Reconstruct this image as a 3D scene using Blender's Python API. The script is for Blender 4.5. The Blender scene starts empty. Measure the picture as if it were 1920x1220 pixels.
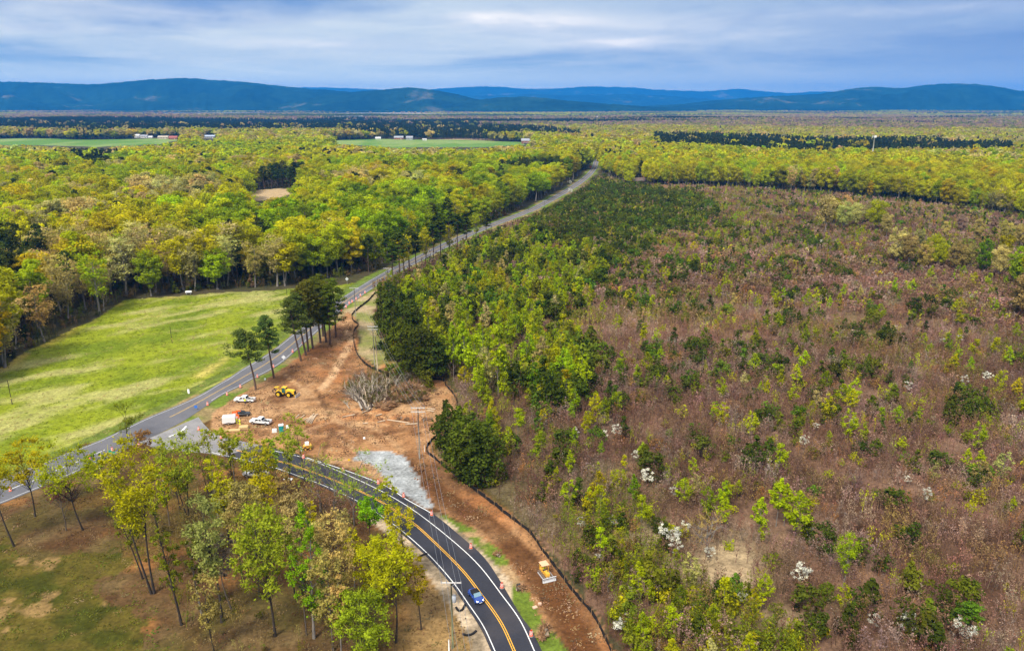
import bpy, math, random
import numpy as np
from mathutils import Vector, Matrix

SC = bpy.context.scene
COL = SC.collection
rad = math.radians

# ------------------------------------------------------------------ camera, world, sun, exposure
H, F, PITCH = 82.0, 1450.0, rad(16.0)
cam_d = bpy.data.cameras.new('camera'); cam = bpy.data.objects.new('camera', cam_d); COL.objects.link(cam)
cam.location = (0, 0, H); cam.rotation_euler = (rad(90) - PITCH, 0, 0)
cam_d.sensor_width = 36.0; cam_d.lens = 36.0 * F / 1920.0; cam_d.clip_start = 1.0; cam_d.clip_end = 80000.0
SC.camera = cam
SC.view_settings.view_transform = 'Standard'; SC.view_settings.look = 'None'
SC.view_settings.exposure = 0.84; SC.view_settings.gamma = 1.0
SC.render.engine = 'CYCLES'
cy = SC.cycles
cy.use_denoising = True; cy.denoising_prefilter = 'ACCURATE'; cy.denoiser = 'OPENIMAGEDENOISE'
cy.max_bounces = 6; cy.diffuse_bounces = 2; cy.glossy_bounces = 1; cy.transmission_bounces = 2; cy.transparent_max_bounces = 4; cy.volume_bounces = 0
cy.caustics_reflective = False; cy.caustics_refractive = False; cy.use_adaptive_sampling = False

SUN_EL, SUN_AZ = rad(52), rad(-150)          # high, behind the camera and to its left, veiled by cloud
W = bpy.data.worlds.new('World'); SC.world = W; W.use_nodes = True
nt = W.node_tree; nt.nodes.clear()
def N(t, typ, **kw):
    n = t.nodes.new(typ)
    for k, v in kw.items():
        setattr(n, k, v)
    return n
def L(t, a, b): t.links.new(a, b)
def math_n(t, op, a, b=None, c=None, clamp=False):
    n = N(t, 'ShaderNodeMath', operation=op, use_clamp=clamp)
    for i, v in enumerate((a, b, c)):
        if v is None: continue
        if isinstance(v, (int, float)): n.inputs[i].default_value = v
        else: L(t, v, n.inputs[i])
    return n.outputs[0]
def mix_n(t, fac, a, b, blend='MIX'):
    n = N(t, 'ShaderNodeMix', data_type='RGBA', blend_type=blend, clamp_factor=True)
    for s, v in ((n.inputs[0], fac), (n.inputs[6], a), (n.inputs[7], b)):
        if isinstance(v, (int, float)): s.default_value = v
        elif isinstance(v, (tuple, list)): s.default_value = (*v[:3], 1)
        else: L(t, v, s)
    return n.outputs[2]
def ramp_n(t, fac, stops, interp='LINEAR'):
    n = N(t, 'ShaderNodeValToRGB'); cr = n.color_ramp; cr.interpolation = interp
    while len(cr.elements) < len(stops): cr.elements.new(0.5)
    for e, (p, c) in zip(cr.elements, stops):
        e.position = p; e.color = (*c, 1) if isinstance(c, (tuple, list)) else (c, c, c, 1)
    L(t, fac, n.inputs[0]); return n.outputs[0]
def noise_n(t, vec, scale, detail=3, rough=0.55, dist=0.0, lac=2.0):
    n = N(t, 'ShaderNodeTexNoise'); n.inputs['Scale'].default_value = scale; n.inputs['Detail'].default_value = detail
    n.inputs['Roughness'].default_value = rough; n.inputs['Distortion'].default_value = dist; n.inputs['Lacunarity'].default_value = lac
    if vec is not None: L(t, vec, n.inputs['Vector'])
    return n.outputs[0]
def srgb(r, g, b):
    f = lambda c: (c / 255) / 12.92 if c / 255 <= 0.04045 else (((c / 255) + 0.055) / 1.055) ** 2.4
    return (f(r), f(g), f(b))

SKYK = 0.1; EXPK = 2 ** 0.88
def skyc(r, g, b): return tuple(v / SKYK / EXPK for v in srgb(r, g, b))
tc = N(nt, 'ShaderNodeTexCoord'); sep = N(nt, 'ShaderNodeSeparateXYZ'); L(nt, tc.outputs['Generated'], sep.inputs[0])
X, Y, Z = sep.outputs
zc = math_n(nt, 'MAXIMUM', Z, 0.0)
den = math_n(nt, 'ADD', zc, 0.05)
cu = math_n(nt, 'DIVIDE', X, den); cv = math_n(nt, 'DIVIDE', Y, den)
cmb = N(nt, 'ShaderNodeCombineXYZ'); L(nt, cu, cmb.inputs[0]); L(nt, math_n(nt, 'MULTIPLY', cv, 0.85), cmb.inputs[1]); cmb.inputs[2].default_value = 3.7
n1 = noise_n(nt, cmb.outputs[0], 0.24, 7, 0.56, 0.6)
n2 = noise_n(nt, cmb.outputs[0], 0.9, 6, 0.6, 0.3)
nish = N(nt, 'ShaderNodeTexSky', sky_type='NISHITA', sun_disc=False, sun_elevation=SUN_EL, sun_rotation=SUN_AZ)
# cloud sheet: blue-grey underside with paler openings; low sky pale, the right side bluer
HAZE_DENS, HAZE_COL, HAZE_TOP = 0.000066, (0.03, 0.34, 1.0), 700.0
def thru(r, g, b, el, k=1.0):
    '''sky colour beyond the haze that arrives here as the photographed one'''
    ln = min(28000.0, (HAZE_TOP - H) / max(math.sin(rad(el)), 0.02)); T = math.exp(-HAZE_DENS * ln)
    return tuple(min(2.4, max(0.02, (c - (1 - T) * h * 0.62) / T)) / SKYK / EXPK for c, h in zip(srgb(r, g, b), HAZE_COL))
low = ramp_n(nt, zc, [(0.0, thru(170, 195, 226, 0.6)), (0.02, thru(166, 193, 226, 1.3)), (0.045, thru(132, 171, 218, 2.6)), (0.08, thru(106, 151, 210, 4.6)), (0.12, thru(92, 139, 204, 7))])
rightside = math_n(nt, 'MULTIPLY_ADD', X, 1.3, 0.12, clamp=True)
lowb = mix_n(nt, math_n(nt, 'MULTIPLY', rightside, 0.85), low, ramp_n(nt, zc, [(0.0, thru(132, 165, 214, 0.8)), (0.03, thru(98, 141, 206, 1.8)), (0.09, thru(60, 115, 194, 5))]))
pale = mix_n(nt, rightside, ramp_n(nt, zc, [(0.0, thru(194, 209, 228, 0.8)), (0.05, thru(200, 215, 232, 3)), (0.11, thru(208, 221, 234, 6))]), ramp_n(nt, zc, [(0.0, thru(128, 159, 210, 0.8)), (0.05, thru(116, 153, 210, 3)), (0.11, thru(112, 151, 208, 6))]))
m1 = ramp_n(nt, n1, [(0.45, 0.0), (0.58, 1.0)])
m2 = ramp_n(nt, n2, [(0.42, 0.0), (0.66, 1.0)])
mm = math_n(nt, 'MULTIPLY_ADD', m1, 0.75, math_n(nt, 'MULTIPLY', m2, 0.35), clamp=True)
hfade = ramp_n(nt, zc, [(0.0, 0.2), (0.035, 1.0)])
cloudy = mix_n(nt, math_n(nt, 'MULTIPLY', math_n(nt, 'MULTIPLY', mm, hfade), 0.85), lowb, pale)
# breaks in the sheet where the light comes through
blob = None
for (px, py, wx, wy, k) in ((985, 42, 95, 13, 0.9), (1140, 80, 70, 8, 1.0), (905, 33, 45, 6, 0.5), (1230, 60, 200, 20, 0.35), (120, 18, 260, 18, 0.45), (620, 85, 150, 9, 0.45), (1700, 20, 160, 8, 0.3), (60, 52, 120, 6, 0.4)):
    ax = (px - 960) / F; ay = (610 - py) / F
    dy_ = math.cos(PITCH) + ay * math.sin(PITCH); dz_ = -math.sin(PITCH) + ay * math.cos(PITCH)
    ln = math.sqrt(ax * ax + dy_ * dy_ + dz_ * dz_)
    ex = math_n(nt, 'MULTIPLY', math_n(nt, 'SUBTRACT', X, ax / ln), F / wx)
    ez = math_n(nt, 'MULTIPLY', math_n(nt, 'SUBTRACT', Z, dz_ / ln), F / wy)
    dd = math_n(nt, 'ADD', math_n(nt, 'MULTIPLY', ex, ex), math_n(nt, 'MULTIPLY', ez, ez))
    g = math_n(nt, 'MULTIPLY', math_n(nt, 'POWER', 2.718, math_n(nt, 'MULTIPLY', dd, -0.7)), k)
    blob = g if blob is None else math_n(nt, 'ADD', blob, g)
front = math_n(nt, 'GREATER_THAN', Y, 0.0)
blob = math_n(nt, 'MULTIPLY', math_n(nt, 'MULTIPLY', blob, front), math_n(nt, 'MULTIPLY_ADD', m2, 0.8, 0.5))
cloudy = mix_n(nt, math_n(nt, 'MULTIPLY', blob, 1.0, clamp=True), cloudy, thru(250, 247, 250, 5))
# overcast sheet overhead is brighter than near the horizon
up = ramp_n(nt, zc, [(0.12, 0.0), (0.6, 1.0)])
over = mix_n(nt, up, cloudy, (7.4, 7.3, 7.2))
final = mix_n(nt, 0.88, nish.outputs[0], over)
bg = N(nt, 'ShaderNodeBackground'); bg.inputs[1].default_value = SKYK
L(nt, final, bg.inputs[0]); wo = N(nt, 'ShaderNodeOutputWorld'); L(nt, bg.outputs[0], wo.inputs[0])

sun_d = bpy.data.lights.new('sun', 'SUN'); sun_d.energy = 2.9; sun_d.angle = rad(14); sun_d.color = (1.0, 0.94, 0.83)
sun = bpy.data.objects.new('sun', sun_d); COL.objects.link(sun)
sdir = Vector((math.sin(SUN_AZ) * math.cos(SUN_EL), math.cos(SUN_AZ) * math.cos(SUN_EL), math.sin(SUN_EL)))
sun.rotation_euler = sdir.to_track_quat('Z', 'Y').to_euler()

# ------------------------------------------------------------------ geometry helpers
CP, SP = math.cos(PITCH), math.sin(PITCH)
def G(px, py, z=0.0):
    """where the sight line through a point of the photograph meets the level z"""
    dx, dy = (px - 960) / F, (610 - py) / F
    d = (dx, CP + dy * SP, -SP + dy * CP)
    t = (z - H) / d[2]
    return Vector((d[0] * t, d[1] * t, z))
def PR(x, y, z):
    """numpy projection back to the photograph's pixels"""
    zz = z - H
    dep = y * CP - zz * SP
    u = y * SP + zz * CP
    return 960 + F * x / dep, 610 - F * u / dep
def ray_dir(px, py):
    dx, dy = (px - 960) / F, (610 - py) / F
    return (dx, CP + dy * SP, -SP + dy * CP)
def inpoly(px, py, poly):
    c = np.zeros(np.shape(px), bool); n = len(poly)
    for i in range(n):
        x1, y1 = poly[i]; x2, y2 = poly[(i + 1) % n]
        if y1 == y2: continue
        c ^= ((y1 > py) != (y2 > py)) & (px < (x2 - x1) * (py - y1) / (y2 - y1) + x1)
    return c
_h = np.random.default_rng(5).random((256, 256))
def vnoise(x, y):
    xi = np.floor(x).astype(int); yi = np.floor(y).astype(int); fx = x - xi; fy = y - yi
    fx = fx * fx * (3 - 2 * fx); fy = fy * fy * (3 - 2 * fy)
    a = _h[xi & 255, yi & 255]; b = _h[(xi + 1) & 255, yi & 255]; c = _h[xi & 255, (yi + 1) & 255]; d = _h[(xi + 1) & 255, (yi + 1) & 255]
    return (a * (1 - fx) + b * fx) * (1 - fy) + (c * (1 - fx) + d * fx) * fy
def fbm(x, y, s, o=4):
    r = 0; a = 0.5; t = 0
    for i in range(o):
        r = r + a * vnoise(x / s + 17.3 * i, y / s + 9.1 * i); t += a; a *= 0.5; s = s / 2.03
    return r / t
def smooth(e0, e1, x):
    t = np.clip((x - e0) / (e1 - e0), 0, 1); return t * t * (3 - 2 * t)
def catmull(pts, n=8):
    P = [np.array(p, float) for p in pts]; P = [2 * P[0] - P[1]] + P + [2 * P[-1] - P[-2]]; out = []
    for i in range(1, len(P) - 2):
        for k in range(n):
            t = k / n
            out.append(0.5 * ((2 * P[i]) + (-P[i-1] + P[i+1]) * t + (2*P[i-1] - 5*P[i] + 4*P[i+1] - P[i+2]) * t*t + (-P[i-1] + 3*P[i] - 3*P[i+1] + P[i+2]) * t**3))
    out.append(P[-2]); return np.array(out)
def wpath(pxs, n=8):
    return catmull([G(*p)[:2] for p in pxs], n)
def dist_path(x, y, path):
    best = np.full(np.shape(x), 1e9)
    for a, b in zip(path[:-1], path[1:]):
        d = b - a; l2 = max(d @ d, 1e-9)
        t = np.clip(((x - a[0]) * d[0] + (y - a[1]) * d[1]) / l2, 0, 1)
        best = np.minimum(best, np.hypot(x - a[0] - t * d[0], y - a[1] - t * d[1]))
    return best

def mesh_np(name, verts, faces, mats, matidx=None, smooth_=False, fattr=None, nper=None):
    """verts (n,3); faces (m,k) array or a list of lists"""
    me = bpy.data.meshes.new(name)
    verts = np.asarray(verts, np.float32)
    if isinstance(faces, np.ndarray):
        m, k = faces.shape; loops = faces.reshape(-1).astype(np.int32); starts = (np.arange(m) * k).astype(np.int32)
    else:
        m = len(faces); lens = np.array([len(f) for f in faces]); loops = np.array([i for f in faces for i in f], np.int32)
        starts = np.concatenate(([0], np.cumsum(lens)[:-1])).astype(np.int32)
    me.vertices.add(len(verts)); me.vertices.foreach_set('co', verts.reshape(-1))
    me.loops.add(len(loops)); me.loops.foreach_set('vertex_index', loops)
    me.polygons.add(m); me.polygons.foreach_set('loop_start', starts)
    for mt in (mats if isinstance(mats, (list, tuple)) else [mats]): me.materials.append(mt)
    if matidx is not None: me.polygons.foreach_set('material_index', np.asarray(matidx, np.int32))
    if fattr is not None:
        a = me.attributes.new('leafvar', 'FLOAT', 'FACE'); a.data.foreach_set('value', np.asarray(fattr, np.float32))
    me.update(calc_edges=True)
    me.polygons.foreach_set('use_smooth', np.full(m, bool(smooth_)))
    return me
class MB:
    """collects shapes and links them as ONE mesh object"""
    def __init__(s): s.v = []; s.f = []; s.m = []
    def add(s, v, f, mi=0):
        o = len(s.v); s.v += [tuple(p) for p in v]; s.f += [[i + o for i in q] for q in f]; s.m += [mi] * len(f); return s
    def box(s, c, d, rz=0, mi=0, taper=1.0, rx=0, ry=0):
        M = Matrix.Translation(c) @ Matrix.Rotation(rz, 4, 'Z') @ Matrix.Rotation(ry, 4, 'Y') @ Matrix.Rotation(rx, 4, 'X')
        hx, hy, hz = d[0] / 2, d[1] / 2, d[2] / 2; v = []
        for z, k in ((-hz, 1), (hz, taper)):
            for x, y in ((-hx, -hy), (hx, -hy), (hx, hy), (-hx, hy)): v.append(M @ Vector((x * k, y * k, z)))
        return s.add(v, [[3, 2, 1, 0], [4, 5, 6, 7], [0, 1, 5, 4], [1, 2, 6, 5], [2, 3, 7, 6], [3, 0, 4, 7]], mi)
    def prism(s, prof, y0, y1, mi=0, M=None):
        """outline in x-z pushed along y"""
        n = len(prof); v = [Vector((p[0], y0, p[1])) for p in prof] + [Vector((p[0], y1, p[1])) for p in prof]
        if M is not None: v = [M @ p for p in v]
        f = [[i, (i + 1) % n, n + (i + 1) % n, n + i] for i in range(n)] + [list(range(n))[::-1], list(range(n, 2 * n))]
        return s.add(v, f, mi)
    def tube(s, pts, rads, seg=6, mi=0, cap=True):
        pts = [Vector(p) for p in pts]; n = len(pts)
        if isinstance(rads, (int, float)): rads = [rads] * n
        v = []
        for i, p in enumerate(pts):
            d = (pts[min(i + 1, n - 1)] - pts[max(i - 1, 0)]).normalized()
            a = d.cross(Vector((0, 0, 1)) if abs(d.z) < 0.9 else Vector((1, 0, 0))).normalized(); b = d.cross(a)
            for k in range(seg):
                t = 2 * math.pi * k / seg; v.append(p + (a * math.cos(t) + b * math.sin(t)) * rads[i])
        f = [[i * seg + k, i * seg + (k + 1) % seg, (i + 1) * seg + (k + 1) % seg, (i + 1) * seg + k] for i in range(n - 1) for k in range(seg)]
        if cap: f += [list(range(seg)), [(n - 1) * seg + k for k in range(seg)][::-1]]
        return s.add(v, f, mi)
    def ball(s, c, r, seg=8, rings=6, mi=0, jit=0.0, rng=None):
        r = (r, r, r) if isinstance(r, (int, float)) else r; v = []
        for i in range(rings + 1):
            th = math.pi * i / rings
            for k in range(seg):
                ph = 2 * math.pi * k / seg; j = 1 + (rng.uniform(-jit, jit) if rng else 0)
                v.append((c[0] + r[0] * math.sin(th) * math.cos(ph) * j, c[1] + r[1] * math.sin(th) * math.sin(ph) * j, c[2] + r[2] * math.cos(th) * j))
        return s.add(v, [[i * seg + k, (i + 1) * seg + k, (i + 1) * seg + (k + 1) % seg, i * seg + (k + 1) % seg] for i in range(rings) for k in range(seg)], mi)
    def mesh(s, name, mats, smooth_=False): return mesh_np(name, np.array(s.v), s.f, mats, s.m, smooth_)
    def obj(s, name, mats, parent=None, smooth_=False, bevel=0):
        o = bpy.data.objects.new(name, s.mesh(name, mats, smooth_)); COL.objects.link(o); o.parent = parent
        if bevel:
            b = o.modifiers.new('soft_edges', 'BEVEL'); b.width = bevel; b.segments = 2; b.limit_method = 'ANGLE'
        return o
def tag(o, label=None, cat=None, group=None, kind=None):
    if label: o['label'] = label
    if cat: o['category'] = cat
    if group: o['group'] = group
    if kind: o['kind'] = kind
    return o
def empty(name, loc, rz=0, label=None, cat=None, group=None):
    o = bpy.data.objects.new(name, None); COL.objects.link(o); o.location = loc; o.rotation_euler = (0, 0, rz); o.empty_display_size = 0.3
    return tag(o, label, cat, group)
def link(name, me, parent=None, loc=None):
    o = bpy.data.objects.new(name, me); COL.objects.link(o); o.parent = parent
    if loc is not None: o.location = loc
    return o
def copy_tree(o, parent=None):
    c = o.copy(); COL.objects.link(c); c.parent = parent
    for ch in list(o.children): copy_tree(ch, c)
    return c

# ------------------------------------------------------------------ materials
def mat(name, col, rough=0.8, metal=0.0, noise=0.0, nscale=8.0, bump=0.0, spec=0.3, emit=None, coat=0.0, col2=None, nstretch=None):
    m = bpy.data.materials.new(name); m.use_nodes = True; t = m.node_tree; b = t.nodes['Principled BSDF']
    b.inputs['Roughness'].default_value = rough; b.inputs['Metallic'].default_value = metal
    b.inputs['Specular IOR Level'].default_value = spec; b.inputs['Base Color'].default_value = (*col, 1); b.inputs['Coat Weight'].default_value = coat
    if noise or bump or col2:
        co = N(t, 'ShaderNodeTexCoord').outputs['Object']
        if nstretch:
            mp = N(t, 'ShaderNodeMapping'); mp.inputs['Scale'].default_value = nstretch; L(t, co, mp.inputs[0]); co = mp.outputs[0]
        n = noise_n(t, co, nscale, 5, 0.62)
        dark = tuple(c * (1 - noise) for c in col); light = tuple(min(1, c * (1 + noise)) for c in col) if col2 is None else col2
        L(t, ramp_n(t, n, [(0.3, dark), (0.7, light)]), b.inputs['Base Color'])
        if bump:
            bp = N(t, 'ShaderNodeBump'); bp.inputs['Strength'].default_value = bump; L(t, n, bp.inputs['Height']); L(t, bp.outputs[0], b.inputs['Normal'])
    if emit: b.inputs['Emission Color'].default_value = (*emit[0], 1); b.inputs['Emission Strength'].default_value = emit[1]
    return m
def leaf_mat(name, lo=0.60, hi=1.45, warm=(1.05, 1.0, 0.7), transl=0.38):
    m = bpy.data.materials.new(name); m.use_nodes = True; t = m.node_tree; t.nodes.clear()
    a = N(t, 'ShaderNodeAttribute', attribute_type='INSTANCER', attribute_name='tint')
    v = N(t, 'ShaderNodeAttribute', attribute_type='GEOMETRY', attribute_name='leafvar')
    k = ramp_n(t, v.outputs['Fac'], [(0.0, lo), (1.0, hi)])
    c = mix_n(t, 1.0, a.outputs['Color'], k, 'MULTIPLY')
    c = mix_n(t, math_n(t, 'MULTIPLY', v.outputs['Fac'], 0.55), c, mix_n(t, 1.0, c, warm, 'MULTIPLY'))
    d = N(t, 'ShaderNodeBsdfDiffuse'); L(t, c, d.inputs[0]); tr = N(t, 'ShaderNodeBsdfTranslucent'); L(t, c, tr.inputs[0])
    mx = N(t, 'ShaderNodeMixShader'); mx.inputs[0].default_value = transl; L(t, d.outputs[0], mx.inputs[1]); L(t, tr.outputs[0], mx.inputs[2])
    o = N(t, 'ShaderNodeOutputMaterial'); L(t, mx.outputs[0], o.inputs[0]); return m
M_LEAF = leaf_mat('leaf'); M_NEEDLE = leaf_mat('needle', 0.55, 1.35, (1.05, 1.0, 0.8), 0.1); M_TWIG = leaf_mat('twig', 0.6, 1.35, (1.05, 0.95, 0.92), 0.0)
M_BARK = mat('bark', (0.11, 0.085, 0.065), 0.9, noise=0.45, nscale=1.5, nstretch=(3, 3, 0.6))
M_PALEBARK = mat('pale_bark', (0.20, 0.175, 0.15), 0.9, noise=0.35, nscale=1.5, nstretch=(3, 3, 0.6))
M_DARKBARK = mat('dark_bark', (0.045, 0.035, 0.028), 0.9, noise=0.4, nscale=1.5, nstretch=(3, 3, 0.6))
M_PINEBARK = mat('pine_bark', (0.12, 0.075, 0.055), 0.9, noise=0.4, nscale=1.5, nstretch=(3, 3, 0.6))
# ------------------------------------------------------------------ layout traced in the photograph, laid out on the ground
ROADL = [(-160,960),(-60,918),(18,895),(90,865),(166,834),(230,808),(333,758),(380,737),(433,710),(472,686),(520,652),(570,612),(640,560),(725,509),(783,481),(845,450),(900,425),(951,406),(1001,384),(1067,347),(1095,327),(1107,315),(1111,306),(1114,297)]
ROADR = [(-160,1015),(-60,965),(0,942),(72,915),(120,893),(187,863),(262,829),(330,791),(380,760),(430,735),(512,690),(587,627),(640,580),(727,521),(783,491),(845,460),(905,434),(963,412),(1013,393),(1078,357),(1107,335),(1119,319),(1122,309),(1124,299)]
NEWR = [(372,782),(384,797),(402,812),(440,824),(517,841),(581,858),(625,873),(679,891),(725,910),(762,934),(812,963),(859,1001),(906,1043),(938.6,1090),(974.7,1151),(996,1180),(1016,1220),(1034,1262),(1052,1310)]
NEWL = [(262,829),(300,842),(345,846),(397,851),(452,864),(516,880),(560,896),(614,917),(679,949),(720,975),(753,1000),(803,1046),(845,1094),(873,1134),(901,1177),(922,1222),(942,1266),(960,1310)]
Y_NEW = [(392,831),(443.6,844),(516,863),(560,875.6),(632,902.6),(704,935),(769,976.5),(812,1014),(866.5,1068.5),(902.6,1115),(938.6,1166),(964,1220),(984,1266),(1000,1310)]
WR_NEW = [(514,845),(567,857.5),(625,879),(704,915),(762,947.7),(812,983.7),(866.5,1029),(902.6,1065),(938.6,1112),(974.7,1162),(1002,1220),(1021,1262),(1040,1310)]
WR_OUT = [(575,858),(625,874),(679,893),(725,912),(762,936),(800,957),(812,965)]
WL_NEW = [(397,848),(452,861),(516,877),(560,892.5),(614,913),(679,944),(722,972),(755,996),(805,1041),(848.5,1090),(877,1130),(906,1173),(928,1220),(948,1266),(965,1310)]
Y_OLD = [(312,782),(345,765),(380,749),(452,712),(530,666),(585,620),(640,569),(727,515),(783,486),(845,455),(903,429),(957,409),(1007,388.5),(1073,352),(1101,331),(1113,317),(1116.5,307),(1119,298)]
FENCE_A = [(705,548),(690,565),(672,579),(660,591),(662,602),(672,610),(664,621),(663,643),(670,665),(686,684),(706,695),(722,702),(742,708)]
FENCE_B = [(790,714),(828,713),(836,724),(853,745),(856,768),(843,795),(821,816),(799,843),(820,865),(866,902),(906,931.5),(950,966),(993,1000),(1014,1029),(1043,1068),(1076,1112),(1112,1155),(1137,1205),(1156,1250),(1180,1310)]
MEADOW = [(-300,980),(-300,830),(-60,722),(0,690),(40,664),(110,630),(190,592),(232,562),(300,558),(400,550),(500,545),(560,541),(640,534),(668,530),(640,556),(570,608),(520,648),(472,682),(433,706),(333,754),(230,804),(166,830),(90,862),(18,892)]
DIRT = [(395,795),(404,772),(440,745),(510,706),(560,668),(598,640),(628,606),(652,583),(664,592),(672,612),(668,640),(676,665),(700,690),(745,692),(790,703),(832,708),(858,745),(853,790),(826,818),(806,843),(836,868),(872,900),(912,930),(955,963),(998,998),(1048,1066),(1116,1153),(1150,1220),(1190,1310),(1100,1310),(1065,1220),(1015,1160),(978,1090),(940,1033),(884,990),(823,957),(812,950),(762,928),(679,886),(581,854),(517,838),(440,822),(404,810)]
GRAVEL = [(664,849),(690,845),(737,845),(758,856),(776,884),(791,913),(812,949),(806,955),(762,932),(728,911),(716,890),(700,872),(668,866)]
BRUSH = [(728,514),(800,482),(880,450),(965,415),(1015,396),(1083,362),(1110,342),(1130,334),(1180,352),(1300,352),(1500,364),(1700,382),(1920,410),(2200,448),(2600,700),(2600,1500),(1240,1500),(1160,1222),(1120,1150),(1084,1106),(1052,1060),(1020,1018),(999,990),(956,954),(912,922),(874,892),(838,862),(828,844),(862,800),(866,745),(842,706),(770,700),(730,665),(712,590),(712,545)]
FIELD_L = [(-260,273),(-260,257),(0,258),(80,259),(150,262),(270,260),(342,257),(348,261),(300,269),(180,276),(60,271)]
FIELD_M = [(590,263),(690,259),(760,259),(860,257),(930,262),(985,264),(985,270),(900,276),(740,276),(640,270)]
HAYFIELD = [(457,372),(466,358),(520,353),(562,355),(575,361),(545,364),(520,372),(480,378)]
HAY_M = [(798,258),(860,254),(935,258),(930,262),(870,259)]
LAWN = [(-300,1060),(0,1030),(60,1045),(150,1030),(250,1040),(300,1080),(300,1150),(360,1220),(380,1320),(-300,1320)]

def ground_z(x, y):
    d = np.hypot(x, y)
    m = smooth(1200, 2600, d)
    far = m * ((fbm(x, y, 900.0, 3) - 0.5) * 26)
    m2 = smooth(5200, 10000, d)
    return far * (1 - m2) - 6 * m * (1 - m2)

rows = [22.0]
while rows[-1] < 15000: rows.append(rows[-1] * 1.0064 + 0.05)
rows = np.array(rows); cols = np.linspace(-1.05, 1.05, 500)
GX = rows[:, None] * cols[None, :] * 0.95 + cols[None, :] * 40; GY = np.repeat(rows[:, None], 500, 1)
near = GY < 1100
bx = (fbm(GX, GY, 14.0, 4) - 0.5); by = (fbm(GX + 311, GY - 97, 14.0, 4) - 0.5)
JX, JY = GX + bx * 9 * near, GY + by * 9 * near
px, py = PR(JX, JY, np.zeros_like(JX)); px0, py0 = PR(GX, GY, np.zeros_like(GX))
nf = fbm(GX, GY, 3.2, 3); nm = fbm(GX + 71, GY, 11.0, 4); nl = fbm(GX, GY + 555, 55.0, 4); nx = fbm(GX, GY + 55, 420.0, 4)
def lay(c, mask, col):
    return c * (1 - mask[..., None]) + np.asarray(col) * mask[..., None]
def blend(a, b, t): return np.asarray(a) * (1 - t[..., None]) + np.asarray(b) * t[..., None]
one = np.ones_like(GX)
# forest floor everywhere first
C = blend((0.075, 0.055, 0.030), (0.05, 0.055, 0.018), nm)
zone = np.zeros(GX.shape, int)
# brush ground: mauve-brown leaf litter and bare twigs, tan grass openings
mb = inpoly(px, py, BRUSH)
cb = blend((0.085, 0.045, 0.026), (0.18, 0.105, 0.066), smooth(0.35, 0.65, nm))
cb = blend(cb, (0.16, 0.15, 0.06), 0.5 * smooth(0.55, 0.7, nl))
tan = np.clip(1.35 * np.exp(-(((px - 1365) / 85) ** 2 + ((py - 1065) / 60) ** 2) ** 1.0) + 1.0 * np.exp(-((px - 1220) / 60) ** 2 - ((py - 1005) / 28) ** 2) + 0.9 * np.exp(-((px - 1440) / 55) ** 2 - ((py - 1165) / 25) ** 2), 0, 1)
cb = blend(cb, (0.36, 0.27, 0.155), tan * (0.6 + 0.4 * nf))
C = np.where(mb[..., None], cb, C); zone[mb] = 4
# left foreground: leaf litter, rust patches, olive lawn
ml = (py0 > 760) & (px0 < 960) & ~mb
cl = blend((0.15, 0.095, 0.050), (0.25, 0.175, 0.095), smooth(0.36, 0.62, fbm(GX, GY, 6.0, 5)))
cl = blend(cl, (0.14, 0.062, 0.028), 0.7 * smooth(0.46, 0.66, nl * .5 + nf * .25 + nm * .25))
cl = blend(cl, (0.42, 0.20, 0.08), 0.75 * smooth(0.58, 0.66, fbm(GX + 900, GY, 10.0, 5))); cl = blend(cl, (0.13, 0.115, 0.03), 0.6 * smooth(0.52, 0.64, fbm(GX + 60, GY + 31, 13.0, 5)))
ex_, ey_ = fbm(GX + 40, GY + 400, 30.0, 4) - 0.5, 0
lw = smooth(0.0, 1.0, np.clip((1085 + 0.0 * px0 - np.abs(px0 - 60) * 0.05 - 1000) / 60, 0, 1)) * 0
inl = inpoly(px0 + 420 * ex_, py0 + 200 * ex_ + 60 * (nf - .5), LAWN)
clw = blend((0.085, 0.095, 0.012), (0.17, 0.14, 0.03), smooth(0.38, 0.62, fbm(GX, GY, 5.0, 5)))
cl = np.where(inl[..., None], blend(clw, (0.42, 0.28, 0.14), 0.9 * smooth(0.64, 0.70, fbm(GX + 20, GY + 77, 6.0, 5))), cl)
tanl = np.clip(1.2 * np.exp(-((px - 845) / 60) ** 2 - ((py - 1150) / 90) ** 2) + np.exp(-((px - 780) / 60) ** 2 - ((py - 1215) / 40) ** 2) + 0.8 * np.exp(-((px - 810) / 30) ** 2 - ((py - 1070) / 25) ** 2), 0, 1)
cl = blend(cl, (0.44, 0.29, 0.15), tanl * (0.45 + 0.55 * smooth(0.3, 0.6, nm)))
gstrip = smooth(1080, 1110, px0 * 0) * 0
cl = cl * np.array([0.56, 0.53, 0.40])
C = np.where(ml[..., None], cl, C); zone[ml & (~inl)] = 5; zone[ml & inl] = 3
# meadow
mm_ = inpoly(px0 + bx * 8, py0 + by * 4, MEADOW)
st = fbm(GX * 0.35 + GY * 0.35, GY - GX, 9.0, 4)
cm = blend((0.12, 0.165, 0.008), (0.20, 0.235, 0.011), smooth(0.3, 0.7, fbm(GX, GY, 16.0, 4)))
cm = blend(cm, (0.34, 0.32, 0.11), 0.8 * smooth(0.50, 0.68, st * 0.6 + nl * 0.4))
cm = blend(cm, (0.50, 0.33, 0.08), 0.6 * np.exp(-(dist_path(GX, GY, wpath([(-40,712),(60,655),(160,602),(240,562),(330,558)], 2)) / 4) ** 2) * smooth(0.4, 0.6, nm))
cm = blend(cm, (0.47, 0.38, 0.10), 0.8 * np.exp(-(dist_path(GX, GY, wpath([(375,705),(430,665),(500,618)], 2)) / 2.2) ** 2) * smooth(0.35, 0.6, nm))
C = np.where(mm_[..., None], cm, C); zone[mm_] = 1
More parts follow.
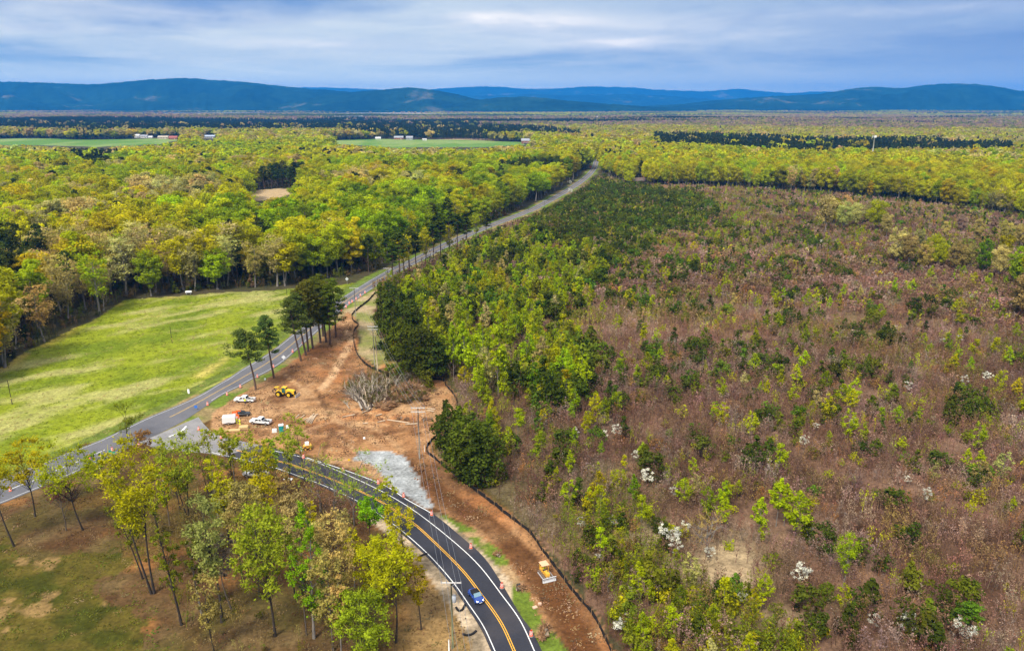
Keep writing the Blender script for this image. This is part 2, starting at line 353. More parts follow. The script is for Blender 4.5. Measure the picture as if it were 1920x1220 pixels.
# road verges
road_c = wpath([((a[0]+b[0])/2, (a[1]+b[1])/2) for a, b in zip(ROADL, ROADR)], 3)
new_c = wpath(Y_NEW, 3)
dr = dist_path(GX, GY, road_c); dn = dist_path(GX, GY, new_c)
vz = (dr < 8.5 + 3 * bx + 2.5 * (GY < 330) - 1.0 * (GY > 420)) & (py0 < 830) & ~mm_ & (py0 > 300)
cv_ = blend((0.12, 0.17, 0.02), (0.24, 0.18, 0.08), smooth(0.45, 0.64, nm))
C = np.where(vz[..., None], cv_, C); zone[vz] = 1
dk = (dr < 9.5 + 2 * bx) & (dr > 5.5) & mm_
C = np.where(dk[..., None], blend((0.09, 0.13, 0.015), (0.14, 0.17, 0.03), nf), C)
# grassy knoll between the old road and the silt fence
gk = inpoly(px, py, [(648,585),(700,540),(725,525),(716,560),(712,600),(735,650),(748,690),(712,700),(680,668),(668,640),(676,612),(664,595)])
C = np.where(gk[..., None], blend((0.19, 0.20, 0.05), (0.36, 0.27, 0.15), smooth(0.38, 0.62, nm)), C); zone[gk] = 1
rk = np.exp(-((px0 - 725) / 25) ** 2 - ((py0 - 690) / 12) ** 2)
C = blend(C, (0.46, 0.19, 0.08), np.clip(rk * 1.2, 0, 1) * smooth(0.3, 0.6, nf))
# dirt
md = inpoly(px0 + bx * 14, py0 + by * 8, DIRT)
cd = blend((0.23, 0.115, 0.052), (0.40, 0.23, 0.115), smooth(0.38, 0.62, nm * .6 + nf * .4))
cd = blend(cd, (0.16, 0.088, 0.045), 0.75 * smooth(0.55, 0.7, fbm(GX + 5, GY + 60, 24.0, 5)))
cd = blend(cd, (0.47, 0.31, 0.175), 0.7 * smooth(0.52, 0.66, fbm(GX + 405, GY + 60, 13.0, 5)))
cd = blend(cd, (0.42, 0.19, 0.075), 0.7 * smooth(0.58, 0.68, fbm(GX - 405, GY + 60, 17.0, 5)))
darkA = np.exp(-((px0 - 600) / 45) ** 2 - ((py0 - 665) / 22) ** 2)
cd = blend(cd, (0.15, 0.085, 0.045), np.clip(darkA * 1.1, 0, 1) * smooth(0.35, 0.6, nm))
def track(c, pts, w, col, k, wob=0.5):
    d = dist_path(GX + bx * wob * 2, GY + by * wob * 2, wpath(pts, 4))
    return blend(c, col, np.clip(k * np.exp(-(d / w) ** 2) * (0.35 + 1.1 * nf), 0, 1))
for off in (0, 7.5): cd = track(cd, [(651 + off,618),(653 + off,642),(643 + off,663),(630 + off,683),(619 + off,706),(600 + off,730)], 0.6, (0.60, 0.42, 0.26), 1.2, 0.2)
HAUL = [(760,868),(800,905),(850,942),(905,975),(960,1022),(1002,1068),(1030,1110),(1062,1165),(1094,1222),(1130,1310)]
for off, w, k in ((-22, 0.7, 0.9), (-12, 0.5, 0.8), (-3, 0.9, 1.1), (9, 0.5, 0.8), (17, 0.9, 1.1), (24, 0.5, 0.8)):
    cd = track(cd, [(a + off * (0.4 + 0.6 * (b - 860) / 340), b - off * 0.4 * (0.4 + 0.6 * (b - 860) / 340)) for a, b in HAUL], w, (0.115, 0.055, 0.022), k, 0.25)
fresh = dist_path(GX, GY, wpath([(1034,1092),(1056,1130),(1080,1185),(1106,1250)], 4))
cd = blend(cd, (0.13, 0.058, 0.022), np.clip(1.3 * np.exp(-(fresh / 2.6) ** 2) * smooth(0.2, 0.5, nf * 0.5 + nm * 0.5), 0, 1))
cd = track(cd, [(560,720),(640,790),(700,800),(760,850)], 0.8, (0.5, 0.34, 0.2), 0.6)
cd = track(cd, [(480,800),(560,810),(620,790),(660,800),(720,840)], 1.0, (0.52, 0.36, 0.22), 0.6)
cd = track(cd, [(640,800),(700,815),(780,800)], 1.2, (0.17, 0.085, 0.04), 0.7)
rt = np.random.default_rng(8)
for k in range(26):
    x0, y0 = rt.uniform(440, 800), rt.uniform(690, 850); a_ = rt.uniform(-.6, .6) + (0 if k % 3 else 1.2); ln_ = rt.uniform(50, 130); cvt = rt.uniform(-30, 30)
    pts_ = [(x0 + math.cos(a_) * ln_ * s__ , y0 + (math.sin(a_) * ln_ * s__ * .5 + cvt * s__ * (1 - s__))) for s__ in (0, .35, .7, 1)]; col_ = ((0.50, 0.34, 0.20), (0.13, 0.07, 0.035))[k % 2]
    for of in (0, 2.6): cd = track(cd, [(a + of * 1.3, b + of) for a, b in pts_], 0.42, col_, 0.75, 0.15)
cd = cd * np.array([0.84, 0.76, 0.66])
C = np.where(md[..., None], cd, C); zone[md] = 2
# green verge along the new road's outer side, and its ditch
gv = inpoly(px0 + bx * 7, py0 + by * 5, [(814,956),(884,990),(940,1033),(978,1090),(1015,1160),(1065,1222),(1100,1310),(1046,1310),(1012,1220),(970,1150),(934,1090),(902,1043),(856,1001)])
C = np.where(gv[..., None], blend((0.11, 0.155, 0.018), (0.34, 0.22, 0.11), smooth(0.56, 0.70, fbm(GX + 13, GY + 8, 4.0, 4))), C); zone[gv] = 1
sh = (dn < 6.2) & ml & (px0 > 690) & (py0 > 960)
C = np.where((sh & ~md)[..., None], blend((0.43, 0.33, 0.22), (0.22, 0.17, 0.11), smooth(0.5, 0.65, nf)), C)
# gravel apron
mg = inpoly(px0 + (nf - 0.5) * 13, py0 + (nm - 0.5) * 8, GRAVEL)
C = np.where(mg[..., None], blend((0.33, 0.345, 0.35), (0.26, 0.27, 0.27), smooth(0.35, 0.65, fbm(GX, GY, 2.3, 4))), C); zone[mg] = 6
# fields further off
def fieldmask(poly): return inpoly(px0 + bx * 3, py0 + (fbm(GX, GY, 90.0, 3) - .5) * 5, poly)
for poly in (FIELD_L, FIELD_M):
    m = fieldmask(poly); C = np.where(m[..., None], blend((0.10, 0.20, 0.03), (0.19, 0.26, 0.07), smooth(.35, .65, fbm(GX, GY * .4, 60., 4))), C); zone[m] = 7
for poly in (HAYFIELD, HAY_M):
    m = fieldmask(poly); C = np.where(m[..., None], blend((0.36, 0.25, 0.13), (0.44, 0.33, 0.19), nm), C); zone[m] = 7
# the valley beyond: woods bare and green, far fields, in patches
farm = smooth(3000, 3900, np.hypot(GX, GY))
p1 = fbm(GX * 0.5, GY, 620.0, 5); p2 = fbm(GX * 0.4 + 9999, GY, 900.0, 4)
cf = blend((0.24, 0.20, 0.18), (0.32, 0.26, 0.20), smooth(0.4, 0.6, fbm(GX, GY, 160.0, 4)))
cf = blend(cf, (0.05, 0.075, 0.045), smooth(0.55, 0.60, p1))
cf = blend(cf, (0.21, 0.22, 0.08), smooth(0.55, 0.60, p2))
cf = blend(cf, (0.40, 0.36, 0.22), smooth(0.66, 0.69, fbm(GX * 0.5 + 444, GY + 99, 420.0, 4)))
C = lay(C, farm, 0) + cf * farm[..., None]
GZ = ground_z(GX, GY)
# spoil and ruts on the bare soil; clods pushed ahead of the bulldozer blade
GZ = GZ + md * ((fbm(GX, GY, 2.4, 3) - 0.45) * 0.5 + (fbm(GX, GY, 0.7, 2) - 0.5) * 0.16) * smooth(3.0, 6.0, np.minimum(dr, dn) - 2)
GZ = GZ + np.where(dist_path(GX, GY, wpath(NEWR, 2)) < 2.5, 0, 1) * mb * (fbm(GX, GY, 6.0, 2) - 0.5) * 0.8 * smooth(3, 9, dn) * smooth(8, 14, dr)

M_GROUND = bpy.data.materials.new('soil_and_grass'); M_GROUND.use_nodes = True
t = M_GROUND.node_tree; b = t.nodes['Principled BSDF']; b.inputs['Roughness'].default_value = 0.95; b.inputs['Specular IOR Level'].default_value = 0.1
at = N(t, 'ShaderNodeAttribute', attribute_type='GEOMETRY', attribute_name='ground_colour')
co = N(t, 'ShaderNodeTexCoord').outputs['Object']
f1 = noise_n(t, co, 1.4, 6, 0.7); f2 = noise_n(t, co, 0.33, 5, 0.6)
mpg = N(t, 'ShaderNodeMapping'); mpg.inputs['Scale'].default_value = (1, 1, 1); L(t, co, mpg.inputs[0])
k1 = ramp_n(t, f1, [(0.28, 0.5), (0.5, 1.0), (0.72, 1.45)]); k2 = ramp_n(t, f2, [(0.3, 0.72), (0.7, 1.28)])
c = mix_n(t, 1.0, mix_n(t, 1.0, at.outputs['Color'], k1, 'MULTIPLY'), k2, 'MULTIPLY')
L(t, c, b.inputs['Base Color'])
bp = N(t, 'ShaderNodeBump'); bp.inputs['Strength'].default_value = 0.5; bp.inputs['Distance'].default_value = 0.4; L(t, f1, bp.inputs['Height']); L(t, bp.outputs[0], b.inputs['Normal'])

nr, nc = GX.shape
idx = np.arange(nr * nc).reshape(nr, nc)
quads = np.stack([idx[:-1, :-1], idx[:-1, 1:], idx[1:, 1:], idx[1:, :-1]], -1).reshape(-1, 4)
qz = zone[:-1, :-1].reshape(-1)
allv = np.stack([GX, GY, GZ], -1).reshape(-1, 3); allc = np.concatenate([np.clip(C, 0, 1), np.ones((nr, nc, 1))], -1).reshape(-1, 4)
for zi, nm_ in ((0, 'ground'), (1, 'meadow_grass'), (2, 'dirt_ground'), (3, 'lawn'), (4, 'brushland_ground'), (5, 'woodland_floor'), (6, 'gravel_apron'), (7, 'field')):
    q = quads[qz == zi]
    if not len(q): continue
    used, inv = np.unique(q.reshape(-1), return_inverse=True)
    me = mesh_np(nm_, allv[used], inv.reshape(-1, 4), M_GROUND, smooth_=True)
    a = me.attributes.new('ground_colour', 'FLOAT_COLOR', 'POINT'); a.data.foreach_set('color', allc[used].astype(np.float32).reshape(-1))
    o = link(nm_, me); o['kind'] = 'structure'
# country behind and around, just below the detailed sheet
M_FARLAND = mat('far_land', (0.10, 0.10, 0.055), 1.0, noise=0.35, nscale=0.002)
me = mesh_np('terrain', [(-37900, -4400, -9), (37900, -4400, -9), (37900, 28400, -9), (-37900, 28400, -9)], np.array([[0, 1, 2, 3]]), M_FARLAND)
link('terrain', me)['kind'] = 'structure'
me = mesh_np('terrain', [(-700, -400, -0.4), (700, -400, -0.4), (700, 22.5, -0.4), (-700, 22.5, -0.4)], np.array([[0, 1, 2, 3]]), mat('near_land', (0.16, 0.13, 0.07), 1.0, noise=0.4, nscale=0.08))
link('terrain', me)['kind'] = 'structure'

# ------------------------------------------------------------------ roads and their paint
def resample(path, n):
    d = np.concatenate(([0], np.cumsum(np.hypot(*np.diff(path, axis=0).T)))); s = np.linspace(0, d[-1], n)
    return np.stack([np.interp(s, d, path[:, 0]), np.interp(s, d, path[:, 1])], -1)
def strip_mesh(name, A, B, z, m, skirt=0.0):
    n = len(A); v = [(*p, z) for p in A] + [(*p, z) for p in B]
    f = [[i, n + i, n + i + 1, i + 1] for i in range(n - 1)]
    f = [q[::-1] for q in f]
    if skirt:
        v += [(*p, z - skirt) for p in A] + [(*p, z - skirt) for p in B]
        f += [[i, i + 1, 2 * n + i + 1, 2 * n + i] for i in range(n - 1)] + [[n + i + 1, n + i, 3 * n + i, 3 * n + i + 1] for i in range(n - 1)]
    return mesh_np(name, v, f, m)
def road_mat(name, c1, c2, sc_, worn=0.0):
    m = bpy.data.materials.new(name); m.use_nodes = True; t = m.node_tree; b = t.nodes['Principled BSDF']
    co = N(t, 'ShaderNodeTexCoord').outputs['Object']
    n_ = noise_n(t, co, sc_, 5, 0.6); n3 = noise_n(t, co, 3.0, 4, 0.7)
    c = ramp_n(t, n_, [(0.3, c1), (0.7, c2)]); c = mix_n(t, 1.0, c, ramp_n(t, n3, [(0.2, 0.7), (0.8, 1.3)]), 'MULTIPLY')
    c = mix_n(t, ramp_n(t, noise_n(t, co, 0.035, 4, 0.6), [(0.52, 0.0), (0.75, 0.28)]), c, (0.20, 0.15, 0.11))
    L(t, c, b.inputs['Base Color']); b.inputs['Roughness'].default_value = 0.75; b.inputs['Specular IOR Level'].default_value = 0.35
    return m
M_OLDROAD = road_mat('old_asphalt', (0.095, 0.095, 0.108), (0.14, 0.138, 0.15), 0.12)
M_NEWROAD = road_mat('new_asphalt', (0.020, 0.021, 0.030), (0.030, 0.031, 0.042), 0.10)
M_MIDROAD = road_mat('milled_asphalt', (0.17, 0.165, 0.17), (0.27, 0.26, 0.255), 0.25)
nO = 150
A = resample(wpath(ROADL, 6), nO); B = resample(wpath(ROADR, 6), nO)
def ext(A_, B_, w):     # widen a ribbon by w metres each side
    d = (B_ - A_); l = np.maximum(np.hypot(d[:, 0], d[:, 1]), 0.1)[:, None]; return A_ - d / l * w, B_ + d / l * w
wL, wR = wpath(ROADL, 6), wpath(ROADR, 6)
def pair(Lp, Rp, n):
    """matching points of two edges: equal parameter along control points"""
    def par(P, n): t = np.linspace(0, len(P) - 1, n); return np.stack([np.interp(t, np.arange(len(P)), P[:, k]) for k in (0, 1)], -1)
    return par(Lp, n), par(Rp, n)
A, B = pair(wL, wR, 180)
# far off the two traced edges are only pixels apart: hold the carriageway at its real width there
cen = (A + B) / 2; tan_ = np.gradient(cen, axis=0); tan_ /= np.hypot(tan_[:, 0], tan_[:, 1])[:, None]
nrm = np.stack([-tan_[:, 1], tan_[:, 0]], -1)
wid = np.abs(np.sum((A - B) * nrm, -1)) / 2
blendw = smooth(240, 330, cen[:, 1]); wid = wid * (1 - blendw) + 3.25 * blendw
A = cen + nrm * wid[:, None]; B = cen - nrm * wid[:, None]
ROAD_CEN = cen
Ae, Be = ext(A, B, 0.55)
old_road = link('old_road', strip_mesh('old_road', Ae, Be, 0.06, M_OLDROAD, 0.3)); old_road['kind'] = 'structure'
A2, B2 = pair(wpath(NEWL, 6), wpath(NEWR, 6), 170)
s0 = 34
me = strip_mesh('new_road', A2[s0:], B2[s0:], 0.066, M_NEWROAD, 0.3); new_road = link('new_road', me); new_road['kind'] = 'structure'
me = strip_mesh('junction', A2[:s0 + 1], B2[:s0 + 1], 0.070, M_MIDROAD, 0.3); junction = link('junction', me); junction['kind'] = 'structure'
M_WHITE = mat('road_white', (0.72, 0.72, 0.70), 0.6, noise=0.12, nscale=2.0); M_YELLOW = mat('road_yellow', (0.78, 0.40, 0.035), 0.6, noise=0.15, nscale=2.0)
M_WORNW = mat('worn_white', (0.52, 0.52, 0.52), 0.7, noise=0.2, nscale=1.5); M_WORNY = mat('worn_yellow', (0.55, 0.36, 0.10), 0.7, noise=0.25, nscale=1.5)
def line(name, path, w, z, m, off=0.0, parent=None):
    p = path if isinstance(path, np.ndarray) else wpath(path, 8)
    tn = np.gradient(p, axis=0); tn /= np.maximum(np.hypot(tn[:, 0], tn[:, 1]), 1e-6)[:, None]; nn = np.stack([-tn[:, 1], tn[:, 0]], -1)
    o = link(name, strip_mesh(name, p + nn * (off + w / 2), p + nn * (off - w / 2), z, m), parent); o['kind'] = 'structure'; return o
for off in (-0.17, 0.17): line('yellow_line', Y_NEW[1:], 0.15, 0.078, M_YELLOW, off, new_road)
line('white_line', WR_NEW, 0.17, 0.078, M_WHITE, 0, new_road); line('white_line', WL_NEW, 0.16, 0.078, M_WHITE, 0, new_road)
line('white_line', WR_OUT, 0.22, 0.078, M_WHITE, 0, new_road)
yo = wpath(Y_OLD, 6)
yi = cen[np.argmin(np.hypot(cen[:, 0] - yo[0, 0], cen[:, 1] - yo[0, 1])):]
for off in (-0.17, 0.17): line('yellow_line', yi, 0.13, 0.072, M_WORNY, off, old_road)
line('white_line', A - nrm * 0.15, 0.16, 0.072, M_WORNW, 0, old_road)
k2_ = int(np.argmin(np.hypot(B[:, 0] - G(400, 750)[0], B[:, 1] - G(400, 750)[1])))
k1_ = int(np.argmin(np.hypot(B[:, 0] - G(215, 852)[0], B[:, 1] - G(215, 852)[1])))
line('white_line', (B + nrm * 0.15)[k2_:], 0.16, 0.072, M_WORNW, 0, old_road); line('white_line', (B + nrm * 0.15)[:k1_], 0.16, 0.072, M_WORNW, 0, old_road)
for p in ([(177,852),(197,843)], [(188,855),(205,848)], [(140,868),(163,857)], [(100,884),(125,873)], [(20,917),(50,905)], [(60,902),(85,891)], [(-40,945),(0,928)]):
    line('lane_dash', p, 0.2, 0.072, M_WHITE, 0, old_road)
line('stop_line', [(317,819),(333,812),(343,806),(349,799)], 0.5, 0.082, M_WHITE, 0, junction)

# ------------------------------------------------------------------ hills on the horizon
def hill_mat(name, c1, c2, c3):
    m = bpy.data.materials.new(name); m.use_nodes = True; t = m.node_tree; b = t.nodes['Principled BSDF']; b.inputs['Roughness'].default_value = 1.0; b.inputs['Specular IOR Level'].default_value = 0.0
    co = N(t, 'ShaderNodeTexCoord').outputs['Object']
    n_ = noise_n(t, co, 0.0016, 6, 0.62); n3 = noise_n(t, co, 0.012, 5, 0.7)
    c = ramp_n(t, n_, [(0.40, c1), (0.60, c2), (0.68, c3)]); c = mix_n(t, 1.0, c, ramp_n(t, n3, [(0.3, 0.6), (0.7, 1.4)]), 'MULTIPLY')
    L(t, c, b.inputs['Base Color']); return m
M_HILL = hill_mat('wooded_hill', (0.008, 0.026, 0.024), (0.015, 0.045, 0.030), (0.10, 0.10, 0.07))  # woodland tones with some of the distance haze's blue put into them
def ridge(name, prof, D, depth, seed, lab=None):
    """a wooded ridge whose crest, seen from the drone, follows the traced skyline; it has real distance, depth and spurs"""
    xs = np.array([p[0] for p in prof], float); ys = np.array([p[1] for p in prof], float)
    u = np.arange(xs[0], xs[-1] + 1, 3.0); yy = np.interp(u, xs, ys)
    yy = np.convolve(np.pad(yy, 8, 'edge'), np.ones(17) / 17, 'valid')
    rb = np.linspace(-1, 1, 41); v = []
    for k in rb:
        dd = D + k * depth
        x_, y_, z_ = (u - 960) / F, CP + (610 - yy) / F * SP, -SP + (610 - yy) / F * CP
        top = H + z_ / y_ * D
        spur = fbm(u * D / F, np.full_like(u, seed * 100 + k * depth * 1.2), D * 0.055, 4) - 0.5
        fall = (np.cos(np.clip(abs(k) + spur * 0.55 * (abs(k) > 0.01) * min(1, abs(k) * 4), 0, 1) * math.pi) + 1) / 2
        zz = top * fall + (fbm(u * D / F * 3, np.full_like(u, seed * 10 + k * depth * 3), D * 0.02, 3) - 0.5) * D * 0.0022 - 12 + (fbm(u * D / F * 9, np.full_like(u, seed * 7 + k * depth * 9), D * 0.02, 2) - 0.5) * D * 0.0011
        v.append(np.stack([x_ / y_ * dd, np.full_like(u, dd), zz], -1))
    v = np.array(v); n0, n1_ = v.shape[:2]; ii = np.arange(n0 * n1_).reshape(n0, n1_)
    q = np.stack([ii[:-1, :-1], ii[:-1, 1:], ii[1:, 1:], ii[1:, :-1]], -1).reshape(-1, 4)
    o = link(name, mesh_np(name, v.reshape(-1, 3), q, M_HILL, smooth_=True)); o['kind'] = 'structure'; return o
ridge('hills', [(-500,176),(-300,160),(-100,151),(0,152),(60,153),(120,156),(180,157),(250,151),(300,147),(350,145),(400,149),(450,152),(500,157),(550,163),(600,167),(650,170),(700,176),(760,183),(820,192),(900,199),(980,206)], 10500, 2600, 1)
ridge('hills', [(460,206),(520,194),(600,178),(680,169),(720,167),(760,162),(790,164),(830,170),(870,178),(900,187),(960,197),(1020,206)], 9000, 1500, 2)
ridge('hills', [(780,206),(840,195),(890,187),(930,181),(980,179),(1020,182),(1070,188),(1140,193),(1230,199),(1310,206)], 8200, 1000, 3)
ridge('hills', [(1090,206),(1180,199),(1280,194),(1340,187),(1400,182),(1450,179),(1500,177),(1550,174),(1590,166),(1640,161),(1690,165),(1730,158),(1780,155),(1830,156),(1880,163),(1930,173),(2000,165),(2100,160),(2300,172),(2450,194)], 10500, 2600, 4)
ridge('hills', [(-600,176),(-200,172),(200,176),(400,172),(560,163),(640,165),(720,168),(780,170),(850,164),(930,161),(1000,168),(1060,165),(1100,162),(1180,163),(1230,168),(1290,170),(1330,172),(1380,165),(1440,172),(1490,175),(1540,170),(1600,176),(1800,172),(2100,168),(2500,178)], 21500, 3000, 5)
ridge('hills', [(640,206),(700,197),(850,180),(1000,176),(1080,178),(1160,176),(1240,178),(1300,183),(1400,190),(1500,199),(1560,206)], 17000, 2500, 6)
# ------------------------------------------------------------------ trees: how one is built
class TB:
    """one tree: wood (tubes) and leaves (kites), as numpy arrays"""
    def __init__(s, seed): s.r = np.random.default_rng(seed); s.wv = []; s.wf = []; s.nw = 0; s.lv = []; s.lvar = []; s.tv = []; s.tvar = []
    def tube(s, pts, rads, seg=5):
        pts = np.asarray(pts, float); n = len(pts)
        d = np.gradient(pts, axis=0); d /= np.maximum(np.linalg.norm(d, axis=1), 1e-6)[:, None]
        ref = np.where(np.abs(d[:, 2:3]) < 0.9, [[0, 0, 1.0]], [[1.0, 0, 0]])
        a = np.cross(d, ref); a /= np.linalg.norm(a, axis=1)[:, None]; b = np.cross(d, a)
        th = np.arange(seg) * 2 * math.pi / seg
        v = pts[:, None, :] + (a[:, None, :] * np.cos(th)[None, :, None] + b[:, None, :] * np.sin(th)[None, :, None]) * np.asarray(rads)[:, None, None]
        ii = np.arange(n * seg).reshape(n, seg); jj = np.roll(ii, -1, 1)
        s.wf.append(np.stack([ii[:-1], jj[:-1], jj[1:], ii[1:]], -1).reshape(-1, 4) + s.nw); s.wv.append(v.reshape(-1, 3)); s.nw += n * seg
    def curve(s, a, b, sag, n=5):
        a, b = np.asarray(a, float), np.asarray(b, float); t = np.linspace(0, 1, n)[:, None]
        return a * (1 - t) + b * t + np.array([0, 0, 1.0]) * (sag * np.sin(t * math.pi)) + s.r.normal(0, 0.02 * np.linalg.norm(b - a), (n, 3)) * (np.sin(t * math.pi))
    def leaves(s, cen, rad3, n, size, up=0.35, hollow=0.45, var=None, soft=False):
        r = s.r; cen = np.atleast_2d(cen); m = len(cen); rad3 = np.broadcast_to(np.asarray(rad3, float), (m, 3))
        var = r.random(m) if var is None else var
        d = r.normal(size=(m, n, 3)); d /= np.linalg.norm(d, axis=2)[..., None]
        rr = hollow + (1 - hollow) * r.random((m, n, 1)) ** 0.6
        if soft: rr = np.minimum(np.abs(r.normal(0, .62, (m, n, 1))), 1.7)
        p = cen[:, None, :] + d * rr * rad3[:, None, :]
        nr_ = d * 0.9 + r.normal(0, 0.55, (m, n, 3)) + np.array([0, 0, up]); nr_ /= np.linalg.norm(nr_, axis=2)[..., None]
        a = np.cross(nr_, r.normal(size=(m, n, 3))); a /= np.linalg.norm(a, axis=2)[..., None]; b = np.cross(nr_, a)
        sz = size * (0.6 + 0.8 * r.random((m, n, 1)))
        q = np.stack([p + a * sz * 0.62, p + b * sz * 0.38 + a * sz * 0.08, p - a * sz * 0.55 + b * sz * 0.1, p - b * sz * 0.42], 2)
        s.lv.append(q.reshape(-1, 3)); s.lvar.append(np.clip(var[:, None] * 0.6 + r.random((m, n)) * 0.4, 0, 1).reshape(-1))
    def spikes(s, a, b, w):
        r = s.r; a = np.asarray(a); b = np.asarray(b); n = len(a)
        d = b - a; sd = np.cross(d, r.normal(size=(n, 3))); sd /= np.maximum(np.linalg.norm(sd, axis=1), 1e-6)[:, None]
        w = np.broadcast_to(np.asarray(w, float), (n,))[:, None]
        q = np.stack([a - sd * w / 2, a + sd * w / 2, b + sd * w * 0.12, b - sd * w * 0.12], 1)
        s.tv.append(q.reshape(-1, 3)); s.tvar.append(r.random(n))
    def wood_mesh(s, name, bark): return mesh_np(name, np.concatenate(s.wv), np.concatenate(s.wf), bark, smooth_=True)
    def leaf_arrays(s):
        v = np.concatenate(s.lv + s.tv); var = np.concatenate(s.lvar + s.tvar); nl_ = sum(len(x) for x in s.lv) // 4
        f = np.arange(len(v)).reshape(-1, 4); mi = np.zeros(len(f), int); mi[nl_:] = 1; return v, f, var, mi
    def crown_mesh(s, name, lm, tm=None):
        v, f, var, mi = s.leaf_arrays(); return mesh_np(name, v, f, [lm, tm or M_TWIG], mi, fattr=var)
    def whole_mesh(s, name, lm, bark, tm=None):
        v, f, var, mi = s.leaf_arrays(); wv, wf = (np.concatenate(s.wv), np.concatenate(s.wf)) if s.wv else (np.zeros((0, 3)), np.zeros((0, 4), int))
        return mesh_np(name, np.concatenate([v, wv]), np.concatenate([f, wf + len(v)]), [lm, tm or M_TWIG, bark], np.concatenate([mi, np.full(len(wf), 2)]), fattr=np.concatenate([var, np.zeros(len(wf))]))

def broadleaf(seed, Ht=22.0, R=5.5, cb=0.42, ncl=34, nlf=55, size=0.75, cr=0.34, stems=1, twigs=6, tr=0.022, lean=0.03, shape='round', flat=0.8, seg=5, splay=0.15, limbs=True, soft=False):
    T = TB(seed); r = T.r
    # clump centres
    cz0, cz1 = cb * Ht, Ht; cl = []
    while len(cl) < ncl:
        p = r.uniform(-1, 1, 3); q = np.linalg.norm(p)
        if q > 1 or q < 0.35: continue
        if shape == 'column':
            z = (p[2] + 1) / 2; k = max(0.12, math.sin(math.pi * min(1, (z * 0.86 + 0.12))) ** 0.7 * (1.0 if z < 0.5 else 1.25 - 0.6 * z)); cl.append((p[0] * R * k, p[1] * R * k, cz0 + (cz1 - cz0) * z))
        elif shape == 'cone':
            z = r.random() ** 1.35; ph = r.uniform(0, 6.283); k = (1 - z) * 0.92 + 0.05; cl.append((math.cos(ph) * R * k * r.uniform(.5, 1), math.sin(ph) * R * k * r.uniform(.5, 1), cz0 + (cz1 - cz0) * z))
        elif shape == 'vase':
            z = (p[2] + 1) / 2; k = 0.45 + 0.55 * z if z < 0.75 else 1.15 - 0.75 * (z - 0.55); cl.append((p[0] * R * k, p[1] * R * k, cz0 + (cz1 - cz0) * z))
        else:
            cl.append((p[0] * R, p[1] * R, (cz0 + cz1) / 2 + p[2] * (cz1 - cz0) / 2))
    cl = np.array(cl); ra = cr * R * r.uniform(0.7, 1.25, len(cl))
    if shape in ('cone', 'column'): ra = ra * (1.15 - 0.6 * (cl[:, 2] - cz0) / (cz1 - cz0))
    cl[:, 2] = np.minimum(cl[:, 2], cz1 - ra * flat * 0.6)
    T.leaves(cl, np.stack([ra, ra, ra * flat], -1), nlf, size, soft=soft)
    # stems and limbs
    r0 = tr * Ht
    for s_ in range(stems):
        ph = 6.283 * s_ / stems + r.uniform(0, 1); off = 0 if stems == 1 else r0 * 0.8
        tx, ty = r.normal(0, lean * Ht, 2) if stems == 1 else (math.cos(ph) * R * splay * 2.2, math.sin(ph) * R * splay * 2.2)
        top = np.array([tx, ty, Ht * (0.93 if shape in ('cone', 'column') else 0.82)]); bs = np.array([math.cos(ph) * off, math.sin(ph) * off, -0.3])
        n = 9; tt = np.linspace(0, 1, n)[:, None]
        pts = bs * (1 - tt) + top * tt + np.array([r.normal(0, 0.012 * Ht), r.normal(0, 0.012 * Ht), 0]) * np.sin(tt * math.pi * 1.3)
        k = 1.0 if stems == 1 else 0.72
        rd = r0 * k * (1 - 0.86 * tt[:, 0]); rd[0] *= 1.35
        T.tube(pts, rd, seg + 1)
        mine = cl if stems == 1 else cl[s_::stems]
        if limbs:
            for c in mine:
                hz_ = math.hypot(c[0] - tx * 0.5, c[1] - ty * 0.5); zb = max(cz0 * 0.82, c[2] - hz_ * r.uniform(0.7, 1.3) - 0.5); zb = min(zb, Ht * 0.78)
                f_ = (zb + 0.3) / (top[2] + 0.3); i = min(int(f_ * (n - 1)), n - 2); a = pts[i] + (pts[i + 1] - pts[i]) * (f_ * (n - 1) - i)
                rb = max(rd[i] * 0.42, 0.02)
                T.tube(T.curve(a, c, 0.05 * hz_, 4), np.linspace(rb, rb * 0.22, 4), max(3, seg - 2))
    if twigs:
        k = len(cl) * twigs; c = np.repeat(cl, twigs, 0); d = r.normal(size=(k, 3)) + np.array([0, 0, 0.5]); d /= np.linalg.norm(d, axis=1)[:, None]
        T.spikes(c - d * 0.2 * R * cr, c + d * (cr * R * 1.15), 0.05 + 0.0016 * Ht)
    return T
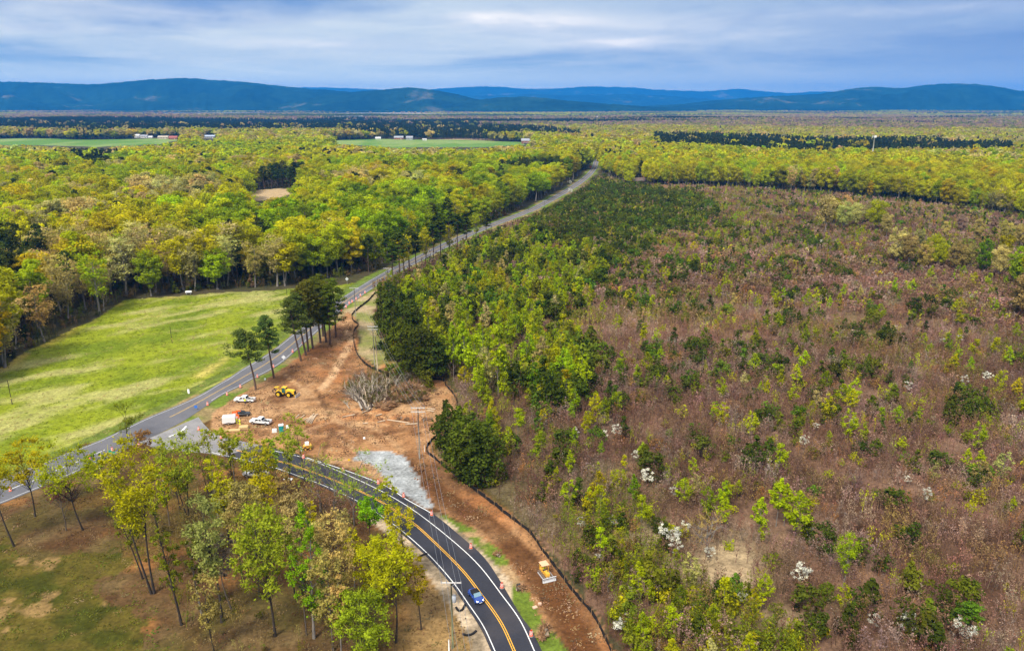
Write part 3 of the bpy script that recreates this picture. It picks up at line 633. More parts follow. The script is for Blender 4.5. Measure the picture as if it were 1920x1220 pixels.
def pine(seed, Ht=22.0, R=3.8, cb=0.5, nb=26, nlf=42, size=0.55, tr=0.014, lean=0.02, droop=0.0, rz=0.45):
    T = TB(seed); r = T.r; n = 9; tt = np.linspace(0, 1, n)[:, None]
    top = np.array([*r.normal(0, lean * Ht, 2), Ht * 0.97]); pts = np.array([0, 0, -0.3]) * (1 - tt) + top * tt + np.array([r.normal(0, .01 * Ht), r.normal(0, .01 * Ht), 0]) * np.sin(tt * 4)
    rd = tr * Ht * (1 - 0.85 * tt[:, 0]); T.tube(pts, rd, 6); cl = []; ra = []
    for i in range(nb):
        z = cb + (1 - cb) * ((i + r.random()) / nb) ** 0.9; f_ = (z - cb) / (1 - cb); reach = R * (math.sin(math.pi * min(1, f_ * 0.75 + 0.22)) ** 0.8) * r.uniform(0.45, 1.1); ph = i * 2.4 + r.normal(0, .4)
        zi = z * (n - 1) * 0.97; j = min(int(zi), n - 2); a = pts[j] + (pts[j + 1] - pts[j]) * (zi - j)
        b = a + np.array([math.cos(ph) * reach, math.sin(ph) * reach, reach * (0.22 - droop)])
        T.tube(T.curve(a, b, 0.06 * reach, 4), np.linspace(rd[j] * .4 + .02, .02, 4), 3)
        for k, q in ((0.62, 0.8), (1.0, 1.0)):
            cl.append(a + (b - a) * k + r.normal(0, .1 * R, 3) * [1, 1, .4]); ra.append(R * 0.30 * q * r.uniform(.8, 1.25))
    cl.append(top - [0, 0, .3]); ra.append(R * 0.3); cl = np.array(cl); ra = np.array(ra)
    T.leaves(cl, np.stack([ra, ra, ra * rz], -1), nlf, size, up=0.8, hollow=0.3)
    for z in np.linspace(0.25, cb, 5):      # dead stubs on the bare trunk
        ph = r.uniform(0, 6.28); j = z * (n - 1) * .97; a = pts[int(j)]; T.spikes([a], [a + [math.cos(ph) * 1.4, math.sin(ph) * 1.4, .1]], [.09])
    return T
def baretree(seed, Ht=14.0, R=4.0, levels=3, nb=7, tr=0.017, buds=0, bsize=0.25, first=0.3):
    T = TB(seed); r = T.r; ends = []
    def grow(a, d, ln, rr, lv):
        b = a + d * ln; p = T.curve(a, b, 0, 4); T.tube(p, np.linspace(rr, rr * .55, 4), 5 if lv == 0 else 3)
        if lv >= levels: ends.append((b, d, ln)); return
        for i in range(nb if lv == 0 else 4):
            f_ = r.uniform(first if lv == 0 else .35, 1); q = a + (b - a) * f_; e = r.normal(size=3) * [1, 1, .35]; e /= np.linalg.norm(e)
            nd = d * .62 + e * .75 + np.array([0, 0, .22]); nd /= np.linalg.norm(nd); grow(q, nd, ln * r.uniform(.38, .6), rr * .42, lv + 1)
    grow(np.array([0, 0, -.2]), np.array([r.normal(0, .04), r.normal(0, .04), 1.0]), Ht * .62, tr * Ht, 0)
    P = np.array([e[0] for e in ends]); D = np.array([e[1] for e in ends]); LN = np.array([e[2] for e in ends])
    k = 5; P2 = np.repeat(P, k, 0); D2 = np.repeat(D, k, 0) + r.normal(0, .5, (len(P2), 3)); T.spikes(P2 - D2 * .2, P2 + D2 * np.repeat(LN, k)[:, None] * .55, 0.045)
    if buds: T.leaves(P, np.full(3, R * .16), buds, bsize, hollow=.1)
    else: T.leaves(P[:1], np.full(3, .1), 1, .02)
    return T
def thicket(seed, Ht=5.0, n=70, spread=1.3, buds=60, bsize=0.2, w=0.07, stems=5):
    """several bare saplings from one root: upright wands that fork, with buds"""
    T = TB(seed); r = T.r; A = []; B = []; Wd = []
    for s_ in range(stems):
        b0 = np.array([*r.normal(0, spread * .5, 2), 0]); h = Ht * r.uniform(.6, 1); t0 = b0 + np.array([*r.normal(0, .09 * Ht, 2), h])
        A.append(b0); B.append(t0); Wd.append(w * 1.6)
        for i in range(n // stems):
            f_ = r.uniform(.25, .95); q = b0 + (t0 - b0) * f_; ln = h * r.uniform(.14, .36) * (1.1 - f_ * .5); ph = r.uniform(0, 6.28)
            A.append(q); B.append(q + np.array([math.cos(ph) * ln * .55, math.sin(ph) * ln * .55, ln * .8])); Wd.append(w * r.uniform(.5, 1))
    A, B = np.array(A), np.array(B); T.spikes(A, B, Wd)
    if buds:
        i = r.integers(0, len(B), buds); T.leaves(B[i] + r.normal(0, .12, (buds, 3)), np.full(3, .12), 1, bsize, hollow=.2)
    return T
def bushy(seed, Ht=3.0, R=1.5, ncl=9, nlf=24, size=0.32, cr=.5):
    T = TB(seed); r = T.r; p = r.normal(size=(ncl, 3)); p /= np.linalg.norm(p, axis=1)[:, None]; p *= r.random((ncl, 1)) ** .5
    cl = np.stack([p[:, 0] * R * .8, p[:, 1] * R * .8, Ht * .52 + p[:, 2] * Ht * .36], -1)
    T.leaves(cl, np.array([R * cr, R * cr, Ht * .22]), nlf, size)
    T.spikes(np.zeros((8, 3)) + r.normal(0, .1, (8, 3)) * [1, 1, 0], cl[r.integers(0, ncl, 8)], .07); return T

class Proto:
    def __init__(s, name, T, lm, bark, tm=None):
        s.crown = T.crown_mesh(name + '_crown', lm, tm); s.trunk = T.wood_mesh(name + '_trunk', bark) if T.wv else None
        s.T, s.lm, s.bark, s.tm, s.name = T, lm, bark, tm, name; s._w = None
    def whole(s):
        if s._w is None: s._w = bpy.data.objects.new(s.name, s.T.whole_mesh(s.name, s.lm, s.bark, s.tm))
        return s._w
PB = {}
def protos(key, n, fn, lm, bark, tm=None):
    PB[key] = [Proto(key, fn(i), lm, bark, tm) for i in range(n)]
shapes = ['round', 'vase', 'round', 'round', 'vase', 'round']
protos('oak', 6, lambda i: broadleaf(100 + i, 22, [5.4, 4.8, 6.2, 5.0, 5.6, 4.4][i], [.22, .28, .3, .18, .3, .24][i], 58, 84, 0.58, .31, shape=shapes[i], twigs=3, tr=.014), M_LEAF, M_PALEBARK)
protos('airy', 4, lambda i: broadleaf(140 + i, 22, 4.8, .25, 46, 40, 0.48, .34, shape='vase', twigs=9, tr=.013, soft=True), M_LEAF, M_PALEBARK)
protos('far_oak', 5, lambda i: broadleaf(180 + i, 20, [6.4, 5.8, 7.0, 6.0, 5.6][i], .3, 26, 26, 1.5, .36, twigs=0, limbs=False, seg=3, tr=.012), M_LEAF, M_PALEBARK)
protos('pine', 5, lambda i: pine(200 + i, 21, [3.6, 4.2, 3.2, 3.9, 3.4][i], [.5, .42, .55, .45, .38][i], 26, 52, .5), M_NEEDLE, M_PINEBARK)
protos('far_pine', 3, lambda i: broadleaf(230 + i, 19, 3.4, .25, 16, 16, 1.3, .42, shape='cone', twigs=0, limbs=False, seg=3, tr=.012), M_NEEDLE, M_PINEBARK)
protos('cedar', 5, lambda i: broadleaf(250 + i, 13, [3.4, 3.9, 3.1, 4.2, 3.7][i], .04, 64, 50, .48, .36, shape=['cone', 'round', 'cone', 'column', 'round'][i], twigs=5, tr=.012, flat=.6, soft=True), M_NEEDLE, M_PINEBARK)
protos('small_evergreen', 4, lambda i: broadleaf(270 + i, 5, [1.8, 2.1, 1.7, 2.3][i], .02, 26, 24, .42, .42, shape='cone' if i % 2 == 0 else 'round', twigs=0, limbs=False, seg=3), M_NEEDLE, M_PINEBARK)
protos('sapling', 5, lambda i: broadleaf(300 + i, 9, [1.7, 1.4, 2.0, 1.6, 1.9][i], [.18, .22, .2, .3, .15][i], 32, 44, .34, .40, shape='column', twigs=5, soft=True, tr=.009, seg=4), M_LEAF, M_PALEBARK)
protos('shrub', 4, lambda i: bushy(330 + i, 3, 1.5), M_LEAF, M_BARK)
protos('dogwood', 4, lambda i: broadleaf(350 + i, 5, 1.6, .35, 20, 26, .24, .30, twigs=4, tr=.012, flat=.5, seg=4), M_LEAF, M_BARK)
protos('bare', 4, lambda i: baretree(370 + i, 12, 3.5, 2, 9, buds=5, bsize=.22), M_LEAF, M_PALEBARK)
def clods(seed):
    T = TB(seed); r = T.r; c = r.normal(0, .8, (14, 3)) * [1, 1, 0] + [0, 0, .06]; T.leaves(c, np.full(3, .12), 7, .22, up=1.0, hollow=.6); return T
protos('clod', 4, lambda i: clods(650 + i), M_TWIG, M_BARK)
protos('thicket', 6, lambda i: thicket(400 + i, 5.0, 80, 2.2, 130, .22, .065), M_TWIG, M_PALEBARK)
protos('far_thicket', 4, lambda i: thicket(430 + i, 4.2, 34, 2.6, 110, .38, .12), M_TWIG, M_PALEBARK)

# ------------------------------------------------------------------ masses: one object of many instances
def scatter(name, protoset, P, scl, tint, label=None, kind='stuff', zs=None):
    P = np.asarray(P, np.float32); n = len(P)
    if n == 0: return None
    me = bpy.data.meshes.new(name); me.vertices.add(n); me.vertices.foreach_set('co', P.reshape(-1))
    r = np.random.default_rng(n)
    def attr(nm, typ, key, arr): a = me.attributes.new(nm, typ, 'POINT'); a.data.foreach_set(key, np.asarray(arr).astype(np.int32 if typ == 'INT' else np.float32).reshape(-1))
    attr('scl', 'FLOAT_VECTOR', 'vector', np.stack([scl * r.uniform(.88, 1.12, n), scl * r.uniform(.88, 1.12, n), scl if zs is None else zs], -1)); attr('rot', 'FLOAT_VECTOR', 'vector', np.stack([r.normal(0, .03, n), r.normal(0, .03, n), r.uniform(0, 6.28, n)], -1))
    attr('tint', 'FLOAT_COLOR', 'color', np.concatenate([tint, np.ones((n, 1))], -1)); attr('pick', 'INT', 'value', r.integers(0, len(protoset), n))
    g = bpy.data.node_groups.new(name + '_placing', 'GeometryNodeTree')
    g.interface.new_socket('Geometry', in_out='INPUT', socket_type='NodeSocketGeometry'); g.interface.new_socket('Geometry', in_out='OUTPUT', socket_type='NodeSocketGeometry')
    gi = g.nodes.new('NodeGroupInput'); go = g.nodes.new('NodeGroupOutput'); j = g.nodes.new('GeometryNodeJoinGeometry')
    for p in protoset:
        oi = g.nodes.new('GeometryNodeObjectInfo'); oi.inputs['Object'].default_value = p.whole(); oi.inputs['As Instance'].default_value = True; g.links.new(oi.outputs['Geometry'], j.inputs[0])
    ip = g.nodes.new('GeometryNodeInstanceOnPoints'); ip.inputs['Pick Instance'].default_value = True
    def na(nm, typ):
        a = g.nodes.new('GeometryNodeInputNamedAttribute'); a.data_type = typ; a.inputs['Name'].default_value = nm; return a.outputs['Attribute']
    g.links.new(gi.outputs[0], ip.inputs['Points']); g.links.new(j.outputs[0], ip.inputs['Instance']); g.links.new(na('pick', 'INT'), ip.inputs['Instance Index'])
    er = g.nodes.new('FunctionNodeEulerToRotation'); g.links.new(na('rot', 'FLOAT_VECTOR'), er.inputs[0]); g.links.new(er.outputs[0], ip.inputs['Rotation']); g.links.new(na('scl', 'FLOAT_VECTOR'), ip.inputs['Scale'])
    g.links.new(ip.outputs[0], go.inputs[0])
    o = link(name, me); md_ = o.modifiers.new('placing', 'NODES'); md_.node_group = g; o['kind'] = kind
    if label: o['label'] = label
    return o
def plant(kindname, proto, x, y, z, sc_, tint, rz, szz=None):
    """one tree or shrub as a thing of its own: crown and trunk under an Empty at its foot"""
    o = empty(kindname, (x, y, z), rz); o.scale = (sc_, sc_, szz or sc_)
    c = link('crown', proto.crown, o); c['tint'] = [float(v) for v in tint]
    if proto.trunk is not None: link('trunk', proto.trunk, o)
    return o
NUMS = ['leftmost', 'second', 'third', 'fourth', 'fifth', 'sixth', 'seventh', 'eighth', 'ninth', 'tenth', 'eleventh', 'twelfth', 'thirteenth', 'fourteenth', 'fifteenth', 'sixteenth', 'seventeenth', 'eighteenth', 'nineteenth', 'twentieth']
def autolabel(items, group, cat):
    """items: (object, description, base px, base py, list of landmarks). Each label says look + landmark + place within its like"""
    by = {}
    for o, desc, qx, qy, lms in items:
        lm = min(lms, key=lambda l: (l[0] - qx) ** 2 + ((l[1] - qy) * 1.6) ** 2); by.setdefault((desc, lm[2]), []).append((qx, qy, o))
    for (desc, lm), v in by.items():
        if len(v) > 5:
            v.sort(key=lambda q: -q[1]); k = -(-len(v) // 5); k = min(k, 4); per = -(-len(v) // k)
            names = {2: ['nearer', 'farther'], 3: ['nearer', 'middle', 'farther'], 4: ['nearest', 'nearer', 'farther', 'farthest']}[k]
            rows_ = [(names[i], v[i * per:(i + 1) * per]) for i in range(k)]
        else: rows_ = [('', v)]
        for nm, row in rows_:
            row.sort(key=lambda q: q[0])
            for i, (qx, qy, o) in enumerate(row):
                s = f'{desc} {lm}'
                if len(row) > 1: s += (', leftmost' if i == 0 else ', rightmost' if i == len(row) - 1 else f', {NUMS[min(i, 19)]} from left') + (f' of {nm} ones' if nm else '')
                elif nm: s += f', {nm} one'
                o['label'] = s; o['category'] = cat; o['group'] = group
# ------------------------------------------------------------------ where the vegetation stands
RG = np.random.default_rng(11)
PAL = {  # real leaf colours of early spring
 'lime': (0.315, 0.385, 0.005), 'yellow-green': (0.375, 0.38, 0.006), 'golden': (0.41, 0.375, 0.008), 'green': (0.19, 0.27, 0.006), 'olive': (0.18, 0.205, 0.014),
 'tan': (0.36, 0.29, 0.085), 'pale': (0.44, 0.38, 0.13), 'brown-budded': (0.21, 0.145, 0.055), 'dark': (0.045, 0.062, 0.010), 'mauve': (0.215, 0.125, 0.082), 'rust': (0.30, 0.16, 0.055), 'white': (0.80, 0.80, 0.72), 'greyish': (0.29, 0.20, 0.15)}
def tints(names, r=RG, sat=1.0, j=.16):
    c = np.array([PAL[n] for n in names]); c = c * (1 + r.normal(0, j, (len(c), 1))) * (1 + r.normal(0, .07, c.shape)); return np.clip(c, .008, .9)
def grid_pts(poly, sp0, spk=0.0, ymax=4500, jit=.42, seed=1, zc=0.0, xlim=1.12):
    """jittered points over the ground inside a traced outline, spacing sp0 (+ spk * distance)"""
    r = np.random.default_rng(seed); out = []
    y = 60.0
    while y < ymax:
        sp = sp0 + spk * y; hw = y * .66 * xlim + 40; n = int(2 * hw / sp)
        xs = -hw + (np.arange(n) + .5) * sp + r.uniform(-jit, jit, n) * sp; ys = y + r.uniform(-jit, jit, n) * sp
        out.append(np.stack([xs, ys], -1)); y += sp
    p = np.concatenate(out); qx, qy = PR(p[:, 0], p[:, 1], zc)
    return p[inpoly(qx, qy, poly)]
def roadd(p, path): return dist_path(p[:, 0], p[:, 1], path)
def blocks(p, hts, poly):
    """True where a tree of that height would stand in or in front of the outline"""
    m = np.zeros(len(p), bool); hts = np.broadcast_to(hts, (len(p),))
    for f_ in (0, .25, .5, .75, .97):
        qx, qy = PR(p[:, 0], p[:, 1], hts * f_); m |= inpoly(qx, qy, poly)
    return m
FOREST_L = [(-420,1120),(-300,900),(-80,738),(0,694),(60,662),(120,628),(190,590),(235,560),(300,554),(400,545),(500,540),(560,536),(640,522),(700,510),(735,500),(790,474),(850,446),(900,424),(951,405),(1001,383),(1067,346),(1095,326),(1107,313),(1113,300),(1118,296),(1118,196),(-900,196)]
FOREST_R = [(1121,196),(1121,300),(1124,318),(1140,333),(1180,350),(1300,350),(1400,355),(1500,362),(1600,371),(1700,380),(1800,394),(1920,410),(2100,436),(2600,560),(2600,196)]
ROADVIS = [(735,500),(800,470),(880,436),(960,402),(1010,384),(1070,345),(1098,322),(1108,312),(1118,312),(1122,322),(1108,338),(1078,360),(1015,396),(965,416),(900,440),(800,490),(745,516)]
ROADCLEAR = [(950,404),(1001,382),(1067,345),(1096,322),(1106,309),(1120,309),(1124,322),(1108,338),(1078,360),(1015,396),(965,416)]
forest = np.concatenate([grid_pts(FOREST_L, 8.4, .0010, 4400, seed=1), grid_pts(FOREST_R, 7.6, .0012, 4400, seed=2)])
D = np.hypot(forest[:, 0], forest[:, 1]); HT = RG.uniform(16, 28, len(forest)) * (0.9 + 0.25 * fbm(forest[:, 0], forest[:, 1], 90.0, 3)); HT = np.where(forest[:, 0] > 100, HT * 0.92, HT)
ok = roadd(forest, ROAD_CEN) > np.where(forest[:, 1] > 380, 9.5, 12)
for poly in (FIELD_L, FIELD_M): ok &= ~blocks(forest, HT * .98, [(a, b + 0.5) for a, b in poly])
ok &= ~blocks(forest, HT * .98, HAYFIELD); ok &= ~blocks(forest, HT * .98, ROADCLEAR) | (forest[:, 0] > 100) & (D > 640)
ok &= ~blocks(forest, HT, MEADOW[4:14])
# sight lines kept open to the farm buildings and the house in the woods
for bxs, by_ in (([(250,251),(345,251),(345,264),(250,264)], 258), ([(374,252),(410,252),(410,262),(374,262)], 258), ([(700,251),(802,251),(802,262),(700,262)], 258.5), ([(976,258),(1002,258),(1002,271),(976,271)], 267), ([(1188,326),(1212,326),(1212,350),(1188,350)], 344)): ok &= ~(blocks(forest, HT, bxs) & (forest[:, 1] < G(960, by_).y + 14))
forest, D, HT = forest[ok], D[ok], HT[ok]
bpx, bpy_ = PR(forest[:, 0], forest[:, 1], 0.0); cpx, cpy = PR(forest[:, 0], forest[:, 1], HT)
nA = fbm(forest[:, 0], forest[:, 1], 120.0, 3); nB = fbm(forest[:, 0] + 500, forest[:, 1], 38.0, 3); nC = fbm(forest[:, 0], forest[:, 1] + 500, 260.0, 3); u = RG.random(len(forest))
PINEBAND = [[(1225,239),(1300,240),(1420,243),(1520,248),(1700,246),(1770,246),(1765,252),(1900,256),(1900,272),(1600,274),(1500,276),(1400,270),(1225,262)], [(-300,216),(0,221),(120,218),(330,216),(430,222),(640,213),(760,216),(900,222),(990,226),(1090,234),(1090,246),(960,240),(860,246),(760,245),(640,236),(480,237),(330,236),(180,240),(0,234),(-300,232)], [(-60,240),(0,243),(60,246),(180,244),(250,247),(256,258),(180,256),(60,258),(-60,258)], [(148,263),(205,263),(210,294),(160,296),(118,280)], [(500,300),(560,295),(575,345),(470,352),(440,345)], [(600,510),(680,455),(760,420),(840,385),(880,395),(860,430),(800,462),(735,500),(640,530)], [(-50,390),(20,400),(90,440),(0,500),(-60,470)], [(930,290),(1060,288),(1060,300),(930,304)], [(690,430),(760,420),(790,470),(740,560),(640,560),(600,500)]]
inband = np.zeros(len(forest), bool)
for poly in PINEBAND: inband |= inpoly(cpx, cpy, poly)
isp = (inband & (u < .97)) | ((nB > .66) & (u < .5)) | (u < .05)
isp &= ~((forest[:, 0] > 150) & (D < 1150) & (u > .012))
def pickcol():
    names = np.empty(len(forest), object); r = RG.random(len(forest)); s_ = np.clip(nA * 1.5 - .25 + (r - .5) * .55, 0, .999)
    left_near = (bpx < 700) & (D < 420)
    for i in range(len(forest)):
        if D[i] > 2700: t_ = ['greyish', 'tan', 'greyish', 'olive', 'greyish', 'tan']
        elif D[i] > 1500: t_ = ['tan', 'golden', 'yellow-green', 'pale', 'yellow-green', 'tan']
        elif forest[i, 0] > 60 and D[i] > 480: t_ = ['golden', 'yellow-green', 'golden', 'yellow-green', 'lime', 'golden', 'pale']
        elif left_near[i]: t_ = ['golden', 'yellow-green', 'yellow-green', 'pale', 'golden', 'lime', 'tan']
        else: t_ = ['green', 'lime', 'yellow-green', 'lime', 'yellow-green', 'yellow-green', 'golden', 'pale']
        names[i] = t_[int(s_[i] * len(t_))]
    return names
isp |= (D > 2700) & (fbm(forest[:, 0] * .35, forest[:, 1] + 300, 420., 3) > .55) & ~isp
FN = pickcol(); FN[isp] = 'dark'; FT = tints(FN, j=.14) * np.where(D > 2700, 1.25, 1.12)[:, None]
FT[isp] = tints(['dark'] * isp.sum(), j=.22) * np.where(D[isp] > 1000, .85, 1.15)[:, None]  # needle green, plus cloud shadow on the far band put into the tint
# woods fade toward duller crowns where the species change to the far valley
fz = ground_z(forest[:, 0], forest[:, 1])
vis = (bpx > -40) & (bpx < 1960)
order = np.argsort(D - 60 * (HT - 22) / 22 * .2 + (~vis) * 5000)
broad = [i for i in order if not isp[i]]; pins = [i for i in order if isp[i]]
LM_F = [(30,690,"at the meadow's lower woods corner"), (110,640,"by the meadow's left bend"), (190,598,"left behind the meadow"), (260,570,"at the meadow's back inner bend"), (340,560,"behind the white tank"), (420,556,"behind the middle of the meadow"), (500,552,"right behind the meadow"), (570,545,"behind the roadside pine row"), (640,535,"behind the diamond road sign"), (700,515,"where the road enters the woods"), (770,485,"left of the shaded road"), (850,450,"beside the shaded road"), (930,415,"beside the rising road"), (1010,380,"beside the upper road"), (1080,335,"near the road's crest"), (1250,352,"behind the evergreen scrub"), (1400,356,"behind the brown scrub"), (1550,368,"back right, behind grey trees"), (1700,382,"far right woods edge"), (1850,400,"woods edge at photo's right")]
WD = np.where(forest[:, 0] < 100, RG.uniform(1.1, 1.5, len(forest)), RG.uniform(1.0, 1.25, len(forest)))
items = []; bi = broad[:300]
for i in bi:
    pr = PB['airy'][RG.integers(4)] if (FN[i] in ('tan', 'pale', 'brown-budded') or (u[i] > .8)) else PB['oak'][RG.integers(6)]
    o = plant('deciduous_tree', pr, forest[i, 0], forest[i, 1], fz[i], HT[i] / 22 * WD[i], FT[i], RG.uniform(0, 6.28), HT[i] / 22); items.append((o, f"{'tall ' if HT[i] > 24 else 'low ' if HT[i] < 19.5 else ''}{FN[i]} tree", bpx[i], bpy_[i], LM_F))
autolabel(items, 'leafing trees of the woods edge', 'tree')
items = []; pi_ = pins[:150]
for i in pi_:
    o = plant('pine_tree', PB['pine'][RG.integers(5)], forest[i, 0], forest[i, 1], fz[i], HT[i] / 22, FT[i], RG.uniform(0, 6.28)); items.append((o, f"{'tall ' if HT[i] > 24 else 'low ' if HT[i] < 19.5 else ''}dark green pine", bpx[i], bpy_[i], LM_F))
autolabel(items, 'pines among the woods', 'pine')
rest = np.ones(len(forest), bool); rest[bi] = False; rest[pi_] = False
for nm, sel, ps in (('forest_trees', rest & ~isp & (D < 950), PB['oak'] + PB['airy'][:2]), ('far_woods', rest & ~isp & (D >= 950), PB['far_oak']), ('pine_woods', rest & isp & (D < 950), PB['pine']), ('far_pine_woods', rest & isp & (D >= 950), PB['far_pine'])):
    scatter(nm, ps, np.column_stack([forest[sel], fz[sel]]), HT[sel] / (21 if 'far' in nm else 22) * (WD[sel] if 'pine' not in nm else 1.15), FT[sel], zs=HT[sel] / (21 if 'far' in nm else 22))
# woods of the far valley: larger spacing, low detail
vp = grid_pts([(-900,222),(-900,196),(2800,196),(2800,222)], 20, .0035, 10500, seed=9); vd = np.hypot(vp[:, 0], vp[:, 1]); vp = vp[(vd > 4300)]
vn = fbm(vp[:, 0] * .5, vp[:, 1], 620.0, 5); vn2 = fbm(vp[:, 0] * .4 + 9999, vp[:, 1], 900.0, 4); vu = RG.random(len(vp)); keep = (fbm(vp[:, 0] * .4 + 444, vp[:, 1] + 99, 520.0, 4) < .58)
nmv = np.where(vn > .60, 'dark', np.where(vn2 > .53, 'yellow-green', np.where(vu < .4, 'greyish', 'tan'))).astype(object)
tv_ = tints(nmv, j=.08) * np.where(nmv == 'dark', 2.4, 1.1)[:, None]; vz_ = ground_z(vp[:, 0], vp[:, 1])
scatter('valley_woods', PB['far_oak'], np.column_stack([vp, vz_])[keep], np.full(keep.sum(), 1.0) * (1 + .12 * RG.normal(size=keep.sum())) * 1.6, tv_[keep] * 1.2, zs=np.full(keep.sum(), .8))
# undergrowth along the woods' edge, which closes the view between the trunks
ug = grid_pts(FOREST_L, 4.2, 0, 620, seed=21); ug = np.concatenate([ug, grid_pts(FOREST_R, 5, 0, 760, seed=22)]); ug = ug[(roadd(ug, ROAD_CEN) > 8.5)]
ug = ug[~blocks(ug, np.full(len(ug), 3.0), HAYFIELD)]
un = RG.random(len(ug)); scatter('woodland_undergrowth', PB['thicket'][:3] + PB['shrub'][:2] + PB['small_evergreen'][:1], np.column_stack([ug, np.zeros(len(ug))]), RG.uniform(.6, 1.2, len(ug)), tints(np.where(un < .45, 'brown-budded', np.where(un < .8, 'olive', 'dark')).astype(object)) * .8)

# ---- the brushland to the right
E_DARK = [(985,412),(1040,380),(1110,345),(1190,352),(1280,368),(1360,395),(1310,435),(1235,445),(1215,485),(1160,505),(1080,480),(1000,450)]
L_LIME = [(738,508),(800,480),(880,447),(950,430),(1010,445),(1060,472),(1150,500),(1120,560),(1090,600),(1110,640),(1110,740),(1060,780),(1000,750),(930,775),(860,740),(835,700),(800,650),(760,590)]
L_GREENB = [(1060,960),(1180,930),(1240,980),(1250,1060),(1330,1110),(1420,1130),(1500,1180),(1520,1300),(1180,1300),(1130,1180),(1060,1090)]
bp_ = grid_pts(BRUSH, 1.8, .0022, 900, seed=31); bq, bw = PR(bp_[:, 0], bp_[:, 1], 0); bd = np.hypot(bp_[:, 0], bp_[:, 1])
def openness(qx, qy): return np.exp(-((qx - 1365) / 70) ** 2 - ((qy - 1065) / 48) ** 2) + .9 * np.exp(-((qx - 1220) / 50) ** 2 - ((qy - 1005) / 22) ** 2) + .8 * np.exp(-((qx - 1440) / 45) ** 2 - ((qy - 1165) / 20) ** 2)
dnew = roadd(bp_, wpath(FENCE_B, 2))
k_ = ~blocks(bp_, 3.0, ROADVIS) & (RG.random(len(bp_)) > 1.1 * openness(bq, bw)) & (roadd(bp_, ROAD_CEN) > 8) & (fbm(bp_[:, 0], bp_[:, 1], 8.0, 3) > .34) & (dnew > 1.5)
bp_, bq, bw, bd = bp_[k_], bq[k_], bw[k_], bd[k_]; bn = fbm(bp_[:, 0], bp_[:, 1], 26.0, 4); bn2 = fbm(bp_[:, 0] + 77, bp_[:, 1], 9.0, 3); bu = RG.random(len(bp_))
green_k = inpoly(bq, bw, E_DARK) * .4 + inpoly(bq, bw, L_LIME) * .2 + inpoly(bq, bw, L_GREENB) * .45 + .10 * (bw < 480)
nmb = np.where(bu < green_k, 'olive', np.where(bn2 + (bu - .5) * .5 > .60, 'greyish', np.where(bn + (bu - .5) * .4 > .60, 'brown-budded', 'mauve'))).astype(object)
nmb[(bu > .965)] = 'rust'; nmb[(bu > .90) & (bu < .93)] = 'yellow-green'; nmb[(bn > .57) & (bu > .8) & (bu < .88)] = 'olive'
tb_ = tints(nmb, j=.2) * (.55 + .85 * fbm(bp_[:, 0] + 31, bp_[:, 1], 70., 3))[:, None] * np.where(bw < 640, 1.12, .98)[:, None]; hs = RG.uniform(.55, 1.18, len(bp_)) * (.74 + .52 * bn)
nr_ = bd < 330
scatter('bare_thicket', PB['thicket'], np.column_stack([bp_, np.zeros(len(bp_))])[nr_], hs[nr_], tb_[nr_]); scatter('far_bare_thicket', PB['far_thicket'], np.column_stack([bp_, np.zeros(len(bp_))])[~nr_], hs[~nr_] * 1.15, tb_[~nr_])

LM_B = [(780,560,"behind the cedar belt"), (850,520,"right of the shaded road"), (960,460,"right of the rising road"), (900,640,"mid limey stand"), (980,700,"at the limey stand's front"), (860,800,"behind the roadside cedars"), (960,860,"right of the big cedars"), (1060,800,"above the haul road scrub"), (1060,620,"among limey saplings' right side"), (1120,420,"in the dark evergreen patch"), (1200,380,"below the brick house"), (1260,470,"below the evergreen patch"), (1250,600,"in the central scrub"), (1220,720,"in the scrub's middle"), (1400,420,"in the upper scrub"), (1420,560,"right of the central scrub"), (1560,400,"among the pale tall trees"), (1700,480,"by the grey right-hand grove"), (1850,500,"upper right scrub"), (1600,620,"in the right scrub"), (1820,640,"scrub at photo's right edge"), (1400,740,"in the open brown scrub"), (1600,800,"in the wide brown scrub"), (1820,820,"right-edge brown scrub"), (1120,920,"above the green thicket"), (1080,1060,"beside the silt fence bend"), (1180,1040,"in the green thicket"), (1250,960,"behind the dry clearing"), (1370,1050,"in the dry grass clearing"), (1200,1170,"bottom green thicket"), (1350,1170,"below the dry clearing"), (1450,950,"right of the dry clearing"), (1560,1060,"by the round lime tree"), (1700,950,"lower right scrub"), (1700,1120,"bottom right scrub"), (1850,1050,"lower right photo edge"), (1860,1180,"bottom right photo corner")]
def clump_sel(poly, sp, seed, dens, ymax=900):
    p = grid_pts(poly, sp, .0, ymax, seed=seed); qx, qy = PR(p[:, 0], p[:, 1], 0); jn = (fbm(p[:, 0], p[:, 1] + 70, 30., 3) - .5) * 170 * np.clip((qy - 250) / 400, .2, 1); qx = qx + jn; qy = qy + jn * .5; rr = np.random.default_rng(seed + 5).random(len(p)); k = (rr < dens(p, qx, qy)) & (roadd(p, ROAD_CEN) > 9) & (roadd(p, wpath(FENCE_B, 2)) > 3); return p[k], (qx - jn)[k], (qy - jn * .5)[k]
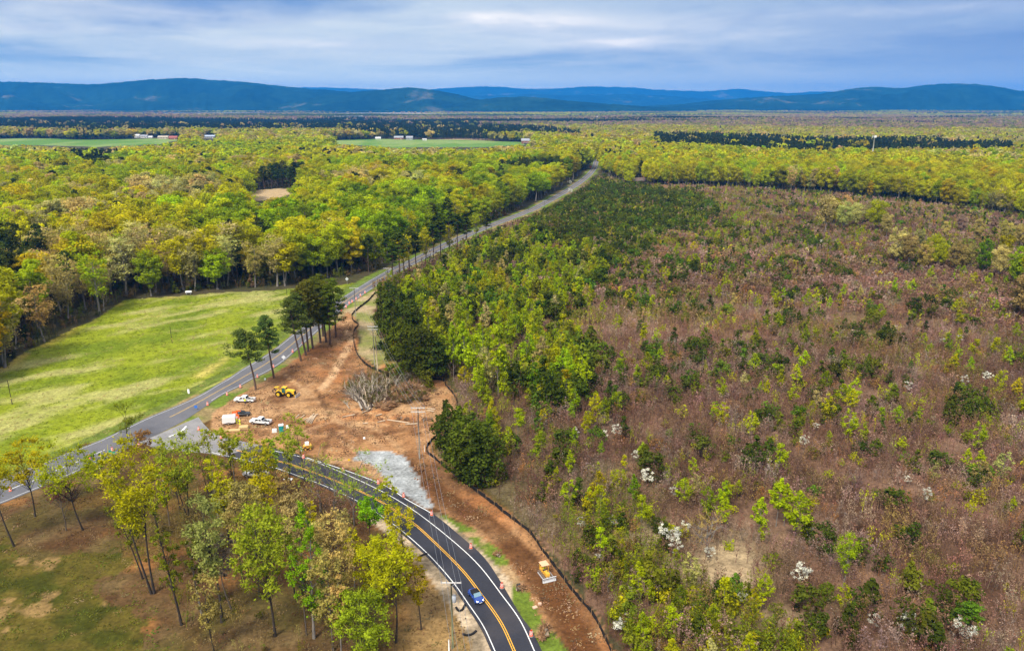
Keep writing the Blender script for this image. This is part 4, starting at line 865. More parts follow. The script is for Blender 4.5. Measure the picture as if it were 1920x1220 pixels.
def individuals(name, setname, p, qx, qy, hts, tn, base_h, cat, group, noun, limit=300, bulk='', jz=.0, farset=None):
    kb = ~blocks(p, hts * .95, ROADVIS); p, qx, qy, hts, tn = p[kb], qx[kb], qy[kb], hts[kb], tn[kb]
    dd = np.hypot(p[:, 0], p[:, 1]) / np.maximum(hts, .5); out = (qx < -10) | (qx > 1930) | (qy > 1235); od = np.argsort(dd + out * 1e4); items = []; tt = tints(tn, j=.15)
    for i in od[:limit]:
        if out[i]: continue
        o = plant(name, PB[setname][RG.integers(len(PB[setname]))], p[i, 0], p[i, 1], 0, hts[i] / base_h, tt[i], RG.uniform(0, 6.28)); big = hts[i] > np.percentile(hts, 75); sm = hts[i] < np.percentile(hts, 25)
        items.append((o, f"{'tall ' if big else 'small ' if sm else ''}{tn[i]} {noun}", qx[i], qy[i], LM_B))
    autolabel(items, group, cat); s_ = np.ones(len(p), bool); s_[[i for i in od[:limit] if not out[i]]] = False
    if s_.any(): scatter(bulk, farset or PB[setname], np.column_stack([p, np.zeros(len(p))])[s_], hts[s_] / base_h, tt[s_])
# lime-green saplings and young poplars
def dl(p, qx, qy):
    n_ = fbm(p[:, 0], p[:, 1], 20.0, 3); a = inpoly(qx, qy, L_LIME) * .40 * (n_ > .36)
    a = a + inpoly(qx, qy, L_GREENB) * .22 + .22 * np.exp(-((qx - 1430) / 90) ** 2 - ((qy - 950) / 45) ** 2) + .12 * np.exp(-((qx - 1330) / 60) ** 2 - ((qy - 950) / 45) ** 2)
    a = a + .10 * (qy < 480) * (qx < 1560) + .08 * (n_ > .45) + .10 * (n_ > .58) + .22 * inpoly(qx, qy, [(830,740),(1120,700),(1200,900),(1130,1000),(1040,1010),(940,930)]); return a * (1 - .9 * np.clip(openness(qx, qy), 0, 1)) * (1 - .35 * inpoly(qx, qy, E_DARK))
p, qx, qy = clump_sel(BRUSH, 4.0, 41, dl); hh = RG.uniform(4.5, 9.5, len(p)) * np.where(inpoly(qx, qy, L_LIME), 1.45, 1) * np.where(qy < 480, .8, 1); tn = np.array(['lime', 'yellow-green', 'lime', 'green', 'olive', 'pale'], object)[RG.choice(6, len(p), p=[.42, .28, .12, .04, .04, .1])]
individuals('young_poplar', 'sapling', p, qx, qy, hh, tn, 9.0, 'tree', 'young poplars in the scrub', 'sapling', bulk='poplar_saplings')
# evergreens
def de(p, qx, qy):
    n_ = fbm(p[:, 0] + 900, p[:, 1], 30.0, 4); n2_ = fbm(p[:, 0] + 100, p[:, 1], 10.0, 3); a = inpoly(qx, qy, E_DARK) * .52 + .26 * (n_ > .52) * (n2_ > .45) + .048 + .20 * inpoly(qx, qy, [(1080,500),(1500,500),(1520,640),(1380,780),(1150,800),(1050,700)]) * (n_ > .45) + .10 * (qy < 520) * (qx < 1500) * (n_ > .42) + .03 * inpoly(qx, qy, L_LIME)
    a = a + inpoly(qx, qy, L_GREENB) * .12; return a * (1 - np.clip(openness(qx, qy), 0, .95))
p, qx, qy = clump_sel(BRUSH, 3.7, 51, de); hh = RG.uniform(3.2, 7.0, len(p)) * np.where(inpoly(qx, qy, E_DARK), 1.15, 1) * np.where(inpoly(qx, qy, L_LIME), 1.7, 1)
tn = np.array(['dark green', 'olive-green', 'mid-green'], object)[RG.choice(3, len(p), p=[.6, .28, .12])]; PAL['dark green'] = (.058, .078, .009); PAL['olive-green'] = (.105, .125, .010); PAL['mid-green'] = (.085, .15, .012)
individuals('small_evergreen', 'small_evergreen', p, qx, qy, hh, tn, 5.0, 'evergreen', 'evergreens in the scrub', 'evergreen', bulk='evergreen_scrub')
# leafing shrubs
def ds(p, qx, qy):
    n_ = fbm(p[:, 0] + 300, p[:, 1], 22.0, 4); a = inpoly(qx, qy, L_GREENB) * .75 + .20 * inpoly(qx, qy, E_DARK) + .18 * (qy < 480) * (n_ > .38) + .07 * (n_ > .52) + .03 + .22 * inpoly(qx, qy, L_LIME); return a * (1 - .8 * np.clip(openness(qx, qy), 0, 1))
p, qx, qy = clump_sel(BRUSH, 3.0, 61, ds); hh = RG.uniform(1.6, 4.2, len(p)); PAL['leaf-green'] = (.13, .20, .02); tn = np.array(['olive', 'yellow-green', 'lime', 'leaf-green', 'rust', 'golden'], object)[RG.choice(6, len(p), p=[.36, .24, .12, .14, .06, .08])]
individuals('leafing_shrub', 'shrub', p, qx, qy, hh, tn, 3.0, 'shrub', 'leafing shrubs in the scrub', 'shrub', bulk='shrub_thicket')
# white blossoming trees, each where the photo shows it
WHITE = [(1253,1026,5.5),(1266,1042,4),(1498,1096,4.6),(1330,1048,3),(1695,1192,4.5),(1738,1190,3),(1803,1205,4.6),(1636,1178,3),(1353,1117,2.6),(1391,1131,2.6),(1212,911,4.5),(1190,862,3),(1156,820,4),(1133,822,2.8),(1078,823,3.6),(1160,1187,3.2),(1178,1160,2.4),(1127,1052,2.8),(1152,1040,2.4),(1262,932,2.8),(1225,866,2.2),(1507,838,3.6),(1598,804,3.6),(1529,806,2.6),(1735,940,3.6),(1516,1003,2.6),(1900,789,2.4),(1700,733,3.6),(1765,646,3.2),(1798,640,3.2),(1793,690,3),(1850,718,4.2),(1806,726,4.2),(1896,577,3.2),(1841,582,2.6),(1540,456,4.2),(1396,434,3.6),(1410,430,3),(1424,420,3),(1449,436,3),(1362,472,2.6),(1372,465,2.4),(1069,362,6.5),(1068,345,6),(985,545,3.2),(967,567,3.6),(1040,620,3),(1057,865,3),(1088,990,3),(1148,988,3),(1700,905,2.2),(1282,1003,3.4),(1060,760,2.6),(1004,727,2.4),(1180,650,2)]
items = []
for qx_, qy_, hh_ in WHITE:
    g_ = G(qx_, qy_ + 5); o = plant('blossoming_dogwood', PB['dogwood'][RG.integers(4)], g_.x, g_.y, 0, hh_ / 5 * 1.1, np.array(PAL['white']) * RG.uniform(.75, 1.05), RG.uniform(0, 6)); items.append((o, 'tall white-blossoming tree' if hh_ > 4.4 else 'white-blossoming tree' if hh_ > 3 else 'tiny white-blossoming tree', qx_, qy_, LM_B))
autolabel(items, 'white blossoming trees in the scrub', 'tree')
# single trees of the scrub
ONES = [  # base px, base py, top py, kind, proto, tint, label, width factor
 (1580,1100,998,'young_oak','airy','lime','rounded lime tree with pale trunks standing alone in the lower right scrub',1.0),
 (1815,1200,1128,'pine_tree','pine','mid-green','bushy bright green pine in the bottom right scrub',1.5), (1160,1075,1030,'cedar_tree','cedar','dark green','dark cedar between the green thicket and the blossom',1.0),
 (1082,1092,1064,'cedar_tree','cedar','dark green','small dark conical cedar just right of the bulldozer and silt fence',1.0), (1245,1030,978,'cedar_tree','cedar','dark green','blackish cedar behind the largest white-blossoming tree',1.0), (1228,1000,966,'cedar_tree','cedar','dark green','lower blackish cedar at the upper left of the big cedar by the blossom',1.0),
 (1548,1130,1088,'cedar_tree','cedar','olive-green','broad olive cedar left below the rounded lime tree',1.2), (1403,1118,1092,'cedar_tree','cedar','dark green','tiny dark cedar at the edge of the dry grass clearing',1.0), (1493,1145,1118,'cedar_tree','cedar','dark green','slim dark cedar below the dry clearing',.8), (1600,1215,1165,'cedar_tree','cedar','dark green','pointed dark cedar at the bottom of the scrub',.9),
 (1826,935,885,'pine_tree','pine','dark green','lone thin pine with bare trunk in the right scrub',.8), (1885,865,842,'pine_tree','pine','dark green','small lone pine near the right edge of the photo',.9), (1702,812,780,'pine_tree','pine','dark green','flat-topped small pine in the right scrub',1.0), (1640,860,820,'cedar_tree','cedar','olive-green','olive cedar with a round top in the right scrub',1.0),
 (1325,1040,950,'bare_tree','bare','tan','spreading bare tan tree above the dry grass clearing',1.35), (1140,1110,1060,'bare_tree','bare','rust','rounded bare shrubby tree with rust buds in the green thicket',1.0),
 (1250,905,868,'young_oak','sapling','lime','narrow lime sapling left of a grey one in the middle scrub',1.0), (1304,935,883,'young_oak','sapling','pale','pale narrow sapling beside the narrow lime sapling',1.0), (1355,950,895,'young_oak','sapling','lime','double lime sapling right of the pale one',1.3), (1367,945,903,'young_oak','sapling','yellow-green','yellow-green sapling crowding the double lime one',1.3),
 (1455,985,895,'young_oak','sapling','lime','tallest lime poplar in the lime row right of the clearing',1.2), (1490,1010,915,'young_oak','sapling','lime','broad lime poplar at the right end of the lime row',1.2), (1420,1010,930,'young_oak','sapling','lime','lime poplar at the left end of the lime row',1.2), (1470,985,905,'young_oak','sapling','yellow-green','yellow-green poplar in the middle of the lime row',1.1)]
for bx_, by_, ty_, kn, ps, tn_, lb, wf in ONES:
    g_ = G(bx_, by_); d_ = ray_dir(bx_, ty_); ht_ = H + d_[2] * g_.y / d_[1]; bh = {'airy': 22, 'pine': 21, 'cedar': 13, 'bare': 12, 'sapling': 9}[ps]
    o = plant(kn, PB[ps][RG.integers(4)], g_.x, g_.y, 0, ht_ / bh * wf, tints([tn_], j=.03)[0], RG.uniform(0, 6), ht_ / bh); tag(o, lb, 'tree', 'single trees of the scrub')
# taller pale grove upper right
grove = [(1560,430,372),(1580,436,378),(1545,442,366),(1600,432,380),(1625,425,385),(1640,440,375),(1585,420,366),(1660,452,400),(1680,500,424),(1700,505,440),(1730,510,450),(1760,508,455),(1790,515,452),(1815,512,458),(1840,520,448),(1870,530,460),(1900,545,462),(1930,560,450),(1720,470,430),(1770,455,415),(1830,460,410),(1880,470,415),(1800,440,402),(1860,440,405),(1910,470,420),(1905,600,520),(1925,610,505),(1880,500,440),(1750,500,440)]
for nm_g, grp in (('grove_tree', grove),):
    items = []
    for i, (bx_, by_, ty_) in enumerate(grp):
        g_ = G(bx_, by_); d_ = ray_dir(bx_, ty_); ht_ = H + d_[2] * g_.y / d_[1]; tn_ = ['pale', 'tan', 'pale', 'yellow-green', 'greyish'][RG.integers(5)]
        if i == 16 or i == 14: tn_ = 'green'
        o = plant(nm_g, PB['oak'][RG.integers(6)], g_.x, g_.y, 0, ht_ / 22, tints([tn_])[0], RG.uniform(0, 6)); items.append((o, f'slender {tn_} tree', bx_, by_, LM_B))
    autolabel(items, 'grove of pale slender trees', 'tree')
# cedar belt right of the silt fence, and the roadside cedars
CEDARS = [(716,600,530),(724,632,545),(733,655,560),(742,672,575),(755,688,590),(768,700,620),(782,706,612),(797,712,610),(812,712,622),(745,560,512),(765,575,520),(730,575,522),(770,620,545),(785,650,570),(760,650,560),(800,680,600),(720,615,540),(748,612,540),(845,858,752),(862,868,762),(876,896,790),(893,908,800),(912,905,795),(925,900,812),(900,880,790),(884,872,775),(838,830,750),(866,900,810)]
items = []
for bx_, by_, ty_ in CEDARS:
    g_ = G(bx_, by_); d_ = ray_dir(bx_, ty_); ht_ = H + d_[2] * g_.y / d_[1]; wf = RG.uniform(.9, 1.2)
    o = plant('cedar_tree', PB['cedar'][RG.integers(4)], g_.x, g_.y, 0, ht_ / 13 * wf, tints(['dark green' if RG.random() < .6 else 'olive-green'], j=.12)[0], RG.uniform(0, 6), ht_ / 13); items.append((o, f"{'tall' if ht_ > 15 else 'bushy'} dark cedar", bx_, by_, [(740,600,"at the top of the cedar belt"), (770,690,"at the foot of the cedar belt"), (850,860,"by the lone utility pole"), (910,900,"along the haul road's silt fence")]))
autolabel(items, 'cedars beside the silt fence', 'cedar')
# tall lime poplars of the stand behind the cedars
POPL = [(765,600,540),(790,640,540),(805,690,585),(830,705,620),(850,715,610),(870,725,600),(890,735,615),(910,740,640),(935,745,600),(900,770,680),(945,765,690),(990,705,620),(1015,712,625),(1075,710,640),(905,700,600),(880,680,590),(960,640,560),(940,610,560),(1000,660,600),(1020,690,640),(860,640,560),(830,600,545),(845,560,505),(880,560,515),(900,520,470),(930,490,440),(940,480,432),(1000,500,455),(985,480,440),(1100,590,545),(1130,600,560),(950,700,640),(870,660,600),(800,560,520),(815,540,500)]
items = []
for bx_, by_, ty_ in POPL:
    if inpoly(np.array([bx_]), np.array([ty_]), ROADVIS)[0]: ty_ += 14
    g_ = G(bx_, by_); d_ = ray_dir(bx_, ty_); ht_ = H + d_[2] * g_.y / d_[1]; tn_ = ['lime', 'lime', 'yellow-green', 'lime', 'pale'][RG.integers(5)]
    o = plant('poplar_tree', PB['sapling'][RG.integers(5)], g_.x, g_.y, 0, ht_ / 9 * .82, tints([tn_], j=.08)[0], RG.uniform(0, 6), ht_ / 9); items.append((o, f'tall {tn_} poplar', bx_, by_, LM_B))
autolabel(items, 'tall lime poplars behind the cedars', 'tree')

RT = [(750,520,428),(759,514,436),(768,508,420),(781,503,432),(797,496,425),(812,489,415),(826,483,405),(843,476,420),(858,468,396),(874,462,402),(893,454,398),(912,446,396),(737,530,450)]
items = []
for i, (bx_, by_, ty_) in enumerate(RT):
    g_ = G(bx_, by_); d_ = ray_dir(bx_, ty_); ht_ = H + d_[2] * g_.y / d_[1]; pn = i % 3 != 1; tn_ = 'dark green' if pn else ['yellow-green', 'golden', 'pale'][i % 3]
    o = plant('pine_tree' if pn else 'deciduous_tree', (PB['pine'] if pn else PB['airy'])[i % 4], g_.x, g_.y, 0, ht_ / 22 * 1.3, tints([tn_])[0], RG.uniform(0, 6), ht_ / 22); items.append((o, 'tall dark roadside pine' if pn else f'{tn_} roadside tree', bx_, by_, [(750,515,"right where the road enters the woods"), (800,490,"on the near side of the shaded road"), (860,465,"on the near side of the mid wooded bend"), (920,440,"on the near side of the rising road")]))
autolabel(items, 'trees on the near side of the shaded road', 'tree')
# ------------------------------------------------------------------ the trees nearest the drone, one by one
def hgt(bx_, by_, ty_):
    g_ = G(bx_, by_); d_ = ray_dir(bx_, ty_); return g_, H + d_[2] * g_.y / d_[1]
def near(kn, bx_, by_, ty_, wpx, col, label, seed, style='oak', cb=.4, dens=1.0, bark=None, dx=0, cat='tree', stems=1, leaf=.42):
    """wpx: crown width in the photograph, dx: how far the crown leans there"""
    g_, ht_ = hgt(bx_, by_, ty_); R = wpx / 2 / F * math.hypot(g_.y, H - ht_ * .6); n = max(14, int(34 * dens)); sh = {'oak': 'round', 'vase': 'vase', 'column': 'column'}.get(style, 'round')
    if style == 'bare': T = baretree(seed, ht_, R, 3, 8, .012, buds=int(4 * dens), bsize=.3)
    elif style == 'pine': T = pine(seed, ht_, R, cb, int(30 * dens), 90, .38, .017, .0, rz=.5)
    else: T = broadleaf(seed, ht_, R * .95, cb, int(n * 1.9), int(58 if dens > .7 else 38), leaf * .78, .27 if dens > .7 else .25, stems=stems, twigs=8, tr=.0095, shape=sh, flat=.75, seg=6, splay=.2, soft=True)
    lean = dx / F * g_.y / 1.0
    if lean:
        for arr in (T.wv, T.lv, T.tv):
            for a in arr: a[:, 0] += lean * np.clip(a[:, 2] / ht_, 0, 1.1) ** 1.2
    o = empty(kn, g_, 0, label, cat, 'trees of the foreground')
    c = link('crown', T.crown_mesh('crown', M_NEEDLE if style == 'pine' else M_LEAF), o); c['tint'] = [float(v) for v in tints([col], j=.03)[0]]
    link('trunk', T.wood_mesh('trunk', bark or (M_PINEBARK if style == 'pine' else M_BARK)), o); return o
PAL.update({'bright': (.22, .43, .010), 'pine-green': (.085, .115, .022), 'ochre': (.42, .36, .010), 'cream': (.45, .38, .12), 'haze': (.31, .36, .022)})
near('oak_tree', 27, 1024, 850, 95, 'ochre', 'dark-trunked ochre tree leaning at the far left edge of the photo', 1001, 'vase', .5, .8, M_DARKBARK, -30)
near('oak_tree', 66, 968, 822, 88, 'ochre', 'small ochre-leaved tree, second from the left by the turn lane', 1002, 'oak', .4, .8, M_DARKBARK, -8)
near('oak_tree', 156, 993, 832, 112, 'yellow-green', 'dark-trunked yellow-green tree covering the old road left of the green sign', 1003, 'oak', .42, .9, M_DARKBARK, -18)
near('bare_tree', 124, 994, 902, 46, 'mauve', 'small leafless grey tree between two leafy trees at lower left', 1004, 'bare', bark=M_BARK)
near('oak_tree', 189, 921, 842, 42, 'green', 'thin-trunked small green tree beside the white post', 1005, 'oak', .35, .5, M_DARKBARK)
near('oak_tree', 287, 1112, 822, 128, 'yellow-green', 'tallest double-trunked yellow-green tree in the lower left', 1006, 'vase', .42, 1.5, M_DARKBARK, -22, stems=2)
near('oak_tree', 268, 1085, 930, 70, 'olive', 'thin leaning tree with sparse olive leaves left of the double-trunked tree', 1036, 'vase', .35, .5, M_DARKBARK, -30)
near('oak_tree', 341, 1171, 945, 54, 'olive', 'tall slim leaning tree with sparse green leaves near the lawn', 1007, 'column', .25, .7, M_DARKBARK, -28)
near('oak_tree', 352, 968, 806, 92, 'haze', 'yellow-green tree over the stop line', 1008, 'vase', .3, 1.0, M_DARKBARK, -8, stems=2)
near('oak_tree', 338, 955, 860, 60, 'golden', 'small golden tree left of the tree over the stop line', 1038, 'oak', .3, .6, M_DARKBARK, -12)
near('oak_tree', 396, 941, 800, 66, 'haze', 'airy multi-stemmed tree in front of the white trailer', 1009, 'vase', .3, .6, M_BARK, -4, stems=3)
near('oak_tree', 433, 925, 792, 52, 'haze', 'airy tall tree right of the white trailer', 1010, 'vase', .3, .5, M_DARKBARK, -8)
near('oak_tree', 416, 1166, 925, 92, 'tan', 'tall tan-budded tree in the middle of the lower left wood', 1011, 'vase', .35, 1.1, M_DARKBARK, -12)
near('oak_tree', 402, 1222, 1075, 70, 'tan', 'lower tan-leaved tree at the bottom below the tall tan one', 1012, 'vase', .3, .7, M_DARKBARK, -4)
near('oak_tree', 516, 1192, 946, 118, 'haze', 'broad bright yellow-green oak with a dark bare trunk at lower middle', 1013, 'oak', .34, 1.4, M_DARKBARK, -12, leaf=.5)
near('poplar_tree', 589, 1196, 940, 74, 'bright', 'slender vivid green tree left of the gold ones', 1014, 'column', .14, 1.2, M_PALEBARK, -4)
near('oak_tree', 434, 1140, 990, 58, 'greyish', 'thin grey half-bare tree behind the broad yellow-green oak', 1015, 'vase', .4, .45, M_BARK, -10)
near('bare_tree', 241, 826, 755, 62, 'olive', 'nearly leafless dark tree at the old road\'s upper edge', 1016, 'bare', dens=1.6, bark=M_DARKBARK)
near('bare_tree', 272, 850, 795, 40, 'rust', 'small bare tree with orange buds over the junction', 1017, 'bare', dens=2, bark=M_BARK)
near('oak_tree', 690, 1238, 1103, 108, 'haze', 'round yellow-tan tree at the bottom with no trunk showing', 1018, 'oak', .12, 1.5, M_BARK, -16, leaf=.42)
near('oak_tree', 742, 1204, 1000, 112, 'ochre', 'large gold-leaved tree left of the blue car', 1019, 'vase', .4, 1.2, M_DARKBARK, -12)
near('oak_tree', 790, 1180, 1040, 60, 'ochre', 'smaller sparse gold tree on the bare bank', 1020, 'vase', .35, .6, M_DARKBARK, -16)
near('oak_tree', 705, 1160, 1010, 70, 'golden', 'yellow tree directly left of the large gold one', 1021, 'oak', .35, .9, M_DARKBARK, -6)
near('oak_tree', 640, 1165, 958, 82, 'cream', 'cream-budded tree right of the vivid green one', 1022, 'oak', .3, 1.1, M_BARK, -10)
near('oak_tree', 625, 1220, 1020, 66, 'tan', 'brown-tan tree between the vivid green tree and the round one', 1023, 'oak', .25, .9, M_BARK, -6)
near('oak_tree', 694, 1030, 932, 54, 'bright', 'small bright green tree on the inner bank of the new road', 1024, 'oak', .5, .8, M_DARKBARK, 0)
near('oak_tree', 760, 1095, 942, 80, 'golden', 'airy yellow tree overhanging the curve of the new road', 1025, 'vase', .3, .7, M_DARKBARK, -10)
near('oak_tree', 736, 1010, 892, 58, 'golden', 'airy yellow tree standing over the yellow lines', 1026, 'vase', .3, .5, M_BARK, -4)
near('oak_tree', 545, 915, 806, 60, 'haze', 'dark-trunked airy tree crossing the new road', 1027, 'vase', .3, .5, M_DARKBARK, -4)
near('oak_tree', 574, 935, 770, 74, 'haze', 'taller airy yellow tree in front of the cut logs', 1028, 'vase', .4, .45, M_DARKBARK, -22)
near('oak_tree', 497, 945, 826, 64, 'yellow-green', 'bright yellow-green crown hiding the new road\'s lines', 1029, 'oak', .3, 1.0, M_BARK, -4)
near('oak_tree', 468, 925, 800, 60, 'haze', 'airy tree in front of the white pickup behind the trailer', 1030, 'vase', .3, .5, M_BARK, -4)
near('bare_tree', 632, 975, 812, 40, 'haze', 'thin pale bare tree in front of the gravel apron', 1031, 'bare', dens=.8, bark=M_PALEBARK)
near('bare_tree', 600, 960, 840, 34, 'tan', 'thin pale bare tree left of the gravel apron', 1032, 'bare', dens=.6, bark=M_PALEBARK)
near('bare_tree', 664, 985, 842, 38, 'haze', 'thin pale bare tree at the gravel apron\'s left tip', 1033, 'bare', dens=.8, bark=M_PALEBARK)
near('bare_tree', 645, 1012, 905, 44, 'mauve', 'twiggy grey tree on the inner bank of the new road', 1034, 'bare', dens=.5, bark=M_BARK)
near('bare_tree', 610, 1000, 900, 44, 'mauve', 'twiggy grey tree left of another on the inner bank', 1035, 'bare', dens=.5, bark=M_BARK)
near('oak_tree', 470, 1045, 905, 78, 'tan', 'dense tan crown in the middle of the inner wood', 1037, 'oak', .25, 1.0, M_DARKBARK, -12)
near('oak_tree', 505, 1010, 880, 60, 'golden', 'golden tree above the broad yellow-green oak', 1039, 'oak', .3, .8, M_DARKBARK, -8)
near('oak_tree', 565, 1040, 925, 66, 'cream', 'cream-leaved tree behind the vivid green one', 1040, 'oak', .25, .9, M_BARK, -6)
near('oak_tree', 430, 1020, 885, 60, 'golden', 'golden tree left of the dense tan crown', 1041, 'vase', .3, .8, M_DARKBARK, -8)
near('oak_tree', 375, 1065, 940, 60, 'tan', 'tan half-bare tree right of the double-trunked tree', 1042, 'vase', .3, .6, M_BARK, -10)
near('oak_tree', 540, 980, 880, 50, 'tan', 'small tan tree by the inner edge of the new road', 1043, 'oak', .25, .7, M_BARK, -4)
# more slim trees through the inner wood and along the curve
SLIM = [(300,1010,850,40,'haze'),(318,985,860,36,'yellow-green'),(412,985,845,40,'golden'),(455,1085,935,44,'tan'),(487,1120,965,46,'haze'),(378,1150,985,44,'olive'),(555,1120,960,44,'cream'),(610,1100,960,46,'cream'),(665,1100,990,48,'golden'),(720,1120,1000,44,'haze'),(575,1190,1040,40,'tan'),(640,1230,1070,48,'cream'),(590,1050,930,38,'golden'),(655,1050,950,40,'tan'),(230,960,880,38,'haze'),(310,900,822,40,'haze'),(520,905,820,38,'haze'),(440,905,805,36,'haze')]
items = []
for i, (a, b_, c_, w_, cl_) in enumerate(SLIM):
    o = near('slim_tree', a, b_, c_, w_, cl_, 'x', 1200 + i, 'vase', .28, .62, [M_DARKBARK, M_BARK, M_PALEBARK][i % 3], RG.uniform(-12, 2)); items.append((o, f"slim airy {'hazy lime' if cl_ == 'haze' else cl_} tree", a, b_, [(320,900,'below the junction'), (450,900,"inside the curve of the new road"), (540,940,"close to the new road's inner edge"), (320,1000,"right of the double-trunked tree"), (430,1020,"in the upper middle of the inner wood"), (400,1120,"left of the broad yellow-green oak"), (480,1150,"directly beside the broad yellow-green oak"), (600,1080,"behind the vivid green tree"), (680,1080,"behind the large gold tree"), (600,1210,"at the bottom by the vivid green tree")]))
autolabel(items, 'slim airy trees of the inner wood', 'tree')
# roadside pines
PINES = [(480,731,614,64,.50,-20,'lowest roadside pine, leaning over the old road with a red trunk'),(514,709,588,54,.45,-10,'second roadside pine from the lower end, straight-trunked'),(565,677,556,58,.45,-18,'third roadside pine from the lower end'),(574,667,545,50,.45,-16,'fourth roadside pine, close against the third'),(578,660,528,46,.4,-6,'dark pine at the near end of the dense roadside row'),(587,654,520,46,.35,-4,'dark pine second in the dense roadside row'),(601,643,515,50,.3,-6,'dark pine third in the dense roadside row'),(612,642,522,44,.3,-4,'dark pine fourth in the dense roadside row'),(619,646,530,40,.35,0,'dark pine facing the cleared ground in the roadside row'),(630,632,518,46,.3,0,'last pine at the far end of the dense roadside row'),(606,630,510,46,.3,0,'tallest dark pine behind the dense roadside row')]
for i, (a, b_, c_, w_, cb_, dx_, lb) in enumerate(PINES): near('pine_tree', a, b_, c_, w_, 'pine-green' if i < 4 else 'olive-green', lb, 1100 + i, 'pine', cb_, 1.0 if i < 4 else 1.3, None, dx_, 'pine')
# brush under the foreground trees, the hedge between meadow and road, weeds
def litter(poly, sp, seed, dens=1.0):
    p = grid_pts(poly, sp, 0, 400, seed=seed); rr = np.random.default_rng(seed); k = (rr.random(len(p)) < dens) & (fbm(p[:, 0], p[:, 1], 12., 3) > .4) & (roadd(p, wpath(NEWL, 2)) > 2.5) & (roadd(p, wpath(Y_NEW, 2)) > 7) & (roadd(p, ROAD_CEN) > 7.5); return p[k]
p = litter([(200,930),(300,870),(520,890),(640,930),(720,1000),(760,1060),(740,1240),(420,1260),(330,1180),(300,1080),(200,1000)], 2.3, 71, .75); un = RG.random(len(p))
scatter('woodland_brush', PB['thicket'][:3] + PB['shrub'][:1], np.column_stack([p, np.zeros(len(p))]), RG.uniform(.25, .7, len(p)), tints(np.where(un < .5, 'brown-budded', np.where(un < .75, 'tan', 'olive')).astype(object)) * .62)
hp = resample(wpath([(60,878),(150,845),(225,812),(255,797)], 4), 46); hp = hp + RG.normal(0, .5, hp.shape); hp2 = resample(wpath([(262,795),(330,762),(420,714),(470,684)], 4), 50) + RG.normal(0, .4, (50, 2)) 
hz2 = np.concatenate([hp + [0.0, 2.0], hp2 + [-1.0, 3.5]])
hz2 = hz2[dist_path(hz2[:, 0], hz2[:, 1], ROAD_CEN) > 7]
scatter('ditch_weeds', PB['shrub'], np.column_stack([hz2, np.zeros(len(hz2))]), RG.uniform(.25, .55, len(hz2)), tints(['olive'] * len(hz2), j=.2))
gp = grid_pts([(a, b) for a, b in MEADOW], 1.5, 0, 420, seed=77); kk = (RG.random(len(gp)) < .5) & (roadd(gp, ROAD_CEN) > 7)
def tuft(seed):
    T = TB(seed); r = T.r; a = r.normal(0, .35, (16, 3)) * [1, 1, 0]; T.spikes(a, a + r.normal(0, .14, (16, 3)) * [1, 1, 0] + [0, 0, .28], .09); T.leaves([[0, 0, 0.02]], .05, 1, .02); return T
protos('tuft', 4, lambda i: tuft(600 + i), M_TWIG, M_BARK)
gp = gp[kk]; gs = fbm(gp[:, 0] * .35 + gp[:, 1] * .35, gp[:, 1] - gp[:, 0], 9.0, 4); scatter('meadow_tufts', PB['tuft'], np.column_stack([gp, np.zeros(len(gp))]), RG.uniform(.5, 1.2, len(gp)), tints(np.where(gs > .55, 'haytuft', 'grasstuft').astype(object)) if not PAL.update({'haytuft': (.42, .37, .15), 'grasstuft': (.17, .22, .025)}) else None)

lp = grid_pts([(-300,1320),(-300,960),(0,940),(190,870),(300,860),(520,890),(680,960),(800,1070),(870,1150),(900,1240),(900,1320)], 1.6, 0, 300, seed=79); lp = lp[(roadd(lp, wpath(Y_NEW, 2)) > 6.5) & (roadd(lp, ROAD_CEN) > 7)]; lq, lr = PR(lp[:, 0], lp[:, 1], 0); lm = inpoly(lq, lr, LAWN)
PAL.update({'litter': (.16, .09, .04), 'lawntuft': (.12, .13, .02), 'straw': (.21, .155, .07)}); lu = RG.random(len(lp)); kk = lu < .7
scatter('ground_litter', PB['tuft'] + PB['clod'], np.column_stack([lp, np.zeros(len(lp))])[kk], RG.uniform(.4, 1.0, kk.sum()), tints(np.where(lm & (lu < .6), 'lawntuft', np.where(lu < .35, 'litter', 'straw')).astype(object)[kk]))
dp = grid_pts(DIRT, 1.9, 0, 330, seed=80); gq_ = PR(dp[:, 0], dp[:, 1], 0); dp = dp[~inpoly(gq_[0], gq_[1], GRAVEL) & (roadd(dp, wpath(NEWR, 2)) > 3) & (roadd(dp, ROAD_CEN) > 7) & (fbm(dp[:, 0], dp[:, 1], 12., 3) > .42)]; PAL.update({'clod': (.24, .14, .075), 'chip': (.36, .26, .15)})
scatter('dirt_clods', PB['clod'], np.column_stack([dp, np.zeros(len(dp))]), RG.uniform(.4, 1.1, len(dp)), tints(np.where(RG.random(len(dp)) < .92, 'clod', 'chip').astype(object), j=.3))
# ------------------------------------------------------------------ poles, wires, fences
M_WOODPOLE = mat('weathered_pole', (0.22, 0.20, 0.165), 0.9, noise=0.3, nscale=2, nstretch=(4, 4, .5)); M_GREENPOLE = mat('mossy_pole', (0.16, 0.165, 0.085), 0.9, noise=0.3, nscale=2, nstretch=(4, 4, .5))
M_PALEARM = mat('bleached_timber', (0.62, 0.60, 0.57), 0.8, noise=0.15, nscale=3); M_GALV = mat('galvanised_metal', (0.50, 0.52, 0.54), 0.45, 0.5, noise=0.12, nscale=4); M_PORC = mat('porcelain', (0.55, 0.55, 0.56), 0.3)
M_BLACKF = mat('black_fabric', (0.012, 0.012, 0.013), 0.85, noise=0.4, nscale=3); M_STAKE = mat('stake_wood', (0.40, 0.26, 0.13), 0.9, noise=0.2); M_WIRE = mat('wire', (0.30, 0.31, 0.33), 0.5, 0.6)
